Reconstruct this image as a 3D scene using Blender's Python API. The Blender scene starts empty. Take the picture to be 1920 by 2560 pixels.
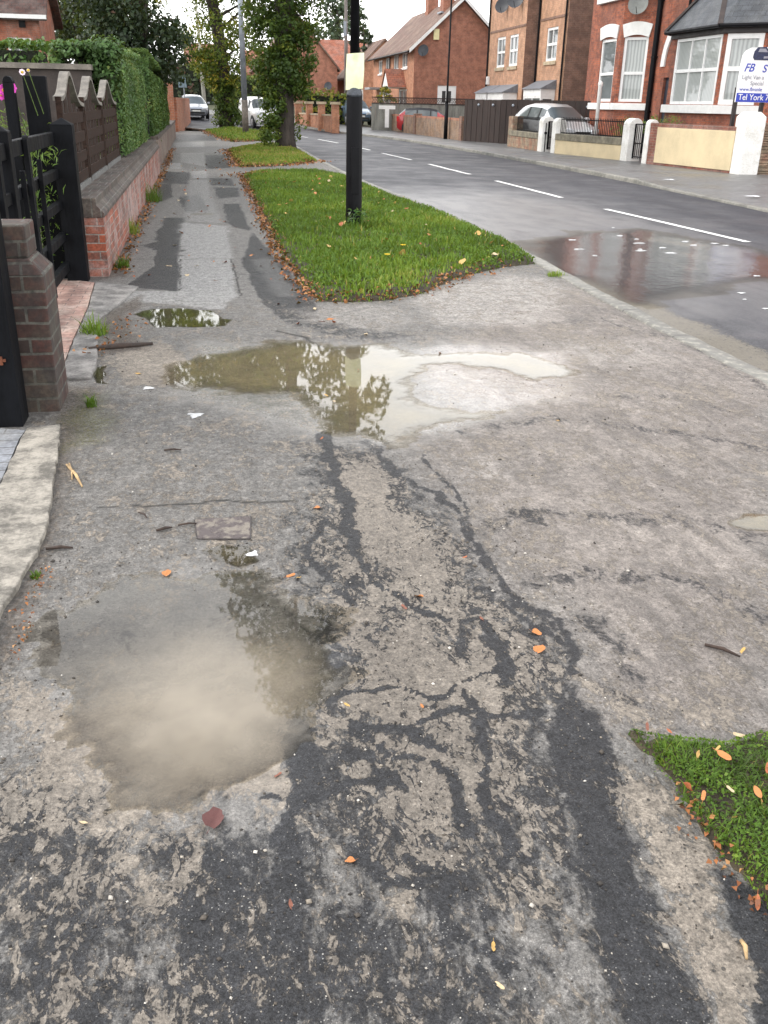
import bpy, math, random
import numpy as np
from mathutils import Vector, Matrix

# ------------------------------------------------------------------ camera
S = 1920 / 1659.0                      # plan sketches were measured on a 1659 px wide print
FOC, EYE, ROLL, HY, VPX = 2320.0, 1.5, 0.021, 260.0, 492.0
_r = math.atan(ROLL)
_n = np.array([-math.sin(_r), math.cos(_r)])
_p = math.atan(-((HY - 1280) * _n[1]) / FOC)
_down = np.array([_n[0] * math.cos(_p), _n[1] * math.cos(_p), math.sin(_p)])
_vy = HY + (VPX - 960) * ROLL
_fw = np.array([VPX - 960, _vy - 1280, FOC]); _fw /= np.linalg.norm(_fw)
_fw -= _fw.dot(_down) * _down; _fw /= np.linalg.norm(_fw)
_rt = np.cross(_down, _fw); _up = -_down
sc = bpy.context.scene
cam_data = bpy.data.cameras.new('camera')
cam = bpy.data.objects.new('camera', cam_data)
sc.collection.objects.link(cam)
cx = Vector((_rt[0], _fw[0], _up[0])); cy = -Vector((_rt[1], _fw[1], _up[1])); cz = -Vector((_rt[2], _fw[2], _up[2]))
M = Matrix.Identity(4)
for i in range(3):
    M[i][0], M[i][1], M[i][2] = cx[i], cy[i], cz[i]
M[2][3] = EYE
cam.matrix_world = M
cam_data.sensor_fit = 'VERTICAL'; cam_data.sensor_height = 24.0
cam_data.lens = 24.0 * FOC / 2560.0
cam_data.clip_start = 0.05; cam_data.clip_end = 2000
sc.camera = cam

# ------------------------------------------------------------------ sky, sun, exposure
SUN_EL, SUN_AZ = math.radians(42), math.radians(-70)      # azimuth from +Y towards +X
world = bpy.data.worlds.new('World'); sc.world = world
world.use_nodes = True
wn = world.node_tree; wn.nodes.clear()
wo = wn.nodes.new('ShaderNodeOutputWorld'); bg = wn.nodes.new('ShaderNodeBackground')
sky = wn.nodes.new('ShaderNodeTexSky'); sky.sky_type = 'NISHITA'; sky.sun_disc = False
sky.sun_elevation = SUN_EL; sky.sun_rotation = SUN_AZ; sky.dust_density = 2.0
tc = wn.nodes.new('ShaderNodeTexCoord'); sx = wn.nodes.new('ShaderNodeSeparateXYZ')
wn.links.new(tc.outputs['Generated'], sx.inputs[0])
mp = wn.nodes.new('ShaderNodeMapping'); mp.inputs['Scale'].default_value = (1.0, 1.0, 2.2)
mp.inputs['Location'].default_value = (0.35, 0.2, 0.1)
wn.links.new(tc.outputs['Generated'], mp.inputs[0])
cn = wn.nodes.new('ShaderNodeTexNoise'); cn.inputs['Scale'].default_value = 2.6; cn.inputs['Detail'].default_value = 7
cn.inputs['Roughness'].default_value = 0.55
wn.links.new(mp.outputs[0], cn.inputs['Vector'])
el = wn.nodes.new('ShaderNodeMapRange'); el.interpolation_type = 'SMOOTHSTEP'
el.inputs[1].default_value = 0.30; el.inputs[2].default_value = 0.62; el.inputs[3].default_value = 0.5; el.inputs[4].default_value = 0.05
wn.links.new(sx.outputs[2], el.inputs[0])
ad = wn.nodes.new('ShaderNodeMath'); ad.operation = 'ADD'
wn.links.new(cn.outputs[0], ad.inputs[0]); wn.links.new(el.outputs[0], ad.inputs[1])
cr = wn.nodes.new('ShaderNodeMapRange'); cr.interpolation_type = 'SMOOTHSTEP'
cr.inputs[1].default_value = 0.46; cr.inputs[2].default_value = 0.66
wn.links.new(ad.outputs[0], cr.inputs[0])
shade = wn.nodes.new('ShaderNodeMapRange')
shade.inputs[1].default_value = 0.3; shade.inputs[2].default_value = 0.75; shade.inputs[3].default_value = 15.0; shade.inputs[4].default_value = 20.0
wn.links.new(cn.outputs[0], shade.inputs[0])
cc = wn.nodes.new('ShaderNodeCombineColor')
for i in range(3): wn.links.new(shade.outputs[0], cc.inputs[i])
mx = wn.nodes.new('ShaderNodeMix'); mx.data_type = 'RGBA'
wn.links.new(cr.outputs[0], mx.inputs[0]); wn.links.new(sky.outputs[0], mx.inputs[6]); wn.links.new(cc.outputs[0], mx.inputs[7])
bg.inputs[1].default_value = 0.12
wn.links.new(mx.outputs[2], bg.inputs[0]); wn.links.new(bg.outputs[0], wo.inputs[0])
sl = bpy.data.lights.new('sun', 'SUN'); sl.energy = 1.3; sl.angle = math.radians(14); sl.color = (1, 0.95, 0.87)
so = bpy.data.objects.new('sun', sl); sc.collection.objects.link(so)
sd = Vector((math.sin(SUN_AZ) * math.cos(SUN_EL), math.cos(SUN_AZ) * math.cos(SUN_EL), math.sin(SUN_EL)))
so.rotation_euler = sd.to_track_quat('Z', 'Y').to_euler()
so.location = (-20, 10, 30)
sc.view_settings.view_transform = 'Standard'; sc.view_settings.look = 'None'
sc.view_settings.exposure = 0.55; sc.view_settings.gamma = 1.0

# ------------------------------------------------------------------ measuring helpers (plan positions)
def sstep(a, b, x):
    t = np.clip((x - a) / (b - a), 0, 1)
    return t * t * (3 - 2 * t)
def terrain(y): return 1.6 * sstep(55.0, 100.0, y)
def _ray(px, py):
    v = np.array([px - 960, py - 1280, FOC])
    return np.array([v @ _rt, v @ _fw, v @ _up])
def GS(px, py, z=0.0):
    r = _ray(px, py); h = z
    for _ in range(25):
        t = (h - EYE) / min(r[2], -1e-6); t = min(t, 400 / r[1])
        h = 0.5 * h + 0.5 * (z + float(terrain(r[1] * t)))
    return Vector((r[0] * t, r[1] * t, h))
def U(x, y, z=0.0): return GS(x * S, y * S, z)
def YS(px, py, Y):
    r = _ray(px, py); t = Y / r[1]; return Vector((r[0] * t, Y, EYE + r[2] * t))
def UY(x, y, Y): return YS(x * S, y * S, Y)

# ------------------------------------------------------------------ mesh helpers
rng = np.random.default_rng(7)
random.seed(7)
C = sc.collection
def rootloc(o):
    v = Vector((0, 0, 0))
    while o is not None:
        v += o.location; o = o.parent
    return v
def tag(o, label=None, cat=None, group=None, kind=None):
    if label: o['label'] = label
    if cat: o['category'] = cat
    if group: o['group'] = group
    if kind: o['kind'] = kind
    return o
def thing(name, label, cat, loc=(0, 0, 0), rotz=0.0, group=None):
    o = bpy.data.objects.new(name, None); C.objects.link(o)
    o.empty_display_size = 0.2
    o.location = loc; o.rotation_euler = (0, 0, rotz)
    return tag(o, label, cat, group)
def box_uv(me):
    n = len(me.loops)
    if n == 0: return
    uv = me.uv_layers.new(name='uv')
    co = np.empty(len(me.vertices) * 3); me.vertices.foreach_get('co', co); co = co.reshape(-1, 3)
    lv = np.empty(n, dtype=np.int32); me.loops.foreach_get('vertex_index', lv)
    npoly = len(me.polygons)
    nr = np.empty(npoly * 3); me.polygons.foreach_get('normal', nr); nr = nr.reshape(-1, 3)
    lt = np.empty(npoly, dtype=np.int32); me.polygons.foreach_get('loop_total', lt)
    nl = np.repeat(nr, lt, axis=0); p = co[lv]
    hor = np.hypot(nl[:, 0], nl[:, 1]); flat = np.abs(nl[:, 2]) > 0.9
    hs = np.maximum(hor, 1e-6)
    u = np.where(flat, p[:, 0], -nl[:, 1] / hs * p[:, 0] + nl[:, 0] / hs * p[:, 1])
    v = np.where(flat, p[:, 1], p[:, 2] / np.maximum(hor, 0.3))
    out = np.empty((n, 2)); out[:, 0] = u; out[:, 1] = v
    uv.data.foreach_set('uv', out.ravel())
class MB:
    def __init__(s): s.v = []; s.f = []; s.m = []; s.cur = 0
    def add(s, vs, fs):
        b = len(s.v); s.v += [tuple(map(float, x)) for x in vs]
        for f in fs: s.f.append([b + i for i in f]); s.m.append(s.cur)
        return s
    def quad(s, *p): return s.add(p, [list(range(len(p)))])
    def box(s, x0, x1, y0, y1, z0, z1):
        return s.add([(x0, y0, z0), (x1, y0, z0), (x1, y1, z0), (x0, y1, z0), (x0, y0, z1), (x1, y0, z1), (x1, y1, z1), (x0, y1, z1)],
                     [[3, 2, 1, 0], [4, 5, 6, 7], [0, 1, 5, 4], [1, 2, 6, 5], [2, 3, 7, 6], [3, 0, 4, 7]])
    def bar(s, a, b, w, d, upv=(0, 0, 1)):
        a, b = Vector(a), Vector(b); t = (b - a).normalized(); u = Vector(upv)
        if abs(t.dot(u)) > 0.99: u = Vector((0, 1, 0))
        r = t.cross(u).normalized() * w / 2; q = r.cross(t).normalized() * d / 2
        vs = [a - r - q, a + r - q, a + r + q, a - r + q, b - r - q, b + r - q, b + r + q, b - r + q]
        return s.add(vs, [[3, 2, 1, 0], [4, 5, 6, 7], [0, 1, 5, 4], [1, 2, 6, 5], [2, 3, 7, 6], [3, 0, 4, 7]])
    def tube(s, pts, rs, n=10, cap=True):
        pts = [Vector(p) for p in pts]; k = len(pts); vs = []; fs = []
        for i, p in enumerate(pts):
            t = (pts[min(i + 1, k - 1)] - pts[max(i - 1, 0)]).normalized()
            a = Vector((0, 1, 0)) if abs(t.z) > 0.7 else Vector((0, 0, 1))
            r = t.cross(a).normalized(); q = r.cross(t)
            for j in range(n):
                an = 2 * math.pi * j / n
                vs.append(p + (r * math.cos(an) + q * math.sin(an)) * rs[i])
        for i in range(k - 1):
            for j in range(n):
                fs.append([i * n + j, i * n + (j + 1) % n, (i + 1) * n + (j + 1) % n, (i + 1) * n + j])
        if cap: fs.append(list(range(n))[::-1]); fs.append([(k - 1) * n + j for j in range(n)])
        return s.add(vs, fs)
    def extrude(s, pts, vec):
        n = len(pts); vec = Vector(vec); a = [Vector(p) for p in pts]; b = [p + vec for p in a]
        return s.add(a + b, [list(range(n))[::-1], list(range(n, 2 * n))] + [[i, (i + 1) % n, n + (i + 1) % n, n + i] for i in range(n)])
    def facade(s, A, u, W, z0, z1, ops, nrm, depth=0.1):
        """wall sheet from A along u, holes for ops=(u0,u1,za,zb) with reveals"""
        us = sorted({0, W} | {o[0] for o in ops} | {o[1] for o in ops}); zs = sorted({z0, z1} | {o[2] for o in ops} | {o[3] for o in ops})
        P = lambda a, z, d=0: (A[0] + u[0] * a - nrm[0] * d, A[1] + u[1] * a - nrm[1] * d, z)
        for i in range(len(us) - 1):
            for j in range(len(zs) - 1):
                cu, cz_ = (us[i] + us[i + 1]) / 2, (zs[j] + zs[j + 1]) / 2
                if any(o[0] < cu < o[1] and o[2] < cz_ < o[3] for o in ops): continue
                s.quad(P(us[i], zs[j]), P(us[i + 1], zs[j]), P(us[i + 1], zs[j + 1]), P(us[i], zs[j + 1]))
        for a, b, c, d in ops:
            s.quad(P(a, c), P(a, c, depth), P(a, d, depth), P(a, d)); s.quad(P(b, c), P(b, d), P(b, d, depth), P(b, c, depth))
            s.quad(P(a, c), P(b, c), P(b, c, depth), P(a, c, depth)); s.quad(P(a, d), P(a, d, depth), P(b, d, depth), P(b, d))
        return s
    def build(s, name, mat, parent=None, smooth=False, bevel=0.0, world=True, recalc=True):
        me = bpy.data.meshes.new(name)
        off = rootloc(parent) if (parent is not None and world) else Vector((0, 0, 0))
        me.from_pydata([(x - off.x, y - off.y, z - off.z) for x, y, z in s.v], [], s.f)
        if recalc:
            import bmesh
            bm = bmesh.new(); bm.from_mesh(me); bmesh.ops.recalc_face_normals(bm, faces=bm.faces); bm.to_mesh(me); bm.free()
        me.update(); box_uv(me)
        for mm in (mat if isinstance(mat, (list, tuple)) else [mat]): me.materials.append(mm)
        if any(s.m) and len(s.m) == len(me.polygons): me.polygons.foreach_set('material_index', s.m)
        if smooth: me.polygons.foreach_set('use_smooth', [True] * len(me.polygons))
        o = bpy.data.objects.new(name, me); C.objects.link(o)
        if parent is not None: o.parent = parent
        if bevel:
            b = o.modifiers.new('bevel', 'BEVEL'); b.width = bevel; b.segments = 2; b.limit_method = 'ANGLE'; b.angle_limit = math.radians(40)
        return o
def np_mesh(name, V, F, mat, parent=None, smooth=False, attrs=None, world=True):
    """V (n,3), F (m,k) numpy"""
    me = bpy.data.meshes.new(name)
    V = np.asarray(V, dtype=np.float32).copy()
    if parent is not None and world: V -= np.array(rootloc(parent), dtype=np.float32)
    F = np.asarray(F, dtype=np.int32); m, k = F.shape
    me.vertices.add(len(V)); me.vertices.foreach_set('co', V.ravel())
    me.loops.add(m * k); me.loops.foreach_set('vertex_index', F.ravel())
    me.polygons.add(m); me.polygons.foreach_set('loop_start', np.arange(0, m * k, k, dtype=np.int32))
    me.polygons.foreach_set('loop_total', np.full(m, k, dtype=np.int32))
    if smooth: me.polygons.foreach_set('use_smooth', np.ones(m, dtype=bool))
    me.update(calc_edges=True)
    for an, av in (attrs or {}).items():
        av = np.asarray(av, dtype=np.float32)
        if av.ndim == 1:
            a = me.attributes.new(an, 'FLOAT', 'POINT'); a.data.foreach_set('value', av)
        else:
            a = me.attributes.new(an, 'FLOAT_COLOR', 'POINT'); a.data.foreach_set('color', av.ravel())
    me.materials.append(mat)
    o = bpy.data.objects.new(name, me); C.objects.link(o)
    if parent is not None: o.parent = parent
    return o
def copy_tree(o, parent=None):
    c = o.copy(); C.objects.link(c)
    if parent is not None: c.parent = parent
    for ch in list(o.children): copy_tree(ch, c)
    return c
# numpy noise
def _hash(ix, iy, seed):
    h = (ix.astype(np.int64) * 374761393 + iy.astype(np.int64) * 668265263 + seed * 1274126177) & 0xFFFFFFFF
    h = ((h ^ (h >> 13)) * 1274126177) & 0xFFFFFFFF
    return ((h ^ (h >> 16)) & 0xFFFF) / 65535.0
def vnoise(x, y, seed=0):
    ix, iy = np.floor(x), np.floor(y); fx, fy = x - ix, y - iy
    fx = fx * fx * (3 - 2 * fx); fy = fy * fy * (3 - 2 * fy)
    a, b = _hash(ix, iy, seed), _hash(ix + 1, iy, seed); c, d = _hash(ix, iy + 1, seed), _hash(ix + 1, iy + 1, seed)
    return (a * (1 - fx) + b * fx) * (1 - fy) + (c * (1 - fx) + d * fx) * fy
def fbm(x, y, seed=0, o=4):
    s, a, t = 0, 1.0, 0
    for i in range(o):
        s = s + a * vnoise(x * 2 ** i, y * 2 ** i, seed + i * 17); t += a; a *= 0.5
    return s / t                       # 0..1

# ------------------------------------------------------------------ material helpers
class NT:
    def __init__(s, name):
        s.mat = bpy.data.materials.new(name); s.mat.use_nodes = True
        s.t = s.mat.node_tree; s.t.nodes.clear()
        s.out = s.t.nodes.new('ShaderNodeOutputMaterial')
    def n(s, ty, ins=None, **kw):
        nd = s.t.nodes.new('ShaderNode' + ty)
        for k, v in kw.items(): setattr(nd, k, v)
        for k, v in (ins or {}).items(): s.put(nd.inputs[k], v)
        return nd
    def put(s, sock, v):
        if isinstance(v, bpy.types.NodeSocket): s.t.links.new(v, sock)
        else:
            if isinstance(v, (tuple, list)) and sock.type == 'RGBA' and len(v) == 3: v = (*v, 1)
            sock.default_value = v
    def pos(s): return s.n('TexCoord').outputs['Object']
    def uv(s): return s.n('TexCoord').outputs['UV']
    def scale(s, vec, sc_): return s.n('Mapping', {'Vector': vec, 'Scale': sc_}).outputs[0]
    def noise(s, vec, scale, detail=4, rough=0.55, dist=0.0, col=False):
        nd = s.n('TexNoise', {'Vector': vec, 'Scale': scale, 'Detail': detail, 'Roughness': rough, 'Distortion': dist})
        return nd.outputs[1 if col else 0]
    def vor(s, vec, scale, feature='F1'):
        return s.n('TexVoronoi', {'Vector': vec, 'Scale': scale}, feature=feature)
    def mix(s, f, a, b, blend='MIX'):
        nd = s.n('Mix', data_type='RGBA', blend_type=blend)
        s.put(nd.inputs[0], f); s.put(nd.inputs[6], a); s.put(nd.inputs[7], b); return nd.outputs[2]
    def math(s, op, a, b=0.0, c=None, clamp=False):
        nd = s.n('Math', operation=op, use_clamp=clamp); s.put(nd.inputs[0], a); s.put(nd.inputs[1], b)
        if c is not None: s.put(nd.inputs[2], c)
        return nd.outputs[0]
    def mr(s, v, a, b, c=0.0, d=1.0, smooth=True):
        nd = s.n('MapRange', {0: v, 1: a, 2: b, 3: c, 4: d})
        if smooth: nd.interpolation_type = 'SMOOTHSTEP'
        return nd.outputs[0]
    def ramp(s, f, stops):
        nd = s.n('ValToRGB', {0: f}); e = nd.color_ramp.elements
        while len(e) < len(stops): e.new(0.5)
        for i, (p, c) in enumerate(stops): e[i].position = p; e[i].color = (*c, 1) if len(c) == 3 else c
        return nd.outputs[0]
    def attr(s, name): return s.n('Attribute', attribute_name=name)
    def sep(s, col):
        nd = s.n('SeparateColor', {0: col}); return nd.outputs
    def bump(s, h, strength=0.3, dist=0.01, normal=None):
        d = {'Height': h, 'Strength': strength, 'Distance': dist}
        if normal is not None: d['Normal'] = normal
        return s.n('Bump', d).outputs[0]
    def pbr(s, col, rough=0.6, normal=None, metal=0.0, **kw):
        d = {'Base Color': col, 'Roughness': rough, 'Metallic': metal}
        if normal is not None: d['Normal'] = normal
        nd = s.n('BsdfPrincipled', d)
        for k, v in kw.items(): s.put(nd.inputs[k.replace('_', ' ')], v)
        s.t.links.new(nd.outputs[0], s.out.inputs[0]); return s.mat
def simple(name, col, rough=0.6, var=0.25, scale=6.0, bump=0.15, metal=0.0, bd=0.004, stretch=(1, 1, 1), coat=0.0, fine=60.0, spec=0.4):
    t = NT(name); p = t.scale(t.pos(), stretch)
    n1 = t.noise(p, scale, 5, 0.6); n2 = t.noise(p, fine, 3, 0.6)
    k = t.math('ADD', t.math('MULTIPLY', n1, 1.4), t.math('MULTIPLY', n2, 0.6))
    lo = tuple(c * (1 - var) for c in col); hi = tuple(min(c * (1 + var), 0.95) for c in col)
    c = t.mix(t.mr(k, 0.7, 1.3), lo, hi)
    r = t.mr(n1, 0.3, 0.7, max(rough - 0.1, 0.02), min(rough + 0.12, 1))
    return t.pbr(c, r, t.bump(k, bump, bd), metal, Coat_Weight=coat, Specular_IOR_Level=spec)
def brick(name, c1, c2, mortar, bw=0.225, rh=0.075, ms=0.006, stain=(0.25, 0.22, 0.2), stain_amt=0.25, scale=1.0, rough=0.85, dirt_scale=1.2, soot=0.0, rot=0.0):
    t = NT(name); uv = t.uv()
    if rot: uv = t.n('Mapping', {'Vector': uv, 'Rotation': (0, 0, rot)}).outputs[0]
    wob = t.noise(t.pos(), 7, 2, 0.5, col=True)
    uv = t.n('VectorMath', {0: uv, 1: t.n('VectorMath', {0: wob, 1: (0.008, 0.008, 0)}, operation='MULTIPLY').outputs[0]}, operation='ADD').outputs[0]
    b = t.n('TexBrick', {'Vector': uv, 'Color1': c1, 'Color2': c2, 'Mortar': mortar, 'Scale': scale, 'Mortar Size': ms, 'Mortar Smooth': 0.3,
                         'Bias': 0.0, 'Brick Width': bw, 'Row Height': rh})
    n1 = t.noise(t.pos(), dirt_scale, 6, 0.65); n2 = t.noise(t.pos(), 45, 4, 0.6); n3 = t.noise(t.pos(), 9, 4, 0.7)
    c = t.mix(t.math('MULTIPLY', t.mr(n1, 0.42, 0.60), stain_amt), b.outputs[0], stain)
    if soot: c = t.mix(t.math('MULTIPLY', t.mr(n3, 0.46, 0.62), soot), c, (0.03, 0.026, 0.025))
    c = t.mix(0.6, c, t.mix(t.mr(n2, 0.3, 0.7), (0.3, 0.3, 0.3), (0.72, 0.72, 0.72)), 'OVERLAY'); c = t.mix(0.7, c, t.mix(t.mr(t.noise(t.pos(), 2.7, 5, 0.7), 0.38, 0.62), (0.36, 0.36, 0.36), (0.64, 0.64, 0.64)), 'OVERLAY')
    h = t.math('SUBTRACT', t.math('MULTIPLY', n2, 0.3), b.outputs[1])
    return t.pbr(c, rough, t.bump(h, 0.5, 0.006))
def leafmat(name, stops, trans=0.35, rough=0.5):
    t = NT(name); a = t.attr('tint').outputs[2]
    c = t.ramp(a, stops)
    d = t.n('BsdfPrincipled', {'Base Color': c, 'Roughness': rough}); d.inputs['Specular IOR Level'].default_value = 0.3
    tl = t.n('BsdfTranslucent', {'Color': t.mix(0.5, c, (0.25, 0.3, 0.03), 'MIX')})
    m = t.n('MixShader', {0: trans, 1: d.outputs[0], 2: tl.outputs[0]})
    t.t.links.new(m.outputs[0], t.out.inputs[0]); return t.mat
# ------------------------------------------------------------------ ground surfaces
def sd_poly(X, Y, pts):
    """signed distance, + inside"""
    d = np.full(X.shape, 1e9); ins = np.zeros(X.shape, bool); n = len(pts)
    for i in range(n):
        ax, ay = pts[i][0], pts[i][1]; bx, by = pts[(i + 1) % n][0], pts[(i + 1) % n][1]
        ex, ey = bx - ax, by - ay; wx, wy = X - ax, Y - ay
        t = np.clip((wx * ex + wy * ey) / (ex * ex + ey * ey + 1e-12), 0, 1)
        d = np.minimum(d, np.hypot(wx - ex * t, wy - ey * t))
        c = ((ay > Y) != (by > Y)) & (X < (bx - ax) * (Y - ay) / (by - ay + 1e-12) + ax)
        ins ^= c
    return np.where(ins, d, -d)
def sd_line(X, Y, pts):
    d = np.full(X.shape, 1e9)
    for i in range(len(pts) - 1):
        ax, ay = pts[i][0], pts[i][1]; bx, by = pts[i + 1][0], pts[i + 1][1]
        ex, ey = bx - ax, by - ay; t = np.clip(((X - ax) * ex + (Y - ay) * ey) / (ex * ex + ey * ey + 1e-12), 0, 1)
        d = np.minimum(d, np.hypot(X - ax - ex * t, Y - ay - ey * t))
    return d
def D(*p): return [tuple(U(a, b))[:2] for a, b in p]

PUD1 = D((345, 790), (420, 763), (500, 752), (580, 735), (640, 733), (720, 750), (800, 742), (880, 765), (1000, 762), (1120, 763), (1200, 785),
         (1225, 800), (1150, 815), (1090, 800), (1000, 782), (930, 790), (885, 815), (890, 850), (950, 875), (1060, 880), (1120, 872), (1080, 895), (980, 925), (900, 948),
         (840, 962), (770, 940), (690, 935), (640, 880), (610, 850), (540, 855), (470, 850), (400, 835), (350, 815))
PUD2 = D((300, 676), (335, 667), (400, 665), (455, 670), (492, 688), (478, 701), (410, 704), (345, 704), (330, 690))
PUD3 = D((155, 1335), (230, 1300), (330, 1235), (360, 1240), (440, 1300), (450, 1250), (500, 1240), (540, 1262), (545, 1310), (590, 1340), (640, 1322), (705, 1325), (715, 1385),
         (690, 1440), (655, 1490), (650, 1560), (600, 1650), (540, 1700), (440, 1770), (330, 1760), (230, 1720), (170, 1650), (130, 1570), (190, 1480), (180, 1380))
PUD4 = D((196, 793), (232, 787), (226, 800), (222, 822), (240, 832), (205, 826))
PUD5 = D((1583, 1122), (1610, 1110), (1680, 1105), (1680, 1145), (1620, 1148), (1595, 1140))
PUD6 = D((440, 1192), (470, 1184), (525, 1188), (540, 1203), (500, 1212), (455, 1207))

def soft(X, Y, poly, s, wob=None):
    x, y = (X, Y) if wob is None else (X + wob[0], Y + wob[1])
    return sstep(-s, s, sd_poly(x, y, poly))
def ground_height(X, Y):
    h = (fbm(X * 0.9, Y * 0.9, 3, 3) - 0.5) * 0.012 + (fbm(X * 5, Y * 5, 9, 4) - 0.5) * 0.010 + (fbm(X * 30, Y * 30, 21, 3) - 0.5) * 0.004
    wx = (fbm(X * 4, Y * 4, 31, 4) - 0.5) * 0.16; wy = (fbm(X * 4, Y * 4, 47, 4) - 0.5) * 0.22
    for P, dep, wd in ((PUD1, 0.022, 0.36), (PUD2, 0.02, 0.10), (PUD3, 0.014, 0.34), (PUD4, 0.02, 0.05), (PUD5, 0.015, 0.07), (PUD6, 0.012, 0.05)):
        sd = sd_poly(X + wx * 0.6, Y + wy * 0.6, P)
        h = h - dep * sstep(-wd * 0.9, wd * 0.8, sd)
    return h
def ground_attrs(X, Y):
    n1 = fbm(X * 2.2, Y * 2.2, 61, 5) - 0.5; n2 = fbm(X * 2.2, Y * 2.2, 83, 5) - 0.5
    n3 = fbm(X * 9, Y * 9, 5, 4) - 0.5; n4 = fbm(X * 9, Y * 9, 6, 4) - 0.5
    W = (n1 * 0.30 + n3 * 0.06, n2 * 0.4 + n4 * 0.08); w2 = (n1 * 0.1 + n3 * 0.04, n2 * 0.14 + n4 * 0.05)
    z = np.zeros(X.shape)
    silt, dark, pale, moss, soil, crack, tint, film, conc, spec = (z.copy() for _ in range(10))
    def put(a, poly, amt, s=0.1, w=W): return np.maximum(a, amt * soft(X, Y, poly, s, w))
    def cut(a, poly, keep, s=0.1, w=W): return a * (1 - (1 - keep) * soft(X, Y, poly, s, w))
    # tan silt spread over the crossover
    silt = silt + 0.30
    silt = put(silt, D((640, 960), (820, 960), (1050, 1180), (1250, 1480), (1220, 1800), (900, 1960), (650, 1800), (640, 1560), (690, 1300)), 0.66, 0.22)
    silt = put(silt, D((700, 1000), (830, 1000), (1000, 1200), (1050, 1330), (820, 1220), (770, 1180)), 0.86, 0.1)
    silt = put(silt, D((0, 1420), (160, 1480), (230, 1640), (420, 1790), (330, 2000), (0, 1950)), 0.80, 0.2)
    silt = put(silt, D((720, 1420), (1060, 1380), (1090, 1500), (880, 1540), (720, 1530)), 0.82, 0.1)
    silt = put(silt, D((1340, 1640), (1430, 1700), (1560, 1880), (1600, 2000), (1480, 2212), (1380, 2212), (1350, 1900)), 0.84, 0.1)
    silt = put(silt, D((1440, 1380), (1600, 1400), (1640, 1540), (1480, 1540)), 0.78, 0.08)
    silt = put(silt, D((1230, 1400), (1340, 1560), (1380, 1600), (1660, 1620), (1660, 1560), (1400, 1420)), 0.5, 0.1)
    silt = put(silt, D((150, 1500), (330, 1460), (640, 1480), (660, 1560), (560, 1720), (260, 1750), (120, 1620)), 1.0, 0.12)
    dp = soft(X, Y, D((165, 1335), (330, 1245), (400, 1290), (470, 1250), (560, 1270), (700, 1330), (700, 1440), (560, 1450), (330, 1440), (190, 1430)), 0.1, W); dark = np.maximum(dark, 0.30 * dp); silt = silt * (1 - 0.30 * dp)
    silt = put(silt, D((230, 760), (340, 740), (420, 770), (350, 830), (240, 830)), 0.9, 0.1)
    # washed dark tarmac in the foreground
    wash = D((330, 1790), (480, 1760), (640, 1900), (1000, 2000), (1150, 1980), (1210, 2212), (200, 2300), (260, 2000))
    wm = soft(X, Y, wash, 0.25, W); silt = silt * (1 - wm) + 0.41 * wm; dark = put(dark, wash, 0.85, 0.3)
    lb = soft(X, Y, D((-80, 1720), (260, 1790), (300, 1900), (260, 2400), (-80, 2400)), 0.2, W); silt = silt * (1 - lb) + 0.47 * lb; dark = np.maximum(dark, 0.75 * lb)
    dark = np.maximum(dark, 0.62 * soft(X, Y, D((640, 950), (860, 960), (1100, 1180), (1300, 1460), (1340, 1600), (1300, 2000), (600, 2000), (500, 1700), (620, 1500)), 0.25, W))
    dark = put(dark, D((300, 1790), (470, 1770), (560, 1900), (700, 2212), (330, 2212), (300, 2000)), 1.0, 0.12); silt = cut(silt, D((300, 1790), (470, 1770), (560, 1900), (700, 2212), (330, 2212), (300, 2000)), 0.74, 0.12)
    strip = D((1230, 1480), (1300, 1530), (1345, 1600), (1350, 1750), (1420, 2000), (1480, 2212), (1330, 2212), (1250, 1900), (1205, 1700), (1200, 1560))
    silt = cut(silt, strip, 0.35, 0.05, w2); dark = put(dark, strip, 1.0, 0.06, w2)
    rs = D((1560, 1900), (1700, 2000), (1760, 2300), (1540, 2300), (1590, 2060))
    silt = cut(silt, rs, 0.1, 0.04, w2); dark = put(dark, rs, 1.0, 0.04, w2)
    # rivulets
    for pts, wd in ((D((695, 930), (715, 1010), (745, 1090), (770, 1180)), 0.026), (D((830, 980), (860, 1030), (950, 1060), (1010, 1130), (1060, 1220), (1130, 1300), (1190, 1340), (1230, 1450)), 0.015), (D((925, 985), (960, 1040), (1010, 1090), (1040, 1160)), 0.010), (D((1230, 1450), (1180, 1380), (1120, 1330), (1060, 1300)), 0.010), (D((770, 1180), (800, 1240), (880, 1290), (960, 1330), (1050, 1340)), 0.009), (D((700, 1120), (680, 1200), (720, 1260), (760, 1290)), 0.010), (D((960, 1490), (1050, 1450), (1100, 1390)), 0.009), (D((900, 1560), (980, 1530), (1060, 1560), (1180, 1540)), 0.011), (D((760, 1560), (840, 1620), (900, 1640), (990, 1700), (1010, 1800)), 0.011), (D((1010, 1500), (1060, 1600), (1050, 1720), (1090, 1850)), 0.010), (D((560, 1700), (680, 1720), (760, 1690), (860, 1700)), 0.011), (D((880, 1850), (960, 1900), (1000, 2000), (1100, 2100)), 0.012), (D((700, 1830), (760, 1880), (840, 1900), (940, 1890)), 0.010),
                    (D((1050, 1340), (1090, 1440), (1105, 1490)), 0.014), (D((700, 1500), (830, 1480), (960, 1490)), 0.009), (D((760, 1550), (900, 1580), (960, 1630)), 0.010),
                    (D((690, 1650), (820, 1640), (860, 1700)), 0.009), (D((640, 1560), (660, 1700), (600, 1800), (620, 2000)), 0.03)):
        d = sd_line(X + w2[0] * 0.8 + n3 * 0.05, Y + w2[1] * 0.8 + n4 * 0.07, pts); m = 1 - sstep(wd * 0.6, wd * 1.7, d * (0.75 + 1.4 * np.abs(n3 * 2)))
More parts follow.
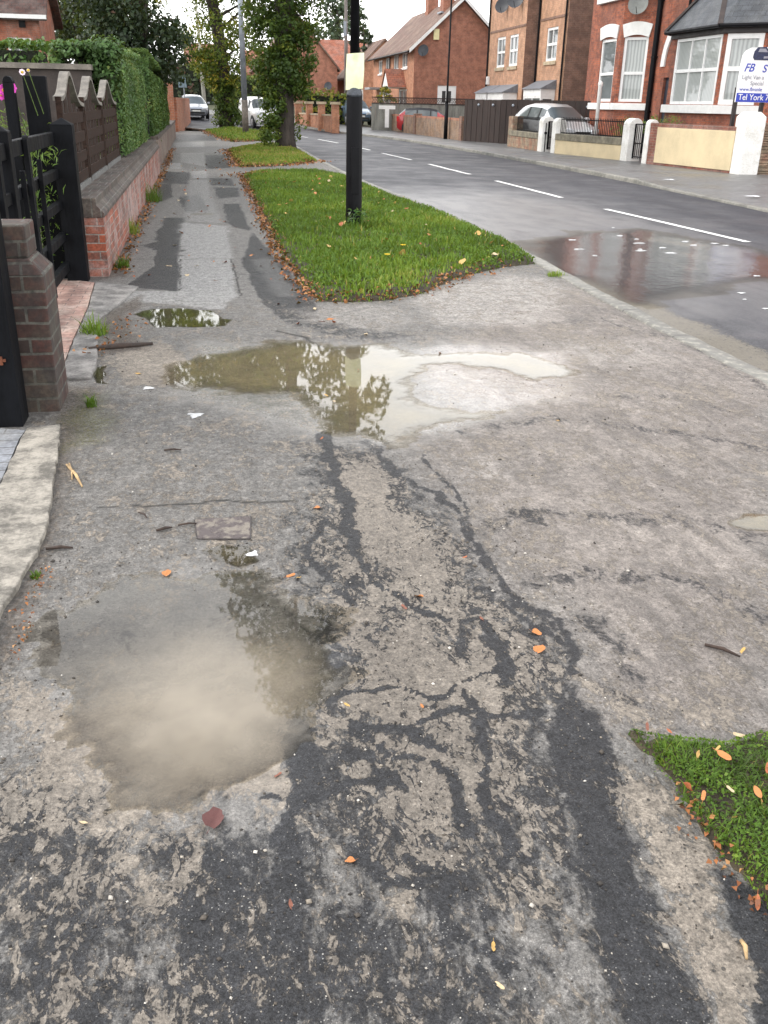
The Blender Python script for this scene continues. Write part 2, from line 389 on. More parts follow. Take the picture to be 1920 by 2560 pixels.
        silt = silt * (1 - 0.85 * m); dark = np.maximum(dark, 0.9 * m)
    # right hand side: old pinkish grey tarmac with grit
    right = D((900, 780), (1250, 600), (1330, 640), (1700, 830), (1700, 1560), (1330, 1560), (1200, 1350), (1000, 1060), (920, 960), (1100, 900))
    r = soft(X, Y, right, 0.25, W); tint = np.maximum(tint, r); silt = silt * (1 - r) + (0.30 + 0.5 * n1) * r; dark = dark * (1 - 0.5 * r)
    pale = put(pale, D((880, 640), (1100, 590), (1190, 600), (1230, 640), (1150, 700), (960, 700)), 0.7, 0.2)
    pale = put(pale, D((1180, 730), (1440, 740), (1400, 800), (1250, 800)), 0.45, 0.25)
    pale = put(pale, D((960, 770), (1230, 760), (1300, 810), (1220, 860), (1050, 890), (900, 930), (870, 860)), 0.2, 0.2)
    pale = put(pale, D((620, 670), (800, 650), (900, 690), (830, 715), (660, 700)), 0.35, 0.1)
    pale = put(pale, D((1000, 990), (1060, 980), (1080, 1020), (1020, 1030)), 0.55, 0.08)
    dark = put(dark, D((1130, 1100), (1230, 1090), (1250, 1130), (1150, 1140)), 0.55, 0.08)
    dark = put(dark, D((1230, 1440), (1400, 1440), (1560, 1540), (1400, 1600), (1260, 1520)), 0.42, 0.12)
    dark = put(dark, D((600, 690), (800, 705), (1000, 740), (760, 730), (610, 710)), 0.5, 0.07)
    for pts, wd, am in ((D((1700, 985), (1450, 930), (1200, 905), (1000, 930)), .07, .40), (D((1700, 1180), (1450, 1120), (1230, 1110), (1080, 1150)), .09, .40), (D((1650, 905), (1500, 860), (1300, 850)), .06, .36), (D((1690, 1330), (1480, 1260), (1300, 1240), (1180, 1260)), .08, .42), (D((1100, 700), (1300, 690), (1480, 740), (1680, 850)), .10, .36), (D((1250, 1330), (1350, 1400), (1380, 1500)), .08, .40)):
        dark = np.maximum(dark, am * (1 - sstep(wd * .3, wd * 1.6, sd_line(X + W[0] * .5, Y + W[1] * .5, pts))))
    # left tarmac grey
    g = soft(X, Y, D((130, 950), (600, 900), (640, 1060), (620, 1180), (250, 1210), (100, 1250)), 0.2, W)
    silt = silt * (1 - g) + (0.36 + 0.3 * n1) * g
    silt = put(silt, D((500, 1120), (600, 1080), (560, 1180), (430, 1190), (380, 1150)), 0.5, 0.1)
    spec = put(spec, D((250, 1780), (700, 1780), (1350, 2000), (1500, 2300), (200, 2300)), 1.0, 0.2)
    spec = put(spec, D((1280, 1280), (1600, 1260), (1660, 1400), (1400, 1500)), 0.8, 0.2)
    # silted bed of the front puddle
    # footway patches
    lt = D((390, 480), (490, 488), (500, 560), (515, 640), (478, 668), (400, 662), (330, 655), (262, 655), (262, 632), (388, 630))
    conc = put(conc, lt, 0.8, 0.02, w2)
    dk = D((330, 575), (345, 545), (300, 530), (390, 512), (388, 630), (272, 622), (290, 600)); dark = put(dark, dk, 0.85, 0.02, w2)
    dark = put(dark, D((545, 500), (600, 560), (680, 650), (690, 690), (600, 690), (560, 640), (520, 560)), 0.85, 0.05, w2)
    conc = put(conc, D((545, 560), (590, 555), (650, 640), (600, 640)), 0.2, 0.05, w2)
    for q in (D((385, 425), (430, 420), (450, 455), (400, 458)), D((330, 400), (370, 395), (372, 425), (340, 440))): dark = put(dark, q, 0.85, 0.03, w2)
    wv = (w2[0] * .35, w2[1] * .5)
    conc = put(conc, D((398, 478), (402, 440), (408, 400), (412, 388), (448, 388), (455, 420), (468, 455), (480, 482)), 0.42, 0.03, wv)
    conc = put(conc, D((345, 362), (350, 352), (392, 352), (392, 365)), 0.7, 0.04, wv); conc = put(conc, D((392, 350), (390, 330), (440, 330), (444, 360)), 0.5, 0.04, wv); conc = put(conc, D((415, 385), (414, 370), (446, 368), (450, 385)), 0.6, 0.04, wv); conc = put(conc, D((378, 318), (376, 308), (440, 306), (442, 318)), 0.55, 0.05, wv)
    for q, am in ((D((350, 395), (352, 370), (412, 372), (405, 398)), .6), (D((455, 400), (452, 385), (500, 385), (508, 402)), .5), (D((400, 470), (392, 520), (330, 520), (350, 470)), .45), (D((486, 470), (480, 440), (520, 440), (545, 500), (500, 490)), .5), (D((372, 305), (376, 290), (460, 292), (470, 304)), .5), (D((445, 365), (442, 335), (490, 335), (500, 362)), .45), (D((470, 430), (462, 405), (512, 405), (520, 425)), .6)):
        dark = put(dark, q, am + .25, 0.05, w2)
    path = soft(X, Y, [(-1.2, 7.9), (0.9, 7.7), (0.9, 80), (-1.2, 80)], 0.25, W); silt = silt * (1 - path)
    # edging soil, moss
    soil = put(soil, D((255, 655), (305, 640), (290, 700), (285, 760), (205, 765), (235, 700)), 0.95, 0.05)
    soil = put(soil, D((130, 830), (215, 835), (160, 960), (130, 1080), (100, 1200), (75, 1290), (40, 1420), (0, 1440), (0, 1340), (60, 1240), (110, 1080), (125, 960)), 0.9, 0.05, w2)
    soil = put(soil, [(-0.92, 8.9), (-0.78, 8.9), (-0.80, 30), (-1.1, 30)], 0.9, 0.06)
    moss = put(moss, D((180, 842), (240, 848), (225, 900), (205, 960), (150, 975), (160, 900)), 0.9, 0.07)
    for pts, wd in ((D((218, 1098), (330, 1092), (480, 1086), (640, 1084)), 0.007), (D((600, 716), (660, 728), (700, 748)), 0.016), (D((300, 1530), (420, 1545), (520, 1555)), 0.004),
                    (D((260, 1690), (400, 1705), (500, 1715)), 0.004), (D((500, 560), (520, 640)), 0.008), (D((392, 500), (388, 628)), 0.008)):
        crack = np.maximum(crack, 1 - sstep(wd * 0.4, wd * 1.3, sd_line(X + n3 * 0.05, Y + n4 * 0.05, pts)))
    film = put(film, D((420, 740), (1000, 740), (1250, 770), (1250, 860), (1050, 910), (850, 980), (640, 930), (380, 850)), 0.8, 0.2)
    film = put(film, D((180, 1280), (420, 1200), (740, 1300), (720, 1450), (560, 1750), (200, 1760), (80, 1560)), 0.85, 0.25); film = put(film, D((900, 740), (1230, 750), (1280, 810), (1150, 890), (900, 950), (840, 900)), 0.75, 0.2)
    film = np.maximum(film, dark * 0.15)
    return np.clip(np.stack([silt, dark, pale, moss], -1), 0, 1), np.clip(np.stack([soil, crack, tint, film], -1), 0, 1), np.clip(np.stack([conc, spec, z, z], -1), 0, 1)

def tarmac_mat():
    t = NT('wet_tarmac'); p = t.pos()
    a = t.attr('ma'); b = t.attr('mb'); c_ = t.attr('mc')
    silt, dark0, pale = t.sep(a.outputs[0]); moss = a.outputs[3]
    soil, crack, tint = t.sep(b.outputs[0]); film = b.outputs[3]
    conc, spec = t.sep(c_.outputs[0])[0:2]
    nb = t.noise(p, 1.6, 5, 0.6); nm = t.noise(p, 11, 6, 0.65); nf = t.noise(p, 70, 5, 0.7); nff = t.noise(p, 260, 3, 0.7)
    st = t.vor(p, 380); sv = t.sep(st.outputs[1])[0]
    base = t.mix(t.mr(t.math('ADD', t.math('MULTIPLY', nm, 0.6), t.math('MULTIPLY', nf, 0.5)), 0.35, 0.75), (0.098, 0.093, 0.087), (0.255, 0.238, 0.218))
    base = t.mix(0.38, base, t.mix(sv, (0.022, 0.022, 0.022), (0.215, 0.21, 0.20)))
    tn = t.mix(t.mr(t.math('ADD', t.math('MULTIPLY', nb, 0.5), t.math('MULTIPLY', nm, 0.55)), 0.35, 0.72), (0.205, 0.175, 0.155), (0.44, 0.385, 0.338))
    stk = t.noise(t.scale(p, (1.6, 0.5, 1)), 5.5, 7, 0.72, 0.8); tn = t.mix(t.mr(stk, 0.44, 0.62, 0.0, 0.55), tn, (0.065, 0.056, 0.05)); tn = t.mix(t.mr(nf, 0.52, 0.66, 0, 0.5), tn, (0.055, 0.048, 0.044))
    tn = t.mix(0.35, tn, t.mix(sv, (0.03, 0.027, 0.025), (0.25, 0.225, 0.205)))
    col = t.mix(t.math('MULTIPLY', tint, 0.9), base, tn)
    dk_n = t.math('SUBTRACT', t.math('ADD', t.math('MULTIPLY', t.noise(t.scale(p, (1, .6, 1)), 16, 7, .7, .8), 0.9), t.math('MULTIPLY', nf, 0.35)), 0.62)
    dark = t.mr(t.math('ADD', dark0, t.math('MULTIPLY', dk_n, 1.7)), 0.30, 0.62)
    # grit pits on the old surface
    gp = t.vor(p, 62); gv = t.sep(gp.outputs[1])[1]
    pit = t.math('MULTIPLY', t.mr(gp.outputs[0], 0.16, 0.34, 1, 0), t.mr(gv, 0.80, 0.90))
    pit = t.math('MULTIPLY', pit, t.mr(nm, 0.42, 0.6, 0.2, 1.0))
    col = t.mix(t.math('MULTIPLY', dark, 0.92), col, t.mix(sv, (0.009, 0.0095, 0.012), (0.033, 0.035, 0.040)))
    col = t.mix(t.math('MULTIPLY', pale, t.mr(nm, 0.3, 0.6, 0.45, 1.0)), col, (0.42, 0.385, 0.35))
    # silt pattern: lacy, drawn out along the flow
    q = t.scale(p, (1.0, 0.62, 1.0))
    s1 = t.noise(q, 5.5, 10, 0.68, 0.9); s2 = t.noise(q, 24, 8, 0.68, 1.4)
    rid = t.math('ABSOLUTE', t.math('SUBTRACT', t.noise(t.scale(p, (1.0, 0.5, 1.0)), 12, 5, 0.6, 1.3), 0.5))
    pat = t.math('ADD', t.math('MULTIPLY', s1, 0.70), t.math('ADD', t.math('MULTIPLY', s2, 0.75), t.math('MULTIPLY', t.noise(q, 85, 5, 0.65, 0.8), 0.28)))
    pat = t.math('SUBTRACT', pat, 0.365)
    pat = t.math('SUBTRACT', pat, t.mr(rid, 0.0, 0.035, 0.10, 0.0))
    pat = t.math('ADD', pat, t.math('MULTIPLY', t.math('SUBTRACT', silt, 0.46), 0.42))
    pat = t.math('SUBTRACT', pat, t.math('MULTIPLY', pit, 0.22))
    sm = t.math('ADD', t.math('MULTIPLY', t.mr(pat, 0.43, 0.485), t.mr(dark, 0, 1, 0.30, 0.10)), t.math('MULTIPLY', t.mr(pat, 0.488, 0.515), 0.70))
    sedge = t.mr(pat, 0.44, 0.50)
    scol = t.mix(t.mr(t.math('ADD', t.math('MULTIPLY', nf, 0.6), t.math('MULTIPLY', nb, 0.5)), 0.38, 0.72), (0.145, 0.122, 0.098), (0.31, 0.268, 0.218))
    scol = t.mix(0.33, scol, t.mix(nff, (0.05, 0.041, 0.033), (0.30, 0.26, 0.215)))
    col = t.mix(t.math('MULTIPLY', t.math('SUBTRACT', sedge, sm), 0.5), col, (0.02, 0.021, 0.024))
    col = t.mix(t.math('MULTIPLY', sm, 0.94), col, scol)
    col = t.mix(t.math('MULTIPLY', pit, t.math('MULTIPLY', t.mr(conc, 0, 0.4, 1, 0.15), 0.75)), col, (0.035, 0.032, 0.03))
    cn_ = t.mix(t.mr(nm, 0.3, 0.7), (0.25, 0.245, 0.235), (0.36, 0.352, 0.335))
    col = t.mix(conc, col, t.mix(0.25, cn_, t.mix(sv, (0.12, 0.12, 0.12), (0.5, 0.5, 0.5))))
    # pale chippings
    v2 = t.vor(p, 150); wv = t.sep(v2.outputs[1])[0]; v3 = t.vor(p, 68); wv3 = t.sep(v3.outputs[1])[0]
    chip = t.math('MULTIPLY', t.mr(v2.outputs[0], 0.16, 0.26, 1, 0), t.mr(wv, 0.70, 0.85))
    chip3 = t.math('MULTIPLY', t.mr(v3.outputs[0], 0.12, 0.17, 1, 0), t.mr(wv3, 0.90, 0.93))
    amt = t.math('ADD', 0.25, t.math('MULTIPLY', spec, 0.55), clamp=True)
    col = t.mix(t.math('MULTIPLY', t.math('MAXIMUM', chip, t.math('MULTIPLY', chip3, spec)), amt), col, (0.36, 0.345, 0.32))
    sl_ = t.mix(t.vor(p, 55).outputs[0], (0.02, 0.014, 0.01), (0.13, 0.10, 0.075))
    col = t.mix(t.math('MULTIPLY', soil, t.mr(nf, 0.38, 0.56, 0.35, 1.0)), col, sl_)
    col = t.mix(t.math('MULTIPLY', moss, t.mr(nf, 0.45, 0.6, 0.25, 1.0)), col, t.mix(nf, (0.035, 0.04, 0.008), (0.13, 0.12, 0.02)))
    col = t.mix(crack, col, (0.018, 0.016, 0.014))
    g1 = t.noise(p, 125, 3, 0.75); g2 = t.noise(t.scale(p, (1, .75, 1)), 42, 5, 0.75); g3 = t.noise(p, 17, 5, 0.7, 0.5)
    gk = t.math('MULTIPLY', t.mr(g1, 0.33, 0.67, 0.58, 1.40, False), t.math('MULTIPLY', t.mr(g2, 0.34, 0.66, 0.62, 1.36, False), t.mr(g3, 0.36, 0.64, 0.80, 1.20, False)))
    gk = t.mr(tint, 0.0, 1.0, gk, t.math('ADD', 0.38, t.math('MULTIPLY', gk, 0.62)), False)
    gk = t.mr(film, 0.0, 1.0, gk, t.math('ADD', 0.55, t.math('MULTIPLY', gk, 0.45)), False)
    gc = t.n('CombineColor', {0: gk, 1: gk, 2: gk}).outputs[0]
    col = t.mix(1.0, col, gc, 'MULTIPLY')
    wet = t.math('MAXIMUM', film, t.math('MULTIPLY', dark, 0.35))
    rough = t.mr(wet, 0.0, 1.0, 0.54, 0.13, False)
    rough = t.math('ADD', rough, t.math('MULTIPLY', t.math('SUBTRACT', nf, 0.5), 0.25), clamp=True)
    h = t.math('ADD', t.math('MULTIPLY', sm, 0.55), t.math('ADD', t.math('MULTIPLY', nf, 0.35), t.math('MULTIPLY', g2, 0.8)))
    h = t.math('ADD', h, t.math('MULTIPLY', sv, t.mr(sm, 0, 1, 0.30, 0.08)))
    h = t.math('SUBTRACT', h, t.math('ADD', t.math('MULTIPLY', pit, 0.5), t.math('MULTIPLY', crack, 1.0)))
    bs = t.mr(film, 0.0, 0.85, 0.85, 0.12)
    nd = t.n('Bump', {'Height': h, 'Strength': bs, 'Distance': 0.013}).outputs[0]
    return t.pbr(col, rough, nd, Specular_IOR_Level=t.math('MULTIPLY', t.mr(film, 0.1, 0.8, 0.40, 0.55), t.mr(t.math('MULTIPLY', dark, t.math('SUBTRACT', 1.0, sm)), 0.2, 0.9, 1.0, 0.5)))
TARMAC = tarmac_mat()

def grid_mesh(name, xs, ys, hf, af, mat):
    X, Y = np.meshgrid(xs, ys); kx = np.interp(Y, KY[:, 1], KY[:, 0]) - 0.05; X = np.minimum(X, kx)
    Z = hf(X, Y) + terrain(Y)
    V = np.stack([X, Y, Z], -1).reshape(-1, 3); nx, ny = len(xs), len(ys)
    i = np.arange(nx * ny).reshape(ny, nx)
    F = np.stack([i[:-1, :-1], i[:-1, 1:], i[1:, 1:], i[1:, :-1]], -1).reshape(-1, 4)
    A = af(X, Y)
    return np_mesh(name, V, F, mat, smooth=True, attrs={k: a.reshape(-1, 4) for k, a in zip(('ma', 'mb', 'mc'), A)})
KERB_N = [(3.45, -6), (3.43, 5.15), (3.34, 7.49), (3.40, 8.76), (3.57, 9.94), (3.76, 12.1), (3.55, 16), (3.36, 20.65), (3.38, 28.3), (3.55, 36), (3.5, 42), (3.0, 48), (2.0, 53), (0.0, 58), (-3, 63.5), (-8, 69), (-16, 75), (-30, 83)]
KERB_F = [(9.2, -6), (9.35, 10), (9.75, 17), (10.05, 22), (10.1, 30), (10.0, 37), (9.8, 44), (9.2, 50), (8.2, 56), (6.6, 62.5), (4.0, 69), (0.2, 75.5), (-6, 82), (-15, 89), (-30, 98)]
def resample(pl, step):
    out = []
    for i in range(len(pl) - 1):
        a, b = np.array(pl[i]), np.array(pl[i + 1]); n = max(1, int(np.hypot(*(b - a)) / step))
        for k in range(n): out.append(a + (b - a) * k / n)
    out.append(np.array(pl[-1])); out = np.array(out)
    k = 5; pad = np.vstack([out[:1].repeat(k, 0), out, out[-1:].repeat(k, 0)])
    sm = np.stack([np.convolve(pad[:, j], np.ones(2 * k + 1) / (2 * k + 1), 'valid') for j in (0, 1)], -1)
    return sm
def arc(pl):
    d = np.r_[0, np.cumsum(np.hypot(*np.diff(pl, axis=0).T))]; return d
def strip_pts(pl, n):
    d = arc(pl); t = np.linspace(0, d[-1], n); return np.stack([np.interp(t, d, pl[:, 0]), np.interp(t, d, pl[:, 1])], -1)

KY = resample(KERB_N, 0.5); KY = KY[KY[:, 1].argsort()]
# driveway crossover and near footway: one fine sheet; the footway further on is a coarser one that meets it at y = 10
def _edge(X, Y): return ground_height(X, Y) * (1 - sstep(9.0, 10.0, Y))
drive = grid_mesh('driveway', np.arange(-2.3, 3.46, 0.0145), np.arange(0.55, 10.001, 0.0145), _edge, ground_attrs, TARMAC); tag(drive, kind='structure')
foot = grid_mesh('footpath', np.arange(-1.3, 3.36, 0.05), np.r_[np.arange(10.0, 30, 0.06), np.arange(30, 54, 0.2)], lambda X, Y: X * 0, ground_attrs, TARMAC)
tag(foot, kind='structure')

# ---------------- water
def water_mat(name, mud, dens, ripple=0.0, rough=0.015, rs=30.0, fade=0.003):
    t = NT(name); dep = t.attr('depth').outputs[2]; murk = t.attr('murk').outputs[2]; p = t.pos()
    op = t.math('SUBTRACT', 1.0, t.math('POWER', 2.718, t.math('MULTIPLY', murk, -dens)))
    n1 = t.noise(p, 3.0, 4, 0.6)
    mudc = t.mix(t.mr(n1, 0.35, 0.65), tuple(c * 0.92 for c in mud), tuple(c * 1.08 for c in mud))
    q = t.scale(p, (1, 1.0, 1)); h = t.noise(q, rs, 3, 0.6)
    nrm = t.bump(h, ripple, 0.01) if ripple else t.bump(h, 0.012, 0.003)
    fr = t.n('Fresnel', {'IOR': 1.333, 'Normal': nrm}).outputs[0]
    fr = t.math('MULTIPLY', fr, t.mr(dep, 0.0, fade))
    body = t.n('MixShader', {0: op, 1: t.n('BsdfTransparent', {'Color': (0.90, 0.885, 0.85, 1)}).outputs[0], 2: t.n('BsdfDiffuse', {'Color': mudc}).outputs[0]}).outputs[0]
    gl = t.n('BsdfGlossy', {'Color': (1, 1, 1, 1), 'Roughness': rough, 'Normal': nrm}).outputs[0]
    m = t.n('MixShader', {0: fr, 1: body, 2: gl}).outputs[0]
    t.t.links.new(m, t.out.inputs[0]); return t.mat
def puddle(poly, wl, mat, pad=0.35, step=0.0145, turb=None):
    P = np.array(poly); xs = np.arange(P[:, 0].min() - pad, P[:, 0].max() + pad, step); ys = np.arange(P[:, 1].min() - pad, P[:, 1].max() + pad, step)
    X, Y = np.meshgrid(xs, ys); h = ground_height(X, Y); near = sd_poly(X, Y, poly) > -pad * 0.8
    dep = wl - h; ok = (dep > -0.0015) & near
    nx, ny = len(xs), len(ys); i = np.arange(nx * ny).reshape(ny, nx)
    c = ok[:-1, :-1] | ok[:-1, 1:] | ok[1:, 1:] | ok[1:, :-1]
    F = np.stack([i[:-1, :-1], i[:-1, 1:], i[1:, 1:], i[1:, :-1]], -1)[c]
    used = np.unique(F); remap = np.full(nx * ny, -1); remap[used] = np.arange(len(used))
    V = np.stack([X, Y, np.full(X.shape, wl)], -1).reshape(-1, 3)[used]
    o = np_mesh('puddle', V, remap[F], mat, smooth=True, attrs={'depth': np.maximum(dep, 0).reshape(-1)[used], 'murk': (np.maximum(dep, 0) * (1 if turb is None else turb(X, Y))).reshape(-1)[used]})
    return tag(o, kind='structure')
W1 = water_mat('murky_water', (0.28, 0.228, 0.125), 45, fade=.005); W2 = water_mat('green_water', (0.075, 0.075, 0.02), 70); W3 = water_mat('silty_water', (0.29, 0.25, 0.193), 30, fade=0.002)
puddle(PUD1, -0.0095, W1); puddle(PUD2, -0.009, W2); puddle(PUD3, -0.0065, W3, turb=lambda X, Y: 0.25 + 3.0 * (1 - sstep(2.15, 2.62, Y + (fbm(X * 2, Y * 2, 55, 3) - .5) * .5))); puddle(PUD4, -0.010, W2, 0.15); puddle(PUD5, -0.008, W1, 0.15); puddle(PUD6, -0.008, W1, 0.12)
# sheet of water lying on the footway further along
pf = U(438, 463); pw = MB().add([(pf.x - .16, pf.y - .14, .004), (pf.x + .13, pf.y - .12, .004), (pf.x + .17, pf.y + .05, .004), (pf.x + .1, pf.y + .14, .004), (pf.x - .1, pf.y + .12, .004), (pf.x - .18, pf.y + .02, .004)], [[0, 1, 2, 3, 4, 5]])
tag(pw.build('puddle', W2), kind='structure')

# ---------------- road
KN, KF = resample(KERB_N, 0.5), resample(KERB_F, 0.5)
RN, NT_ = 760, 110
kn = strip_pts(KN, RN); kf = strip_pts(KF, RN)
tt = np.linspace(0, 1, NT_)
RX = kn[:, None, 0] * (1 - tt) + kf[:, None, 0] * tt; RY = kn[:, None, 1] * (1 - tt) + kf[:, None, 1] * tt
def road_z(t): return -0.025 - 0.075 * t
POOL = D((1165, 535), (1250, 500), (1400, 495), (1560, 520), (1700, 560), (1700, 585), (1500, 590), (1440, 615), (1380, 640), (1290, 600), (1220, 565))
wxr = (fbm(RX * 1.5, RY * 1.5, 7, 4) - 0.5) * 0.6; wyr = (fbm(RX * 1.5, RY * 1.5, 8, 4) - 0.5) * 0.9
poolm = sstep(-0.4, 0.5, sd_poly(RX + wxr, RY + wyr, POOL))
RZ = road_z(tt)[None, :] + terrain(RY) + (fbm(RX * 2, RY * 2, 12, 3) - 0.5) * 0.012 * (1 - sstep(25, 40, RY)) * np.sin(np.pi * tt)[None, :] ** 0.5 - 0.012 * poolm
i = np.arange(RN * NT_).reshape(RN, NT_)
F = np.stack([i[:-1, :-1], i[:-1, 1:], i[1:, 1:], i[1:, :-1]], -1).reshape(-1, 4)
dk = RX - kn[:, None, 0]
gut = (1 - sstep(0.28, 0.62, dk + wxr * 0.5)) * (1 - sstep(8.2, 10.5, RY + wyr))
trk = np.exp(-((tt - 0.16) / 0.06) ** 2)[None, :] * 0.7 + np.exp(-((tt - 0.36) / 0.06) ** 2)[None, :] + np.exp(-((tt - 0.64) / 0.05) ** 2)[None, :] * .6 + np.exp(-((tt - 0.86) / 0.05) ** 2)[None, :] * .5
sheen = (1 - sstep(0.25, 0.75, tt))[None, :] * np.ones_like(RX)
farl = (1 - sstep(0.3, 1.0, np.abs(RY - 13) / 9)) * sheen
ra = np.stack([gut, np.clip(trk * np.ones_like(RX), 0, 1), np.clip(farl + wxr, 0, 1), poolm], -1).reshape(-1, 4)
def road_mat():
    t = NT('road_asphalt'); p = t.pos(); a = t.attr('ma'); gut, trk, sh = t.sep(a.outputs[0]); pool = a.outputs[3]
    nb = t.noise(p, 0.9, 5, 0.6); nm = t.noise(t.scale(p, (1, 0.35, 1)), 3.5, 6, 0.65); nf = t.noise(p, 60, 4, 0.7); sv = t.sep(t.vor(p, 75).outputs[1])[0]
    col = t.mix(t.mr(nm, 0.3, 0.7), (0.026, 0.027, 0.034), (0.050, 0.051, 0.060))
    col = t.mix(0.4, col, t.mix(sv, (0.015, 0.015, 0.019), (0.115, 0.116, 0.125)))
    col = t.mix(t.math('MULTIPLY', trk, 0.35), col, (0.12, 0.12, 0.128))
    col = t.mix(t.math('MULTIPLY', sh, t.mr(nm, 0.35, 0.6, 0.1, 0.6)), col, (0.155, 0.152, 0.15))  # wet sheen of the near lane also painted in as lighter grey
    g = t.mr(t.math('ADD', t.math('MULTIPLY', t.math('ADD', t.noise(p, 26, 8, 0.72, 0.6), t.noise(p, 90, 4, 0.7)), 0.5), t.math('MULTIPLY', t.math('SUBTRACT', gut, 0.88), 0.5)), 0.47, 0.50)
    col = t.mix(t.math('MULTIPLY', g, 0.85), col, t.mix(nf, (0.085, 0.076, 0.06), (0.25, 0.225, 0.18)))
    col = t.mix(t.math('MULTIPLY', pool, 0.6), col, (0.06, 0.056, 0.052))
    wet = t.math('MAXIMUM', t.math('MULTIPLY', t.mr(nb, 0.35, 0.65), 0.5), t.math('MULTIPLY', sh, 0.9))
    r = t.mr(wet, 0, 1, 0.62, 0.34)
    h = t.math('ADD', t.math('MULTIPLY', sv, 0.6), t.math('ADD', nf, t.math('MULTIPLY', g, 0.6)))
    return t.pbr(col, r, t.bump(h, 0.4, 0.006), Specular_IOR_Level=t.mr(sh, 0, .8, 0.14, 0.4))
ROAD = road_mat()
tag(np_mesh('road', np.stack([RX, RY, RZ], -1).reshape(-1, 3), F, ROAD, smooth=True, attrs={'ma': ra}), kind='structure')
# standing water on the road beside the kerb
W4 = water_mat('road_water', (0.115, 0.118, 0.124), 50, ripple=0.26, rough=0.11, rs=12, fade=0.010)
wl = float(np.median(RZ[poolm > 0.9])) + 0.009
selv = (poolm > 0.03)
cells = (selv[:-1, :-1] | selv[1:, 1:] | selv[:-1, 1:] | selv[1:, :-1])
Fp = np.stack([i[:-1, :-1], i[:-1, 1:], i[1:, 1:], i[1:, :-1]], -1)[cells]; used = np.unique(Fp); rm = np.full(RN * NT_, -1); rm[used] = np.arange(len(used))
dep = np.maximum(poolm, 0).reshape(-1)[used] * 0.02
Vp = np.stack([RX, RY, RZ + 0.004 + 0.008 * poolm], -1).reshape(-1, 3)[used]
tag(np_mesh('road_puddle', Vp, rm[Fp], W4, smooth=True, attrs={'depth': dep, 'murk': dep}), kind='structure')

# kerbs and far pavement
STONE = simple('kerb_concrete', (0.33, 0.32, 0.29), 0.8, 0.3, 5, 0.3)
def kerb_mat():
    t = NT('kerbstones'); b = t.n('TexBrick', {'Vector': t.uv(), 'Color1': (0.12, 0.117, 0.105, 1), 'Color2': (0.20, 0.193, 0.172, 1), 'Mortar': (0.05, 0.048, 0.045, 1), 'Scale': 1.0, 'Mortar Size': 0.008, 'Brick Width': 0.915, 'Row Height': 3.0})
    n = t.noise(t.pos(), 14, 6, 0.7); n2 = t.noise(t.pos(), 2.5, 5, 0.6)
    c = t.mix(t.mr(n, 0.45, 0.7), b.outputs[0], (0.31, 0.295, 0.25)); c = t.mix(t.math('MULTIPLY', t.mr(n2, 0.5, 0.65), 0.6), c, (0.10, 0.095, 0.085))
    return t.pbr(c, 0.6, t.bump(n, 0.4, 0.008))
KM = kerb_mat()
def sweep(name, pl, prof, mat, zf, side=1):
    """prof: (offset away from the road, z)"""
    d = arc(pl); tan = np.gradient(pl, axis=0); tan /= np.hypot(*tan.T)[:, None]; nr = np.stack([-tan[:, 1], tan[:, 0]], -1) * side
    V, F_, uv = [], [], []; k = len(prof)
    for j in range(len(pl)):
        for o, z in prof: V.append((pl[j, 0] + nr[j, 0] * o, pl[j, 1] + nr[j, 1] * o, z + zf(pl[j, 1])))
    V = [(x + random.gauss(0, .004), y, z + random.gauss(0, .0035)) for x, y, z in V]
    for j in range(len(pl) - 1):
        for q in range(k - 1): F_.append((j * k + q, j * k + q + 1, (j + 1) * k + q + 1, (j + 1) * k + q))
    o = np_mesh(name, np.array(V), np.array(F_), mat)
    me = o.data; uvl = me.uv_layers.new(name='uv'); pd = np.r_[0, np.cumsum(np.hypot(*np.diff(np.array(prof), axis=0).T))]
    lv = np.empty(len(me.loops), dtype=np.int32); me.loops.foreach_get('vertex_index', lv)
    uvl.data.foreach_set('uv', np.stack([d[lv // k], 0.3 + pd[lv % k]], -1).astype(np.float32).ravel())
    return tag(o, kind='structure')
kn2 = strip_pts(KN, 500)
sweep('kerb', kn2, [(-0.015, -0.06), (-0.01, 0.006), (0.0, 0.012), (0.12, 0.014), (0.135, 0.0), (0.14, -0.06)], KM, terrain, 1)
kf2 = strip_pts(KF, 500)
drop = np.array([1 - 0.75 * (1 - float(sstep(19.8, 21.8, y))) for y in kf2[:, 1]])
sweep('kerb', kf2, [(-0.005, -0.16), (0.0, -0.02), (0.012, 0.0), (0.125, 0.004), (0.13, -0.1)], KM, lambda y: float(terrain(y)) - 0.055 * (1 - float(sstep(19.8, 21.8, y))), -1)
PAVE = None
def pave_mat():
    t = NT('pavement_asphalt'); p = t.pos(); nb = t.noise(p, 0.8, 6, 0.65); nm = t.noise(p, 7, 6, 0.65); nf = t.noise(p, 60, 3, 0.6)
    c = t.mix(t.mr(t.math('ADD', t.math('MULTIPLY', nb, .6), t.math('MULTIPLY', nm, .4)), 0.35, 0.65), (0.075, 0.075, 0.077), (0.15, 0.147, 0.143)); c = t.mix(0.25, c, t.mix(nf, (0.03, 0.03, 0.03), (0.3, 0.3, 0.3)))
    return t.pbr(c, t.mr(nb, 0.4, 0.6, 0.35, 0.6), t.bump(nf, 0.3, 0.005))
PAVE = pave_mat()
tn_ = np.gradient(kf2, axis=0); tn_ /= np.hypot(*tn_.T)[:, None]; nr_ = np.stack([tn_[:, 1], -tn_[:, 0]], -1)
ww = np.array([0.12, 1.5, 4.5]); V = []; 
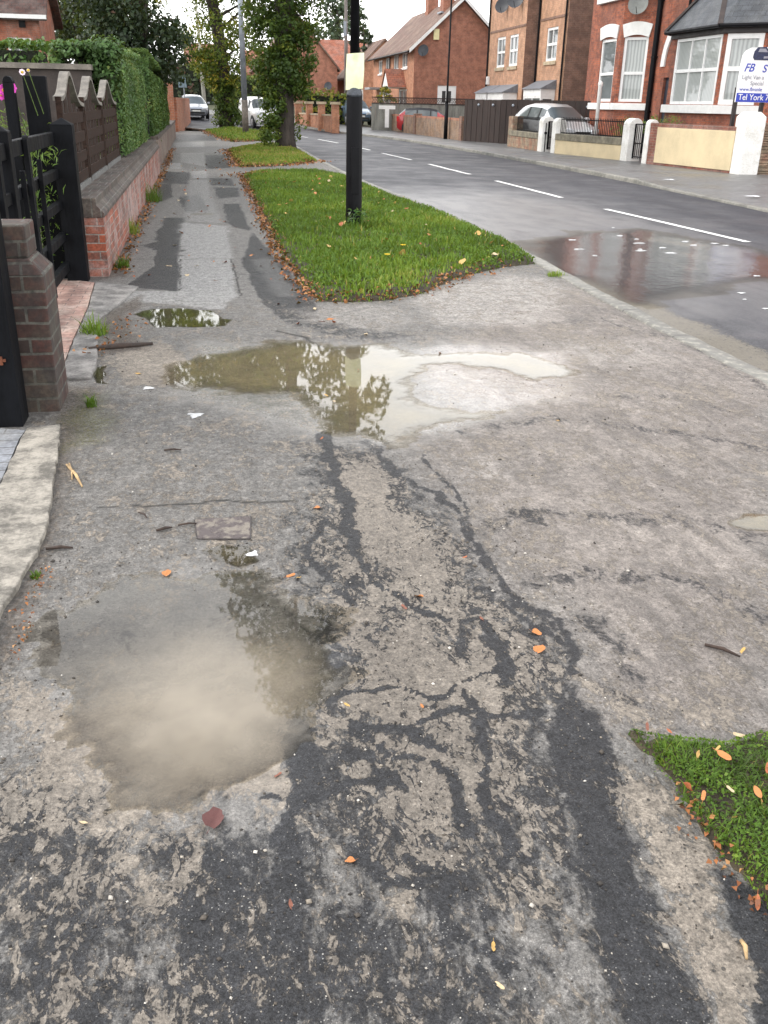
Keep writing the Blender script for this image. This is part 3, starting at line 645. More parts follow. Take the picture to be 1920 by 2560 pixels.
for j in range(len(kf2)):
    lift = -0.055 * (1 - float(sstep(19.8, 21.8, kf2[j, 1])))
    for q, w_ in enumerate(ww): V.append((kf2[j, 0] + nr_[j, 0] * w_, kf2[j, 1] + nr_[j, 1] * w_, float(terrain(kf2[j, 1])) - 0.001 + (lift if q == 0 else 0)))
i3 = np.arange(len(kf2) * 3).reshape(-1, 3)
tag(np_mesh('pavement', np.array(V), np.stack([i3[:-1, :-1], i3[:-1, 1:], i3[1:, 1:], i3[1:, :-1]], -1).reshape(-1, 4), PAVE), kind='structure')
# broad ground sheet under everything
gx = np.r_[np.linspace(-300, -30, 12), np.linspace(-25, 40, 40), np.linspace(50, 300, 12)]; gy = np.r_[np.linspace(-40, 0, 6), np.linspace(3, 110, 60), np.linspace(130, 500, 12)]
X, Y = np.meshgrid(gx, gy); ig = np.arange(X.size).reshape(X.shape)
GRD = simple('garden_soil', (0.075, 0.08, 0.045), 0.9, 0.4, 2.0, 0.4)
tag(np_mesh('ground', np.stack([X, Y, terrain(Y) - 0.16], -1).reshape(-1, 3), np.stack([ig[:-1, :-1], ig[:-1, 1:], ig[1:, 1:], ig[1:, :-1]], -1).reshape(-1, 4), GRD), kind='structure')
# forecourts behind the far walls
fc = MB(); yy_ = np.linspace(20, 62, 15)
for ya_, yb_ in zip(yy_[:-1], yy_[1:]): fc.quad((13.6, ya_, -.03 + terrain(ya_)), (30, ya_, -.03 + terrain(ya_)), (30, yb_, -.03 + terrain(yb_)), (13.6, yb_, -.03 + terrain(yb_)))
tag(fc.build('forecourt', PAVE), kind='structure')
# centre line: four metre dashes
WP = simple('road_paint', (0.72, 0.72, 0.70), 0.6, 0.22, 9, 0.2)
cl = np.array([(7.05, 3), (7.0, 11.5), (6.72, 15.4), (6.62, 21.6), (6.45, 27.7), (6.2, 33.5), (5.95, 40), (5.3, 47), (4.3, 53)])
ycur = 5.4
dash = MB()
while ycur < 50:
    ya, yb = ycur, ycur + 4.05
    for k in range(6):
        y0, y1 = ya + (yb - ya) * k / 6, ya + (yb - ya) * (k + 1) / 6; x0, x1 = np.interp([y0, y1], cl[:, 1], cl[:, 0])
        def zz(x, y):
            j = int(np.argmin(np.hypot(RX - x, RY - y))); return float(RZ.reshape(-1)[j]) + 0.006
        dash.quad((x0 - .055, y0, zz(x0, y0)), (x0 + .055, y0, zz(x0, y0)), (x1 + .055, y1, zz(x1, y1)), (x1 - .055, y1, zz(x1, y1)))
    ycur += 6.08
tag(dash.build('road_markings', WP), kind='structure')

# concrete edging, block paved drive and grey setts on the left
CONC = simple('old_concrete', (0.225, 0.207, 0.178), 0.85, 0.55, 9, 0.9, fine=70, bd=.01)
GCONC = simple('cracked_grey_concrete', (0.20, 0.19, 0.18), 0.85, 0.5, 7, 0.9, fine=60, bd=.01)
def slab(name, disp, z, mat, low=-0.06, wob=0.010):
    pts = []
    P = [U(a, b) for a, b in disp]
    for k in range(len(P)):
        a, b = P[k], P[(k + 1) % len(P)]; n = max(1, int((b - a).length / 0.06))
        for q in range(n):
            m = a.lerp(b, q / n); pts.append((m.x + (random.random() - .5) * wob, m.y + (random.random() - .5) * wob, low))
    return tag(MB().extrude(pts, (0, 0, z - low)).build(name, mat, bevel=0.008), kind='structure')
slab('edging', [(-60, 1600), (0, 1335), (84, 1200), (104, 1130), (122, 1010), (132, 925), (60, 932), (45, 955), (0, 1060), (-60, 1230)], 0.022, CONC)
slab('edging', [(206, 612), (300, 622), (262, 655), (240, 672), (205, 700), (212, 738), (208, 790), (196, 820), (150, 822), (131, 812), (161, 735), (191, 668)], 0.016, GCONC)
SETT = brick('block_paving', (0.29, 0.17, 0.14), (0.37, 0.235, 0.195), (0.10, 0.075, 0.065), 0.2, 0.1, 0.004, (0.5, 0.42, 0.36), 0.5, dirt_scale=3)
GSETT = brick('grey_setts', (0.16, 0.17, 0.19), (0.22, 0.225, 0.24), (0.06, 0.06, 0.06), 0.2, 0.1, 0.005, (0.28, 0.28, 0.27), 0.5, dirt_scale=3)
a = [U(150, 606), U(205, 613), U(190, 668), U(160, 735), U(130, 812), U(118, 830)]
pl = [(p.x - 0.004, p.y, 0.012) for p in a] + [(-3.2, 5.25, 0.012), (-3.2, 8.75, 0.012)]
tag(MB().extrude([(x, y, -.05) for x, y, z in pl], (0, 0, .062)).build('brick_drive', SETT), kind='structure')
a = [U(-60, 1225), U(0, 1056), U(44, 953), U(58, 934)]
pl = [(p.x - 0.004, p.y, 0.012) for p in a] + [(-1.5, 4.75, 0.012), (-2.6, 4.75, .012), (-2.6, 1.5, .012)]
tag(MB().extrude([(x, y, -.05) for x, y, z in pl], (0, 0, .062)).build('setts', GSETT), kind='structure')
# ------------------------------------------------------------------ materials shared by the built things
BLACK = simple('black_timber_paint', (0.0055, 0.006, 0.0075), 0.6, 0.4, 7, 0.35, stretch=(1, 1, 0.25), spec=0.09)
BROWN = simple('brown_stained_wood', (0.034, 0.021, 0.0165), 0.8, 0.45, 9, 0.5, stretch=(1, 1, 3), spec=.12)
CAPM = simple('pale_capping', (0.17, 0.155, 0.135), 0.8, 0.3, 10, 0.4)
WALLB = brick('lime_stained_brick', (0.34, 0.085, 0.042), (0.21, 0.085, 0.06), (0.30, 0.28, 0.25), stain=(0.30, 0.225, 0.205), stain_amt=0.9, dirt_scale=2.0, soot=0.5)
COPB = brick('coping_brick', (0.085, 0.055, 0.045), (0.06, 0.045, 0.04), (0.14, 0.135, 0.12), bw=0.078, rh=0.4, stain=(0.11, 0.10, 0.082), stain_amt=0.6, dirt_scale=3, soot=0.5)
PIERB = brick('dark_pier_brick', (0.070, 0.028, 0.022), (0.036, 0.024, 0.020), (0.105, 0.10, 0.085), bw=0.225, rh=0.078, ms=0.008, stain=(0.045, 0.042, 0.032), stain_amt=0.7, dirt_scale=2.6, soot=0.6)
METAL = simple('painted_black_metal', (0.0055, 0.0055, 0.007), 0.45, 0.3, 5, 0.12, spec=0.14)
GALV = simple('galvanised_metal', (0.30, 0.33, 0.37), 0.5, 0.2, 4, 0.1, metal=0.35)
WHITE = simple('white_paint', (0.78, 0.78, 0.76), 0.55, 0.07, 4, 0.1)
UPVC = simple('white_window_frame', (0.80, 0.80, 0.79), 0.35, 0.05, 4, 0.05)
RUST = simple('rusty_steel', (0.13, 0.042, 0.02), 0.8, 0.4, 20, 0.4)
BARK = simple('lime_bark', (0.052, 0.043, 0.036), 0.9, 0.45, 9, 1.0, bd=0.03, stretch=(1, 1, 0.2))

# ------------------------------------------------------------------ foliage tools
def leaf_quads(P, N, size, jitter=0.35, w=0.62, curl=0.12):
    """kite shaped leaves at P (n,3) facing roughly N (n,3)"""
    n = len(P); N = N + rng.normal(0, jitter, (n, 3)); N /= np.linalg.norm(N, axis=1)[:, None] + 1e-9
    A = np.cross(N, rng.normal(0, 1, (n, 3))); A /= np.linalg.norm(A, axis=1)[:, None] + 1e-9; B = np.cross(N, A)
    L = (size * rng.uniform(0.6, 1.25, n))[:, None]
    V = np.stack([P - A * L * .5, P + B * L * w * .5 + N * L * curl, P + A * L * .5 - N * L * curl, P - B * L * w * .5 + N * L * curl], 1).reshape(-1, 3)
    return V, np.arange(4 * n).reshape(n, 4)
def foliage(name, parts, mat, parent):
    """parts: list of (P, N, size, tint, kw)"""
    Vs, Fs, Ts, b = [], [], [], 0
    for P, N, size, tint, kw in parts:
        V, F = leaf_quads(P, N, size, **kw); Vs.append(V); Fs.append(F + b); b += len(V); Ts.append(np.repeat(np.clip(tint, 0, 1), 4))
    return np_mesh(name, np.vstack(Vs), np.vstack(Fs), mat, parent, attrs={'tint': np.concatenate(Ts)})
def clump_cloud(clumps, per, size, tint0, tspread=0.16, up=0.5, shell=0.55, kw=None):
    P, N, T = [], [], []
    for (c, r, k) in clumps:
        n = max(3, int(per * k)); d = rng.normal(0, 1, (n, 3)); d /= np.linalg.norm(d, axis=1)[:, None]
        rad = rng.uniform(shell, 1.0, n) ** 0.8; q = d * rad[:, None] * np.array(r); P.append(np.array(c) + q)
        nn = d + np.array([0, 0, up]); N.append(nn); base = tint0 + rng.normal(0, tspread)
        T.append(base + rng.normal(0, 0.09, n) + 0.10 * d[:, 2])
    return (np.vstack(P), np.vstack(N), size, np.concatenate(T), kw or {})
LIME = leafmat('lime_leaves', [(0.0, (0.028, 0.054, 0.013)), (0.4, (0.072, 0.124, 0.023)), (0.62, (0.157, 0.205, 0.029)), (0.85, (0.325, 0.295, 0.034)), (1.0, (0.512, 0.319, 0.039))], 0.30)
DARKL = leafmat('dark_leaves', [(0.0, (0.014, 0.021, 0.013)), (0.5, (0.030, 0.051, 0.026)), (0.8, (0.052, 0.071, 0.033)), (1.0, (0.115, 0.052, 0.039))], 0.2)
PALEL = leafmat('far_leaves', [(0.0, (0.04, 0.065, 0.045)), (0.5, (0.07, 0.105, 0.07)), (1.0, (0.12, 0.15, 0.09))], 0.25)
CONIF = leafmat('conifer_sprays', [(0.0, (0.034, 0.059, 0.023)), (0.5, (0.075, 0.148, 0.043)), (0.8, (0.131, 0.217, 0.058)), (1.0, (0.263, 0.260, 0.078))], 0.2)
LAUREL = leafmat('laurel_leaves', [(0.0, (0.02, 0.05, 0.014)), (0.5, (0.055, 0.13, 0.03)), (1.0, (0.14, 0.22, 0.06))], 0.25, 0.35)
GRASSM = leafmat('grass_blades', [(0.0, (0.037, 0.069, 0.010)), (0.4, (0.088, 0.174, 0.018)), (0.7, (0.169, 0.258, 0.030)), (0.9, (0.300, 0.291, 0.060)), (1.0, (0.338, 0.224, 0.090))], 0.3, 0.55)

def grow_tree(name, label, base, trunk, limbs, clumps_list, mat, group=None, trunk_pts=None):
    r = thing(name, label, 'tree', base, 0, group)
    m = MB(); m.tube(*trunk, n=14)
    for pts, rs in limbs: m.tube(pts, rs, 7)
    m.build('trunk', BARK, r, smooth=True)
    foliage('crown', clumps_list, mat, r)
    return r
def limb_set(base, z0, z1, n, reach, rb):
    out = []
    for k in range(n):
        z = z0 + (z1 - z0) * (k + random.random()) / n; an = random.uniform(0, 2 * math.pi); L = reach(z) * random.uniform(.6, 1)
        a = Vector((base[0], base[1], z)); d = Vector((math.cos(an), math.sin(an), random.uniform(.3, .9)))
        out.append(([a, a + d * L * .5 + Vector((0, 0, random.uniform(-.1, .2))), a + d * L], [rb, rb * .6, rb * .2]))
    return out

# ---- nearer street lime
b1 = U(617, 320); b1.z = -0.02
tr = ([(b1.x, b1.y, b1.z - .1), (b1.x - .01, b1.y, .35), (b1.x + .02, b1.y, 1.4), (b1.x - .02, b1.y, 3.0), (b1.x + .05, b1.y, 6), (b1.x, b1.y, 11), (b1.x, b1.y, 22)], [.42, .34, .30, .29, .26, .18, .04])
def prof1(z): return 0.95 + 0.35 * min(1, max(0, (z - 2) / 2.5)) + (2.2 * min(1, max(0, (z - 4.6) / 4)) if z < 15 else 2.2 * max(0, 1 - (z - 15) / 8.5))
cl = []
for _ in range(450):
    z = random.uniform(1.7, 5.6); rr = prof1(z) * math.sqrt(random.random()); an = random.uniform(0, 6.283)
    cl.append(((b1.x + rr * math.cos(an), b1.y + rr * math.sin(an), z), (.26, .26, .2), 1))
hi = []
for _ in range(430):
    z = random.uniform(5.2, 23.5); rr = prof1(z) * math.sqrt(random.random()); an = random.uniform(0, 6.283)
    hi.append(((b1.x + rr * math.cos(an), b1.y + rr * math.sin(an), z), (.6, .6, .5), 1))
lo = []
for _ in range(60):
    z = random.uniform(0.1, 2.0); lo.append(((b1.x - .5 + random.uniform(-.42, .25) + (.12 * z if z > 1 else 0), b1.y - .35 + random.uniform(-.3, .3), z), (.22, .22, .2), 1))
for _ in range(9):
    lo.append(((b1.x + .5 + random.uniform(-.1, .25), b1.y - .1, random.uniform(.15, 1.0)), (.13, .13, .18), .4))
grow_tree('lime_tree', 'street lime with thick bare lower trunk and leafy shoots, nearest tree on the verge', b1, tr, limb_set(b1, 3, 15, 26, lambda z: prof1(z) * .9, .07),
          [clump_cloud(cl, 36, .125, .24, .15), clump_cloud(hi, 40, .30, .42, .14), clump_cloud(lo, 34, .115, .42, .12)], LIME, 'limes along the grass verge')
# ---- farther lime
b2 = U(490, 276)
tr = ([(b2.x, b2.y, b2.z - .2), (b2.x, b2.y, b2.z + .4), (b2.x - .05, b2.y, 3), (b2.x - .3, b2.y, 5.5), (b2.x - .8, b2.y, 8), (b2.x - .9, b2.y, 16)], [.5, .40, .36, .33, .28, .05])
def prof2(z): return 1.0 + 2.0 * min(1, max(0, (z - 2.2) / 3.2)) + (1.2 * min(1, max(0, (z - 5) / 4)) if z < 12 else 1.2 - (z - 12) * .45)
cl = []
for _ in range(420):
    z = random.uniform(1.9, 8.2); rr = max(.3, prof2(z)) * math.sqrt(random.random()); an = random.uniform(0, 6.283)
    xx = b2.x - .25 + rr * math.cos(an)
    if abs(xx + .78) < .62 and 5.0 < z < 8.3: continue
    cl.append(((xx, b2.y + rr * math.sin(an), z), (.42, .42, .28), 1))
hi = []
for _ in range(230):
    z = random.uniform(7.6, 17.5); rr = max(.3, prof2(z)) * math.sqrt(random.random()); an = random.uniform(0, 6.283)
    hi.append(((b2.x - .5 + rr * math.cos(an), b2.y + rr * math.sin(an), z), (.8, .8, .6), 1))
lo = []
for _ in range(80):
    z = random.uniform(.3, 2.6); lo.append(((b2.x + random.uniform(-.6, .75) * (1.2 - z * .2), b2.y - .4 + random.uniform(-.3, .3), z), (.28, .28, .25), 1))
grow_tree('lime_tree', 'yellowing lime tree beyond the first, leafy down to its base beside the grey post', b2, tr, limb_set(b2, 3.5, 15, 26, lambda z: max(.4, prof2(z)) * .9, .09),
          [clump_cloud(cl, 32, .17, .56, .17), clump_cloud(hi, 36, .4, .55, .14), clump_cloud(lo, 30, .16, .34, .12)], LIME, 'limes along the grass verge')
# ---- dark tree over the hedges
b3 = Vector((-1.75, 34.5, -.1))
tr = ([b3, (b3.x + .1, b3.y, 2.5), (b3.x + .3, b3.y, 5), (b3.x + .2, b3.y, 11)], [.22, .18, .14, .05])
cl = []
for _ in range(520):
    an = random.uniform(0, 6.283); z = random.choice((random.uniform(2.2, 5.2), random.uniform(2.2, 11))); R = 1.9 * math.sin(math.pi * min(1, (z - .6) / 11.5)) ** .7; rr = R * math.sqrt(random.uniform(.05, 1)); 
    if b3.x + rr * math.cos(an) > -1.15 and z > 4.0: continue
    cl.append(((b3.x + rr * math.cos(an) - .2, b3.y + rr * math.sin(an), z - .1 * rr), (.5, .5, .3), 1))
for _ in range(26): cl.append(((b3.x + random.uniform(.5, 1.5), b3.y - random.uniform(0, 1.5), random.uniform(2.0, 3.6)), (.4, .4, .22), .8))
grow_tree('dark_tree', 'dark bushy tree with a purple tinge leaning over the clipped hedges', b3, tr, limb_set(b3, 2, 9, 20, lambda z: 1.5, .05), [clump_cloud(cl, 34, .16, .40, .18)], DARKL)
def far_tree(label, base, h, r, n, mat, tint, leaf, cat='tree', name='garden_tree', low=.3, per=30):
    base = Vector(base); cl = []
    for _ in range(n):
        an = random.uniform(0, 6.283); u = random.uniform(low, 1); R = r * math.sin(math.pi * (0.12 + 0.86 * u)) ** .6; rr = R * math.sqrt(random.random())
        cl.append(((base.x + rr * math.cos(an), base.y + rr * math.sin(an), base.z + h * u), (r * .22, r * .22, r * .16), 1))
    return grow_tree(name, label, base, ([base, base + Vector((.1, 0, h * .4)), base + Vector((0, 0, h * .85))], [.03 * h, .022 * h, .006 * h]), limb_set(base, base.z + h * .3, base.z + h * .8, 10, lambda z: r * .7, .01 * h),
                     [clump_cloud(cl, per, leaf, tint, .12)], mat)
far_tree('tall pale blue-green tree rising behind the brick house corner', (-8.3, 58, .3), 10.5, 2.2, 130, PALEL, .42, .30)
far_tree('light green tree between the pale tree and the dark one', (-5.4, 50, 0), 6.6, 1.5, 100, DARKL, .62, .22, per=26)
far_tree('feathery tree showing sky beside the dark purple one', (-4.6, 52, .2), 11, 2.3, 110, DARKL, .7, .24, per=20)
far_tree('tall dark tree behind the far red roofs', (-9, 104, 1.5), 15, 4.5, 150, DARKL, .45, .55)
far_tree('round tree behind the orange roofed house', (18, 130, 1.6), 13, 4.0, 120, PALEL, .5, .5)
far_tree('pointed conifer beside the gabled brick semi', (15.0, 92, 1.4), 7.5, 1.3, 60, DARKL, .35, .3, low=.1)

# ------------------------------------------------------------------ hedges
def hedge(label, x0, x1, y0, y1, zb, zt, mat, size, dens, tint, name='hedge', cat='hedge', wob=.07, top_y=None, faces='xyYt', round_=.16, core=(0.012, 0.016, 0.008), kw=None):
    r = thing(name, label, cat, ((x0 + x1) / 2, (y0 + y1) / 2, zb)); parts = []
    def zt_at(y): return zt + 0 * y if top_y is None else zt + (top_y - zt) * np.clip((y - y0) / (y1 - y0), 0, 1)
    def face(n, fn):
        n = int(n); a, b = rng.random(n), rng.random(n); P, N = fn(a, b)
        k = fbm(P[:, 0] * 2.2 + P[:, 1] * 1.3, P[:, 2] * 2.2 + P[:, 1] * .9, 77, 3) - .5
        P = P + N * (k * wob * 3.2)[:, None] + N * rng.normal(0, wob * .4, n)[:, None]
        parts.append((P, N, size, tint + k * .9 + rng.normal(0, .12, n), kw or {'jitter': .5}))
    hx = x1 - x0; A = (y1 - y0) * (zt - zb)
    def edge(P, b):
        z = P[:, 2]; t = sstep(.75, 1, (z - zb) / (zt_at(P[:, 1]) - zb + 1e-6)); return t * round_
    def fx(a, b):
        y = y0 + a * (y1 - y0); P = np.stack([np.full_like(a, x1), y, zb + b * (zt_at(y) - zb)], -1); P[:, 0] -= edge(P, b); return P, np.tile([1., 0, .15], (len(a), 1))
    def fX(a, b):
        P, N = fx(a, b); P[:, 0] = x0 + edge(P, b); N[:, 0] = -1; return P, N
    def fy(a, b):
        P = np.stack([x0 + a * hx, np.full_like(a, y0), zb + b * (zt - zb)], -1); P[:, 1] += edge(P, b); return P, np.tile([0, -1., .15], (len(a), 1))
    def fY(a, b):
        P = np.stack([x0 + a * hx, np.full_like(a, y1), zb + b * ((top_y or zt) - zb)], -1); P[:, 1] -= edge(P, b); return P, np.tile([0, 1., .15], (len(a), 1))
    def ft(a, b):
        y = y0 + b * (y1 - y0); return np.stack([x0 + a * hx, y, zt_at(y)], -1), np.tile([0., 0, 1], (len(a), 1))
    if 'x' in faces: face(dens * A, fx)
    if 'X' in faces: face(dens * A * .6, fX)
    if 'y' in faces: face(dens * hx * (zt - zb), fy)
    if 'Y' in faces: face(dens * hx * (zt - zb), fY)
    if 't' in faces: face(dens * hx * (y1 - y0), ft)
    foliage('foliage', parts, mat, r)
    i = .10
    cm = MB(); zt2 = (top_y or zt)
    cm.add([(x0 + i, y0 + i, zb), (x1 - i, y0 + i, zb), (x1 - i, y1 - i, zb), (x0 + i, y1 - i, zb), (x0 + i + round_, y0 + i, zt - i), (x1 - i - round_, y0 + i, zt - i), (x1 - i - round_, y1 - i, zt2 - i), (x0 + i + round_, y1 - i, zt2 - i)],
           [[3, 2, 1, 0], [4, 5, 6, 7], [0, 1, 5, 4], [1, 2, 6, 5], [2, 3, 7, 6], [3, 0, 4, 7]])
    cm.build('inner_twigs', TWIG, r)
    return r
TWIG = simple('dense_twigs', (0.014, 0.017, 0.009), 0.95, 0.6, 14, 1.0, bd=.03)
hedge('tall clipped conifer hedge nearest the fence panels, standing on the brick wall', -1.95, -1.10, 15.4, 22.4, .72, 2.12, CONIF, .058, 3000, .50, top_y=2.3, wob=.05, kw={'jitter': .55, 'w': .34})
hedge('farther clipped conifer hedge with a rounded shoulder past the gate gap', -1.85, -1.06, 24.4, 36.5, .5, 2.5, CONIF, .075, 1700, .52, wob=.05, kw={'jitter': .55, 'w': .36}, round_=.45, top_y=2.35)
# ragged top: brown hollow hedge end above the panels
r = thing('conifer_bush', 'ragged conifer with bare brown branches hanging behind the wavy fence panels', 'bush', (-1.55, 15.4, 0))
m = MB()
for k in range(26):
    a = Vector((-1.6 + random.uniform(-.3, .4), 15.7, 1.5)); bq = Vector((-1.55 + random.uniform(-.42, .42), 15.25 + random.uniform(-.1, .2), random.uniform(1.7, 2.15)))
    m.tube([a, a.lerp(bq, .5) + Vector((random.uniform(-.1, .1), 0, .05)), bq], [.014, .009, .004], 5)
m.tube([(-1.6, 15.7, -.1), (-1.6, 15.7, 1.6)], [.07, .05], 7); m.build('branches', BARK, r, smooth=True)
cl = [((-1.53 + random.uniform(-.36, .38), 15.4 + random.uniform(-.25, .4), 2.13 + random.uniform(-.05, .06)), (.16, .2, .07), 1) for _ in range(60)]
cl += [((-1.92 + random.uniform(-.05, .05), 15.4 + random.uniform(-.2, .3), random.uniform(1.7, 2.1)), (.09, .15, .12), 1) for _ in range(16)] + [((-1.25 + random.uniform(-.15, .12), 15.35, random.uniform(1.6, 2.2)), (.18, .2, .16), 1) for _ in range(26)]
foliage('foliage', [clump_cloud(cl, 60, .07, .34, .14)], CONIF, r)
hedge('bright laurel hedge showing over the dark garden wall', -9, -2.1, 16.4, 17.6, .5, 2.24, LAUREL, .12, 380, .6, faces='yt', wob=.07, kw={'jitter': .6, 'w': .42})
# far greenery
hedge('long dark hedge across the road bend behind the silver car', -7.5, 3.0, 88, 91, 1.0, 4.2, DARKL, .34, 34, .62, faces='yt', wob=.35)
hedge('mid green hedge behind the second lime and white van', 2.2, 7.4, 80, 82, .7, 3.1, LIME, .3, 45, .40, faces='yt', wob=.3)
hedge('light green garden hedge behind the capped brick wall', 6.9, 10.2, 66.5, 68, .1, 2.0, LIME, .22, 80, .58, faces='yt', wob=.28)

# ------------------------------------------------------------------ grass
def blades(name, poly, n, h, hv, base_z, label_kind='stuff', dens_fn=None, width=.006, edge=.12, lean=.5, tint0=.45, dry=.0, nseg=2, patch=1.4):
    P = np.array(poly); lo, hi = P.min(0), P.max(0)
    pts = np.empty((0, 2))
    while len(pts) < n:
        q = rng.random((n, 2)) * (hi - lo) + lo; s = sd_poly(q[:, 0], q[:, 1], poly); wob = (fbm(q[:, 0] * 6, q[:, 1] * 6, 13, 3) - .5) * .12
        keep = (s + wob > 0) & (rng.random(n) < .35 + .65 * sstep(0, edge, s + wob))
        if dens_fn is not None: keep &= rng.random(n) < dens_fn(q[:, 0], q[:, 1])
        pts = np.vstack([pts, q[keep]])
    pts = pts[:n]; x, y = pts.T; s = sd_poly(x, y, poly)
    t1 = fbm(x * patch, y * patch, 41, 4); t2 = fbm(x * 7, y * 7, 43, 3)
    hh = h * (1 + hv * rng.normal(0, 1, n)).clip(.3, 2) * (.45 + .55 * sstep(0, edge * 1.5, s)) * (.55 + .9 * t2)
    an = rng.uniform(0, 2 * np.pi, n); ln = hh * lean * rng.uniform(.2, 1.3, n); dx, dy = np.cos(an) * ln, np.sin(an) * ln
    wa = an + np.pi / 2 + rng.normal(0, .4, n); w = width * rng.uniform(.6, 1.4, n); wx, wy = np.cos(wa) * w, np.sin(wa) * w
    z0 = base_z(x, y)
    V = np.empty((n, 5, 3))
    V[:, 0] = np.stack([x - wx, y - wy, z0], -1); V[:, 1] = np.stack([x + wx, y + wy, z0], -1)
    V[:, 2] = np.stack([x + dx * .4 + wx * .8, y + dy * .4 + wy * .8, z0 + hh * .6], -1); V[:, 3] = np.stack([x + dx * .4 - wx * .8, y + dy * .4 - wy * .8, z0 + hh * .6], -1)
    V[:, 4] = np.stack([x + dx, y + dy, z0 + hh * rng.uniform(.75, 1.0, n)], -1)
    b = np.arange(n) * 5
    F = np.vstack([np.stack([b, b + 1, b + 2], -1), np.stack([b, b + 2, b + 3], -1), np.stack([b + 3, b + 2, b + 4], -1)])
    tint = tint0 + (t1 - .5) * 1.0 + (t2 - .5) * .4 + rng.normal(0, .10, n); dr = rng.random(n) < dry; tint[dr] = rng.uniform(.85, 1, dr.sum())
    o = np_mesh(name, V.reshape(-1, 3), F, GRASSM, attrs={'tint': np.repeat(np.clip(tint, 0, 1), 5)})
    return tag(o, kind='stuff')
SOIL = simple('verge_soil', (0.045, 0.036, 0.022), 0.95, 0.5, 16, 0.8, bd=.02)
V1 = D((682, 652), (640, 603), (602, 556), (578, 492), (548, 432), (528, 392), (521, 380), (560, 373), (690, 372), (755, 384), (850, 425), (950, 458), (1050, 503), (1100, 523), (1150, 552), (1168, 570), (1090, 580), (1000, 600), (920, 635), (850, 648), (760, 656))
V2 = D((490, 324), (500, 345), (515, 362), (600, 359), (690, 349), (668, 336), (640, 322), (612, 313), (560, 312))
V3 = D((440, 283), (470, 297), (500, 307), (560, 305), (600, 300), (585, 290), (560, 285), (500, 275))
V4 = D((1345, 1570), (1360, 1600), (1415, 1655), (1462, 1730), (1510, 1800), (1555, 1865), (1610, 1920), (1670, 1990)) + [(1.18, .7), (1.3, .2), (3.2, .2), (3.2, 1.95), (2.3, 1.78)] + D((1640, 1576), (1560, 1606), (1470, 1596), (1400, 1580))
def verge_base(name, poly, hgt, ea=-.09, eb=.16):
    P = np.array(poly); st = .06 if P[:, 1].max() < 25 else .12
    xs = np.arange(P[:, 0].min() - .1, P[:, 0].max() + .1, st); ys = np.arange(P[:, 1].min() - .1, P[:, 1].max() + .1, st)
    X, Y = np.meshgrid(xs, ys); s = sd_poly(X, Y, poly); Z = terrain(Y) - .05 + (.05 + hgt) * sstep(ea, eb, s) + (fbm(X * 5, Y * 5, 3, 3) - .5) * .03
    ix = np.arange(X.size).reshape(X.shape); ok = s > -.14; c = ok[:-1, :-1] & ok[:-1, 1:] & ok[1:, 1:] & ok[1:, :-1]
    F = np.stack([ix[:-1, :-1], ix[:-1, 1:], ix[1:, 1:], ix[1:, :-1]], -1)[c]
    tag(np_mesh(name, np.stack([X, Y, Z], -1).reshape(-1, 3), F, SOIL, smooth=True), kind='structure')
    return lambda x, y: terrain(y) - .055 + (.05 + hgt) * sstep(ea, eb, sd_poly(x, y, poly))
zv1 = verge_base('verge', V1, .05); zv2 = verge_base('verge', V2, .04); zv3 = verge_base('verge', V3, .05); zv4 = verge_base('verge', V4, .02, -.05, .05)
blades('grass', V1, 80000, .052, .45, zv1, tint0=.44, dry=.025, width=.0065, patch=.9, edge=.22, dens_fn=lambda x, y: .35 + .65 * sstep(.34, .5, fbm(x * 2.3, y * 2.3, 91, 4)))
blades('grass', V2, 16000, .06, .3, zv2, tint0=.62, dry=.22, width=.013)
blades('grass', V3, 8000, .09, .3, zv3, tint0=.52, dry=.1, width=.02)
blades('grass', V4, 15000, .022, .4, zv4, tint0=.33, dry=.02, width=.0017, lean=1.1, edge=.05, patch=4, dens_fn=lambda x, y: ((x < 1.85) & (y > .95)) * (.04 + .96 * sstep(.40, .54, fbm(x * 11, y * 11, 71, 3))))
# clover and moss leaves between the blades of the near patch
q = rng.random((13000, 2)) * np.array([.9, 1.1]) + np.array([.95, .9]); s_ = sd_poly(q[:, 0], q[:, 1], V4); q = q[s_ + (fbm(q[:, 0] * 9, q[:, 1] * 9, 3, 3) - .5) * .09 > .0]
tz = fbm(q[:, 0] * 14, q[:, 1] * 14, 19, 3)
P = np.stack([q[:, 0], q[:, 1], zv4(q[:, 0], q[:, 1]) + .006 + .022 * tz], -1)
tag(foliage('clover', [(P, np.tile([0., 0, 1.], (len(P), 1)), .010, .27 + (tz - .5) * .8 + rng.normal(0, .12, len(P)), {'jitter': .55, 'w': .8})], GRASSM, None), kind='stuff')
q = rng.random((26000, 2)) * np.array([3.2, 14]) + np.array([.7, 7.5]); s_ = sd_poly(q[:, 0], q[:, 1], V1); cv = fbm(q[:, 0] * 1.7, q[:, 1] * 1.7, 123, 4)
q = q[(s_ > .05) & (cv > .50)]; P = np.stack([q[:, 0], q[:, 1], zv1(q[:, 0], q[:, 1]) + .02 + rng.random(len(q)) * .03], -1)
tag(foliage('clover', [(P, np.tile([0., 0, 1.], (len(P), 1)), .032, .38 + rng.normal(0, .14, len(P)), {'jitter': .5, 'w': .8})], GRASSM, None), kind='stuff')
# longer tuft round the lamp post
lp = U(764, 497)
blades('grass', [(lp.x - .35, lp.y - .5), (lp.x + .55, lp.y - .45), (lp.x + .6, lp.y + .2), (lp.x - .2, lp.y + .25)], 900, .085, .5, zv1, tint0=.45, width=.006, lean=.7)
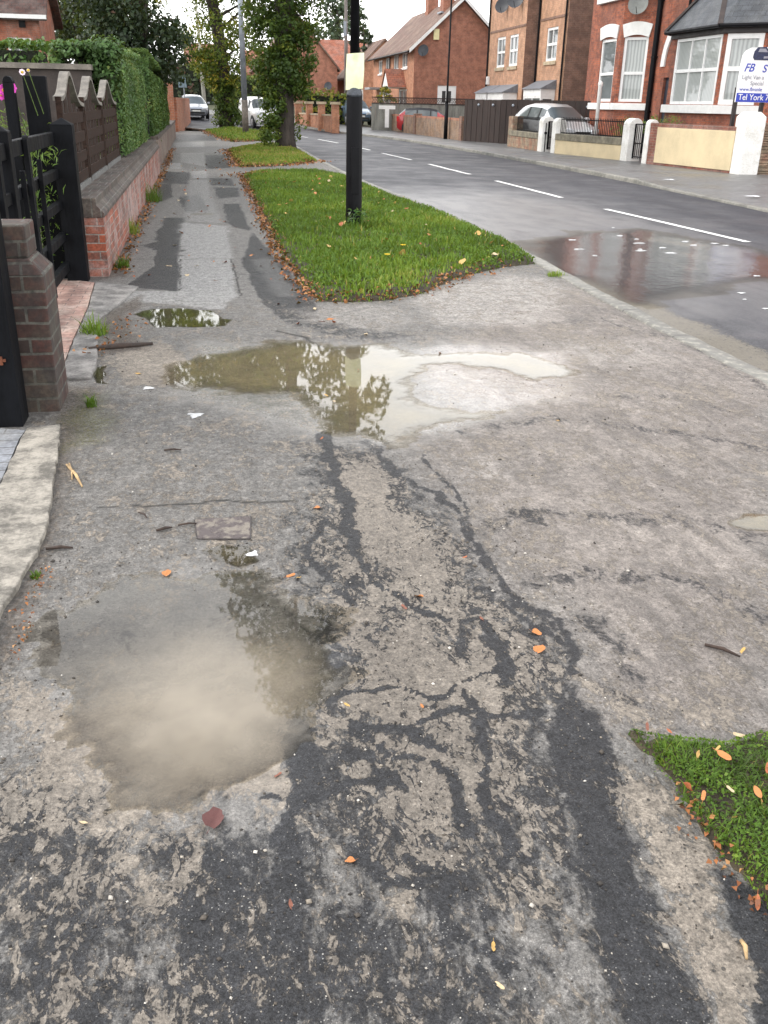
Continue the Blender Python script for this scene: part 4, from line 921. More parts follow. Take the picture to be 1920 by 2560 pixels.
# tufts in the cracks
def tuft(c, r, n, h, name='grass_tuft', label='', tint=.5):
    a = rng.uniform(0, 6.283, n); rr = r * np.sqrt(rng.random(n)); poly = [(c.x + r * math.cos(t), c.y + r * math.sin(t)) for t in np.linspace(0, 6.2, 10)]
    o = blades(name, poly, n, h, .4, lambda x, y: np.full_like(x, .0), tint0=tint, width=.004, lean=.8, edge=.02)
    del o['kind']; return tag(o, label, 'grass tuft')
tuft(U(207, 722), .10, 160, .09, label='bright grass tuft growing out of the gravel by the concrete edging')
tuft(U(200, 877), .05, 60, .04, label='tiny green weed on the mossy corner below the brick pier')
tuft(U(264, 578), .09, 110, .10, label='small weed at the near foot of the red brick wall')
tuft(U(282, 505), .12, 160, .13, label='green weed halfway along the foot of the brick wall')
tuft(U(318, 435), .25, 260, .2, label='tall mixed weeds at the far foot of the brick wall')
tuft(U(72, 1248), .025, 40, .03, label='small green sprout among dead leaves beside the concrete strip')
tuft(U(1200, 597), .10, 130, .05, label='yellowish grass clump between the kerb and the driveway', tint=.8)
# ------------------------------------------------------------------ left boundary: pier, gate, fence, walls
def brickpier():
    r = thing('brick_pier', 'weathered dark brick pier with stepped plinth top, nearest on the left', 'pier', (-1.0, 5.05, 0))
    MB().box(-1.30, -.79, 4.86, 5.22, -.05, .70).build('shaft', PIERB, r, bevel=.008)
    m = MB()
    m.add([(-1.30, 4.86, .7), (-.79, 4.86, .7), (-.79, 5.22, .7), (-1.30, 5.22, .7), (-1.27, 4.90, .775), (-.855, 4.90, .775), (-.855, 5.18, .775), (-1.27, 5.18, .775)],
          [[4, 5, 6, 7], [0, 1, 5, 4], [1, 2, 6, 5], [2, 3, 7, 6], [3, 0, 4, 7]])
    m.box(-1.27, -.855, 4.90, 5.18, .775, .93)
    m.build('stepped_top', PIERB, r, bevel=.01)
brickpier()
r = thing('gate_post', 'black timber post standing in front of the near brick pier', 'gate post', (-1.0, 4.72, 0))
MB().box(-1.12, -.935, 4.62, 4.80, -.05, 1.38).build('post', BLACK, r, bevel=.006)
m = MB(); m.box(-1.01, -.97, 4.606, 4.62, .335, .347); m.tube([(-.99, 4.61, .32), (-.99, 4.61, .36)], [.008, .008], 8); m.build('latch', RUST, r)
r = thing('gate_post', 'black gate post with pyramid cap against the end of the red brick wall', 'gate post', (-1.13, 8.8, 0))
p0 = (-1.215, -1.04, 8.72, 8.895)
m = MB(); m.box(*p0, -.05, 1.29); cxm, cym = -1.1275, 8.8075
m.add([(p0[0] - .005, p0[2] - .005, 1.29), (p0[1] + .005, p0[2] - .005, 1.29), (p0[1] + .005, p0[3] + .005, 1.29), (p0[0] - .005, p0[3] + .005, 1.29), (cxm, cym, 1.345)], [[0, 1, 4], [1, 2, 4], [2, 3, 4], [3, 0, 4], [3, 2, 1, 0]])
m.build('post', BLACK, r, bevel=.005)
r = thing('fence_post', 'tall flat-topped black board post behind the capped gate post', 'fence post', (-1.3, 8.95, 0))
MB().box(-1.42, -1.235, 8.93, 9.03, -.05, 1.66).build('post', BLACK, r, bevel=.008)
r = thing('fence_post', 'narrower black post with rounded top left of the tall board post', 'fence post', (-1.5, 8.7, 0))
m = MB(); m.box(-1.535, -1.455, 8.66, 8.78, -.05, 1.60)
m.extrude([(-1.535 + .04 + .04 * math.cos(t), 8.66, 1.60 + .05 * math.sin(t)) for t in np.linspace(0, math.pi, 9)], (0, .12, 0)); m.build('post', BLACK, r, bevel=.004)
# closed slatted drive gate between pier and post
r = thing('drive_gate', 'black open slatted timber gate closing the brick paved drive', 'gate', (-1.2, 7.5, 0))
m = MB(); m.box(-1.27, -1.16, 6.50, 6.62, .12, 1.30); m.add([(-1.27, 6.50, 1.30), (-1.16, 6.50, 1.30), (-1.16, 6.62, 1.30), (-1.27, 6.62, 1.30), (-1.215, 6.56, 1.335)], [[0, 1, 4], [1, 2, 4], [2, 3, 4], [3, 0, 4]]); m.build('stile', BLACK, r, bevel=.006)
for z, hgt in ((1.135, .10), (.87, .075), (.62, .07), (.36, .07), (.10, .08)):
    MB().box(-1.235, -1.185, 5.35 if z > 1 else 5.6, 8.70, z, z + hgt).build('rail', BLACK, r, bevel=.005)
for y, w, z0, z1 in ((7.15, .085, .05, 1.26), (7.62, .032, .07, 1.08), (6.88, .032, .05, 1.05), (6.1, .085, .05, 1.26)):
    m = MB(); m.box(-1.183, -1.150, y - w / 2, y + w / 2, z0, z1 - w * .4)
    m.extrude([(-1.183, y + w / 2 * math.cos(t), z1 - w * .4 + w * .4 * math.sin(t)) for t in np.linspace(0, math.pi, 8)], (.033, 0, 0)); m.build('slat', BLACK, r, bevel=.003)
# thin bar and galvanised stake behind the gate
r = thing('garden_stake', 'thin galvanised stake among the cosmos behind the gate', 'stake', (-1.6, 8.4, 0))
MB().tube([(-1.60, 8.4, -.02), (-1.62, 8.4, 1.2)], [.014, .014], 8).build('rod', GALV, r, smooth=True)

# wavy topped fence panels
pst = 0
for k, (y0, y1, lab) in enumerate(((9.08, 10.75, 'wavy-topped brown fence panel nearest the black posts'), (10.85, 12.75, 'middle wavy-topped brown fence panel between its two neighbours'), (12.85, 15.0, 'farthest wavy-topped brown fence panel against the clipped hedge'))):
    r = thing('wavy_fence', lab, 'fence', (-1.170, (y0 + y1) / 2, .70), 0, 'wavy woven fence panels on the wall')
    L = y1 - y0; zlo, zhi = 1.50, 1.74
    top = lambda t: zlo + (zhi - zlo) * (math.exp(-((t - .42) / .22) ** 2)) - .05 * t
    [MB().bar((-1.170, yy, .72), (-1.170, yy, top(tt0)), .05, .05, (1, 0, 0)).build('frame_post', BROWN, r) for yy, tt0 in ((y0 + .02, 0), (y1 - .02, 1))]
    # woven boards: wide horizontals proud of short uprights
    m = MB(); z = .74; alt = 0
    while z < 1.45:
        m.box(-1.166, -1.152, y0 + .04, y1 - .04, z, z + .098); z += .178
    m.build('wide_boards', BROWN, r, bevel=.003)
    m = MB(); n = 5
    for j in range(n):
        ya = y0 + .05 + (L - .1) * j / n; yb = ya + (L - .1) / n - .13
        m.box(-1.174, -1.168, ya, yb, .73, min(top((ya - y0) / L), top((yb - y0) / L)) - .06)
    m.build('upright_boards', BROWN, r)
    pts = [(y0 + L * t, top(t)) for t in np.linspace(0, 1, 22)]
    m = MB(); prof = [(-1.210, y, z) for y, z in pts] + [(-1.210, y, z - .055) for y, z in pts[::-1]]
    for a in range(21):
        (ya, za), (yb, zb) = pts[a], pts[a + 1]
        m.add([(-1.215, ya, za - .035), (-1.135, ya, za - .035), (-1.135, yb, zb - .035), (-1.215, yb, zb - .035), (-1.215, ya, za), (-1.135, ya, za), (-1.135, yb, zb), (-1.215, yb, zb)], [[3, 2, 1, 0], [4, 5, 6, 7], [1, 2, 6, 5], [3, 0, 4, 7], [0, 1, 5, 4], [2, 3, 7, 6]])
    m.build('wavy_capping', CAPM, r)
    MB().box(-1.200, -1.140, y0, y1, .685, .735).build('gravel_board', simple('grey_board', (0.14, 0.14, 0.135), .8, .3, 8, .3) if k == 0 else bpy.data.materials['grey_board'], r)
# low brick wall carrying the panels
r = thing('brick_wall', 'low red brick wall with dark sloped coping and white lime stains along the footpath', 'wall', (-1.05, 14, 0))
MB().box(-1.36, -.885, 9.0, 22.5, -.06, .52).build('wall', WALLB, r)
m = MB(); pr = [(-1.36, .52), (-.87, .52), (-.87, .555), (-.935, .625), (-.935, .685), (-1.36, .685)]
m.extrude([(x, 8.985, z) for x, z in pr], (0, 13.52, 0)); m.build('coping', COPB, r, bevel=.006)
RENB = brick('brown_rendered_brick', (0.20, 0.115, 0.085), (0.15, 0.10, 0.08), (0.2, 0.18, 0.16), stain=(0.22, 0.19, 0.16), stain_amt=.7, soot=.3)
r = thing('brick_wall', 'farther brown brick wall below the second clipped hedge', 'wall', (-1.1, 30, 0))
MB().box(-1.30, -.97, 24.4, 44, -.06, .62).build('wall', RENB, r); MB().box(-1.31, -.95, 24.39, 44.01, .62, .69).build('coping', COPB, r)
# dark garden wall behind the flowers
r = thing('garden_wall', 'dark brown garden wall with flat pale-edged coping behind the cosmos', 'wall', (-5, 15.0, 0))
DKW = simple('dark_stained_wall', (0.052, 0.042, 0.038), .85, .35, 5, .3)
MB().box(-9, -1.45, 15.0, 15.12, -.1, 1.86).build('wall', DKW, r); MB().box(-9, -1.43, 14.94, 15.18, 1.86, 1.93).build('coping', simple('grey_coping', (0.17, 0.15, 0.13), .85, .3, 6, .3), r)
# gap between hedges: black gate, post with red plate, white downpipe
r = thing('path_gate', 'small black garden gate in the gap between the clipped hedges', 'gate', (-1.1, 23.6, 0))
m = MB(); [m.box(-1.18, -1.14, 22.9 + .28 * k, 22.96 + .28 * k, .05, 1.25) for k in range(6)]; m.box(-1.19, -1.13, 22.8, 24.5, .95, 1.03); m.box(-1.19, -1.13, 22.8, 24.5, .15, .23); m.build('slats', BLACK, r)
r = thing('gate_post', 'black post with a red plate between the clipped hedges', 'gate post', (-1.0, 22.75, 0))
MB().box(-1.20, -1.09, 22.7, 22.82, -.05, 1.6).build('post', BLACK, r, bevel=.006); MB().box(-1.19, -1.10, 22.675, 22.698, 1.28, 1.56).build('plate', simple('red_plate', (0.42, 0.09, 0.05), .5), r)
r = thing('white_post', 'slim white post beside the small black garden gate', 'post', (-1.0, 23.0, 0)); MB().tube([(-1.15, 22.95, -.05), (-1.15, 22.95, 1.5)], [.035, .035], 10).build('post', WHITE, r, smooth=True)
# gate pillar of bright brick far along the footway
GARB = brick('orange_brick', (0.42, 0.15, 0.075), (0.36, 0.12, 0.06), (0.35, 0.3, 0.25), stain_amt=.2)
bp = UY(366, 225, 52)
r = thing('brick_pillar', 'slim brick gate pillar with white cap at the far end of the footway', 'pillar', (bp.x, 52, 0)); MB().box(bp.x - .22, bp.x + .22, 51.8, 52.25, -.1, 2.45).build('shaft', GARB, r); MB().box(bp.x - .27, bp.x + .27, 51.75, 52.3, 2.45, 2.62).build('cap', WHITE, r)
r = thing('garden_wall', 'orange brick garden wall running on from the white-capped pillar', 'wall', (bp.x, 58, 0)); MB().extrude([(bp.x + .1, 52.3, -.1), (bp.x + .35, 52.3, -.1), (bp.x + .9, 66, -.1), (bp.x + .6, 66, -.1)], (0, 0, 1.7)).build('wall', GARB, r)

# ------------------------------------------------------------------ cosmos flowers
COSM = leafmat('cosmos_foliage', [(0, (0.05, 0.10, 0.02)), (.5, (0.10, 0.19, 0.035)), (1, (0.20, 0.30, 0.07))], .35)
r = thing('cosmos_plant', 'feathery green cosmos plant flowering behind the black gate', 'plant', (-2.0, 9.2, 0))
Vb, Nb, Tb = [], [], []; m = MB(); tips = []
for k in range(34):
    b_ = Vector((-2.0 + random.uniform(-.8, .55), 9.3 + random.uniform(-.6, .7), 0)); t_ = b_ + Vector((random.uniform(-.2, .2), random.uniform(-.2, .2), random.uniform(.9, 1.42)))
    mid = b_.lerp(t_, .5) + Vector((random.uniform(-.05, .05), 0, 0)); m.tube([b_, mid, t_], [.006, .005, .0025], 5); tips.append(t_)
    for j in range(330):
        u = random.uniform(.15, 1.0); p = b_.lerp(t_, u); p = p + Vector((random.gauss(0, .10), random.gauss(0, .10), random.gauss(0, .05))); Vb.append(p); Nb.append((random.gauss(0, 1), random.gauss(0, 1), .5)); Tb.append(.35 + .35 * u + random.gauss(0, .1))
m.build('stems', simple('green_stem', (0.12, 0.18, 0.05), .6), r, smooth=True)
foliage('foliage', [(np.array([tuple(p) for p in Vb]), np.array(Nb), .085, np.array(Tb), {'w': .14, 'jitter': .3})], COSM, r)
PINK = simple('pink_petal', (0.62, 0.06, 0.42), .6, .25, 30, .1); PALEP = simple('pale_petal', (0.75, 0.62, 0.72), .6, .1, 30, .1); YEL = simple('yellow_centre', (0.6, 0.4, 0.03), .7)
def flower(c, rad, pm, tilt):
    f = MB(); ax = Vector(tilt).normalized(); a = ax.orthogonal().normalized(); bq = ax.cross(a); c = Vector(c)
    for k in range(8):
        t = 2 * math.pi * k / 8; d = a * math.cos(t) + bq * math.sin(t); e = a * math.cos(t + math.pi / 2) + bq * math.sin(t + math.pi / 2)
        f.quad(c + d * rad * .15 - e * rad * .1, c + d * rad * .75 - e * rad * .36 + ax * rad * .12, c + d * rad + ax * rad * .05, c + d * rad * .75 + e * rad * .36 + ax * rad * .12, c + d * rad * .15 + e * rad * .1)
    fl = f.build('flower', pm, r, recalc=False)
    MB().tube([c, c + ax * .012], [.012, .008], 8).build('flower_centre', YEL, fl)
for (dx_, dy_), mt, rad in (((7, 195), PINK, .05), ((23, 190), PINK, .05), ((48, 156), PALEP, .026), ((2, 205), PINK, .045), ((61, 152), PALEP, .014)):
    c = UY(dx_, dy_, 8.7); flower(c, rad, mt, (.35, -.9, .25))
    mm = MB().tube([c, Vector((c.x + .05, 8.95, c.z - .35))], [.003, .004], 5); mm.build('flower_stem', bpy.data.materials['green_stem'], r)
r = thing('yellow_shrub', 'low yellow-green shrub glimpsed through the gate slats', 'shrub', (-1.9, 7.7, 0))
cl = [((-1.9 + random.uniform(-.3, .35), 8.0 + random.uniform(-.35, .4), random.uniform(.1, .6)), (.14, .14, .12), 1) for _ in range(34)]
foliage('foliage', [clump_cloud(cl, 36, .045, .75, .2)], COSM, r); MB().tube([(-1.9, 8.0, -.02), (-1.88, 8.0, .5)], [.012, .006], 6).build('stem', BARK, r)

# ------------------------------------------------------------------ posts along the street
r = thing('lamp_column', 'thick black lamp column carrying the pale yellow notice', 'lamp post', (lp.x, lp.y, 0))
m = MB(); m.tube([(lp.x, lp.y, -.1), (lp.x, lp.y, 1.57)], [.104, .098], 24); m.build('base_column', METAL, r, smooth=False)
m = MB(); m.tube([(lp.x, lp.y, 1.57), (lp.x, lp.y, 1.60), (lp.x, lp.y, 1.72), (lp.x, lp.y, 1.75)], [.100, .100, .062, .060], 24); m.build('collar', simple('worn_black_metal', (0.05, 0.055, 0.065), .35, .5, 14, .3, metal=.3), r, smooth=True)
m = MB(); m.tube([(lp.x, lp.y, 1.75), (lp.x, lp.y, 5.6)], [.058, .042], 20); m.tube([(lp.x, lp.y, 5.6), (lp.x + .3, lp.y, 5.95), (lp.x + .9, lp.y, 6.05)], [.04, .032, .03], 12); m.build('shaft', METAL, r, smooth=True)
MB().box(lp.x + .8, lp.x + 1.45, lp.y - .13, lp.y + .13, 6.0, 6.13).build('lantern', GALV, r, bevel=.03)
MB().box(lp.x - .05, lp.x + .05, lp.y - .108, lp.y - .096, .45, 1.0).build('door', METAL, r, bevel=.004)
# notice wrapped on the column
def notice_mat():
    t = NT('laminated_notice'); uv = t.n('TexCoord').outputs['Object']; s = t.n('SeparateXYZ', {0: uv}).outputs
    n = t.noise(uv, 9, 4, .6); c = t.mix(t.mr(n, .3, .7), (0.70, 0.74, 0.44), (0.78, 0.80, 0.55))
    d = t.math('SQRT', t.math('ADD', t.math('POWER', t.math('MULTIPLY', t.math('ADD', s[0], 0.0), 1.0), 2.0), t.math('POWER', t.math('SUBTRACT', s[2], .15), 2.0)))
    blot = t.math('MULTIPLY', t.mr(t.math('ADD', d, t.math('MULTIPLY', t.noise(uv, 40, 3, .6), .05)), .045, .095, 1, 0), .45)
    c = t.mix(blot, c, (0.30, 0.33, 0.22))
    return t.pbr(c, .35, t.bump(n, .2, .004), Coat_Weight=.3)
nz = [UY(764, 115, lp.y).z, UY(764, 193, lp.y).z]; zc = (nz[0] + nz[1]) / 2; hh = (nz[0] - nz[1]) / 2
r = thing('notice', 'pale yellow laminated notice wrapped round the black lamp column', 'notice', (lp.x, lp.y - .07, zc))
V, F = [], []; nu, nv = 15, 7
for th in (0, .003):
    for j in range(nv):
        v = -1 + 2 * j / (nv - 1)
        for i_ in range(nu):
            u = -1 + 2 * i_ / (nu - 1); bow = .012 * (1 - v * v); V.append((lp.x + u * (.112 - .012 * max(-v, 0)) + .006 * v - .004 * u * v, lp.y - .072 - th + .055 * u * u - bow + .014 * v * u, zc + v * hh + .01 * u))
for j in range(nv - 1):
    for i_ in range(nu - 1):
        a = j * nu + i_; F.append([a, a + 1, a + nu + 1, a + nu]); F.append([nu * nv + a, nu * nv + a + nu, nu * nv + a + nu + 1, nu * nv + a + 1])
MB().add(V, F).build('sheet', notice_mat(), r, smooth=True)
[MB().tube([(lp.x, lp.y, zc + hh * q_), (lp.x, lp.y, zc + hh * (q_ + .03))], [.067, .067], 20).build('cable_tie', METAL, r) for q_ in (.82, -.85)]
# lamp column across the road
tl = U(962, 300)
r = thing('lamp_column', 'thin black lamp column across the road in front of the brick wall', 'lamp post', (tl.x, tl.y, 0))
MB().tube([(tl.x, tl.y, -.1), (tl.x, tl.y, 1.6)], [.10, .09], 16).build('base_column', METAL, r, smooth=True)
m = MB(); m.tube([(tl.x, tl.y, 1.6), (tl.x, tl.y, 1.7), (tl.x + .02, tl.y, 8)], [.07, .05, .04], 12); m.tube([(tl.x + .02, tl.y, 8), (tl.x - .3, tl.y, 8.3), (tl.x - .9, tl.y, 8.35)], [.04, .03, .03], 8); m.build('shaft', METAL, r, smooth=True)
MB().box(tl.x - 1.4, tl.x - .8, tl.y - .12, tl.y + .12, 8.3, 8.42).build('lantern', GALV, r, bevel=.03)
# grey post by the second lime
gp = U(531, 290)
r = thing('grey_lamp_post', 'thick blue-grey post with rusty foot on the far verge', 'lamp post', gp)
MB().tube([(gp.x, gp.y, gp.z - .1), (gp.x, gp.y, gp.z + 1.55)], [.155, .15], 16).build('foot', simple('rusty_grey', (0.14, 0.12, 0.10), .8, .4, 6, .4), r, smooth=True)
MB().tube([(gp.x, gp.y, gp.z + 1.55), (gp.x - .05, gp.y, 9)], [.14, .10], 16).build('shaft', GALV, r, smooth=True)
MB().box(gp.x - 1.1, gp.x, gp.y - .15, gp.y + .15, 9, 9.15).build('lantern', GALV, r)
wp = YS(512, 268, 77)
r = thing('concrete_lamp_post', 'slender pale concrete lamp post beside the silver car', 'lamp post', (wp.x, 77, wp.z)); MB().tube([(wp.x, 77, wp.z - .1), (wp.x - .25, 77, 8.5)], [.15, .09], 10).build('column', simple('pale_concrete', (0.45, 0.44, 0.38), .8), r, smooth=True)
MB().box(wp.x - 1.0, wp.x - .1, 76.9, 77.1, 8.4, 8.55).build('lantern', GALV, r)
sp = YS(456, 205, 66)
r = thing('road_sign', 'small square road sign seen from its blue-grey back left of the silver car', 'road sign', (sp.x, 66, .3)); MB().tube([(sp.x + .12, 66.03, .2), (sp.x + .05, 66.03, 3.0)], [.035, .035], 8).build('pole', GALV, r); MB().box(sp.x - .25, sp.x + .25, 65.97, 66.0, sp.z - .32, sp.z + .3).build('plate', simple('sign_back', (0.22, 0.30, 0.36), .5), r, bevel=.01)
tp = YS(866, 60, 72)
r = thing('telegraph_pole', 'tall weathered telegraph pole rising behind the notice', 'telegraph pole', (tp.x, 72, .5)); MB().tube([(tp.x, 72, .3), (tp.x - .05, 72, 9.5)], [.15, .10], 10).build('pole', simple('weathered_pole', (0.16, 0.14, 0.13), .9, .3, 5, .3, stretch=(1, 1, .2)), r, smooth=True)
MB().box(tp.x - .22, tp.x - .02, 71.8, 71.86, 5.8, 6.7).build('step_box', GALV, r)
# ------------------------------------------------------------------ buildings
def glass_mat(name, tintc, curtain=None):
    t = NT(name)
    if curtain:
        w = t.n('TexWave', {'Vector': t.pos(), 'Scale': 3.5, 'Distortion': 1.5, 'Detail': 2}, wave_type='BANDS', bands_direction='Y').outputs[1]
        c = t.mix(w, tuple(k * .62 for k in curtain), curtain)
    else: c = t.mix(t.noise(t.pos(), 1.5, 3), tuple(k * .5 for k in tintc), tuple(k * 1.6 for k in tintc))
    return t.pbr(c, .5, None, 0, Coat_Weight=1.0, Coat_Roughness=.02)
GLD = glass_mat('dark_glass', (0.03, 0.034, 0.038)); GLC = glass_mat('net_curtain_glass', None, (0.42, 0.45, 0.44)); GLM = glass_mat('grey_glass', (0.10, 0.115, 0.12))
def window(A, u, nrm, u0, u1, z0, z1, parent, cols=1, rows=1, fw=.055, recess=.07, glass=None, sill=None, frame=None, arch=0.0, transom=None, sillm=None, bars=.03):
    P = lambda a, z, d: (A[0] + u[0] * a - nrm[0] * d, A[1] + u[1] * a - nrm[1] * d, z)
    def bx(m, a, b, c, d, d0, d1):
        m.add([P(a, c, d1), P(b, c, d1), P(b, c, d0), P(a, c, d0), P(a, d, d1), P(b, d, d1), P(b, d, d0), P(a, d, d0)], [[3, 2, 1, 0], [4, 5, 6, 7], [0, 1, 5, 4], [1, 2, 6, 5], [2, 3, 7, 6], [3, 0, 4, 7]])
    m = MB(); r0, r1 = recess - .035, recess + .03
    bx(m, u0, u0 + fw, z0, z1, r0, r1); bx(m, u1 - fw, u1, z0, z1, r0, r1); bx(m, u0 + fw, u1 - fw, z1 - fw, z1, r0, r1); bx(m, u0 + fw, u1 - fw, z0, z0 + fw, r0, r1)
    iw = (u1 - u0 - 2 * fw)
    for k in range(1, cols): a = u0 + fw + iw * k / cols; bx(m, a - bars / 2, a + bars / 2, z0 + fw, z1 - fw, r0 + .008, r1)
    rr = [transom] if transom else [z0 + (z1 - z0) * k / rows for k in range(1, rows)]
    for z in rr: bx(m, u0 + fw, u1 - fw, z - bars * .8, z + bars * .8, r0 + .004, r1)
    w = m.build('window', frame or UPVC, parent)
    g = MB(); g.quad(P(u0 + fw * .5, z0 + fw * .5, recess + .02), P(u1 - fw * .5, z0 + fw * .5, recess + .02), P(u1 - fw * .5, z1 - fw * .5, recess + .02), P(u0 + fw * .5, z1 - fw * .5, recess + .02)); g.build('pane', glass or GLM, w)
    if sill:
        s_ = MB(); bx(s_, u0 - .06, u1 + .06, z0 - sill, z0 - .002, -.06, recess); s_.build('sill', sillm or UPVC, w)
    return w
BRED = brick('red_brick_shade_tone', (0.34, 0.135, 0.083), (0.29, 0.115, 0.072), (0.31, 0.21, 0.16), stain=(0.26, 0.12, 0.085), stain_amt=.35, dirt_scale=.6)  # shaded tone painted into the semi's gable; plain red brick elsewhere
BORG = brick('orange_brick_lit_tone', (0.42, 0.185, 0.10), (0.37, 0.155, 0.085), (0.34, 0.25, 0.19), stain=(0.32, 0.17, 0.11), stain_amt=.3, dirt_scale=.7)  # lit tone painted into the semi's front; plain orange brick elsewhere
BTAN = brick('tan_new_brick', (0.47, 0.255, 0.155), (0.42, 0.225, 0.135), (0.45, 0.34, 0.26), stain=(0.34, 0.2, 0.13), stain_amt=.25, dirt_scale=.6)  # lit tone of the flats' brick; their end walls use a shaded copy
BDRK = brick('brown_brick_shade_tone', (0.235, 0.13, 0.092), (0.19, 0.112, 0.082), (0.24, 0.18, 0.15), stain=(0.17, 0.105, 0.08), stain_amt=.4, dirt_scale=.8)  # shade painted into the flats' end walls; plain brown brick elsewhere
BVIC = brick('old_red_brick', (0.40, 0.115, 0.055), (0.22, 0.068, 0.042), (0.20, 0.13, 0.10), stain=(0.20, 0.085, 0.06), stain_amt=.6, dirt_scale=1.1, soot=.25)
TILE = brick('brown_roof_tiles', (0.17, 0.095, 0.072), (0.13, 0.078, 0.062), (0.06, 0.04, 0.034), bw=.27, rh=.16, ms=.012, stain=(0.22, 0.16, 0.12), stain_amt=.5, dirt_scale=.8)
RTILE = brick('orange_roof_tiles', (0.31, 0.105, 0.06), (0.26, 0.09, 0.055), (0.14, 0.055, 0.035), bw=.27, rh=.2, ms=.015, stain_amt=.2)
SLATE = brick('grey_slates', (0.060, 0.068, 0.078), (0.082, 0.090, 0.102), (0.02, 0.022, 0.025), bw=.30, rh=.19, ms=.006, stain=(0.12, 0.125, 0.125), stain_amt=.4, dirt_scale=2, rough=.5)
RIDGE = simple('ridge_tile', (0.075, 0.062, 0.058), .7, .3, 5, .3)
STN = simple('sandstone', (0.42, 0.34, 0.235), .85, .3, 3, .5)
DISH = simple('dish_grey', (0.055, 0.06, 0.07), .5, .2, 5, .1)
def dish(c, rad, face, parent, mat=None):
    m = MB(); ax = Vector(face).normalized(); a = ax.orthogonal().normalized(); b = ax.cross(a); c = Vector(c); vs = [c - ax * rad * .22]; fs = []; n = 20
    for rr, dd in ((.5, -.16), (1.0, .0)):
        for k in range(n): t = 2 * math.pi * k / n; vs.append(c + (a * math.cos(t) + b * math.sin(t)) * rad * rr + ax * dd * rad)
    for k in range(n): fs.append([0, 1 + k, 1 + (k + 1) % n]); fs.append([1 + k, 1 + n + k, 1 + n + (k + 1) % n, 1 + (k + 1) % n])
    m.add(vs, fs)
    d = m.build('satellite_dish', mat or DISH, parent, smooth=True, recalc=False)
    MB().tube([c - Vector((0, 0, rad)), c - Vector((0, 0, rad * .5)) + ax * rad * .7], [.012, .012], 6).build('arm', METAL, d)
    MB().tube([c - ax * rad * .22, c - ax * (rad * .22 + .3)], [.02, .02], 6).build('bracket', METAL, d)
    return d

# ---- gabled semi across the road
GX, GY, GZ = 13.27, 62.0, 0.3
gw, gl = 5.9, 14.6; ez, rz = 4.72, 7.33
r = thing('brick_house', 'red brick semi with its plain gable end turned to us and two chimneys', 'house', (GX, GY, GZ))
m = MB(); wop = (1.55, 2.75, 1.35, 2.62)
m.facade((GX, GY), (1, 0), gw, 0.2, ez, [wop], (0, -1), .1); m.quad((GX, GY, ez), (GX + gw, GY, ez), (GX + gw / 2, GY, rz)); m.build('gable_wall', BRED, r)
fo = [(2.0, 3.75, 3.65, 4.55), (4.9, 6.6, 3.6, 4.5), (7.9, 9.6, 3.55, 4.45), (10.9, 12.4, 3.5, 4.4), (2.0, 4.6, .6, 2.4), (7.9, 9.7, .9, 2.35), (11.2, 12.2, .4, 2.3)]
m = MB(); m.facade((GX, GY), (0, 1), gl, .2, ez, fo, (-1, 0), .1); m.build('front_wall', BORG, r)
MB().quad((GX, GY + gl, .2), (GX + gw, GY + gl, .2), (GX + gw, GY + gl, ez), (GX + gw / 2, GY + gl, rz), (GX, GY + gl, ez)).quad((GX + gw, GY, .2), (GX + gw, GY + gl, .2), (GX + gw, GY + gl, ez), (GX + gw, GY, ez)).build('rear_wall', BRED, r)
for k, o_ in enumerate(fo): window((GX, GY), (0, 1), (-1, 0), *o_, r, cols=2, rows=1 if k > 3 else 1, fw=.09, bars=.06, sill=.10)
window((GX, GY), (1, 0), (0, -1), *wop, r, cols=2, fw=.30, bars=.10, glass=GLD)
m = MB(); t_ = .16
for sx_, ex in ((-1, GX - .35), (1, GX + gw + .35)):
    cxr = GX + gw / 2; zb = ez - .29
    m.add([(ex, GY - .28, zb), (cxr, GY - .28, rz + .03), (cxr, GY + gl + .2, rz + .03), (ex, GY + gl + .2, zb), (ex, GY - .28, zb + t_), (cxr, GY - .28, rz + .03 + t_), (cxr, GY + gl + .2, rz + .03 + t_), (ex, GY + gl + .2, zb + t_)],
          [[3, 2, 1, 0], [4, 5, 6, 7], [0, 1, 5, 4], [1, 2, 6, 5], [2, 3, 7, 6], [3, 0, 4, 7]])
rf = m.build('roof', TILE, r); m = MB()
for ex in (GX - .37, GX + gw + .37): m.add([(ex, GY - .31, ez - .33), (cxr, GY - .31, rz + .02), (cxr, GY - .31, rz + .22), (ex, GY - .31, ez - .10), (ex, GY - .285, ez - .33), (cxr, GY - .285, rz + .02), (cxr, GY - .285, rz + .22), (ex, GY - .285, ez - .10)], [[0, 1, 2, 3], [4, 5, 6, 7], [0, 1, 5, 4], [3, 2, 6, 7], [0, 3, 7, 4]])
m.build('bargeboard', WHITE, rf)
for yy, xx, zt in ((64.0, 15.7, 9.6), (70.0, 16.1, 9.15)):
    c_ = MB(); c_.box(xx - .35, xx + .35, yy - .45, yy + .45, 6.3, zt); c_.box(xx - .42, xx + .42, yy - .52, yy + .52, zt, zt + .15); ch = c_.build('chimney', BRED, rf)
    f_ = MB(); f_.tube([(xx - .2, yy, zt + .1), (xx - .2, yy, zt + .6)], [.12, .1], 8); f_.tube([(xx + .2, yy, zt + .1), (xx + .2, yy, zt + .6)], [.12, .1], 8); f_.build('chimney_pot', RTILE, ch)
    l_ = MB(); l_.box(xx - .5, xx - .36, yy - .6, yy + .5, 6.75, 6.84); l_.build('lead_flashing', GALV, ch)
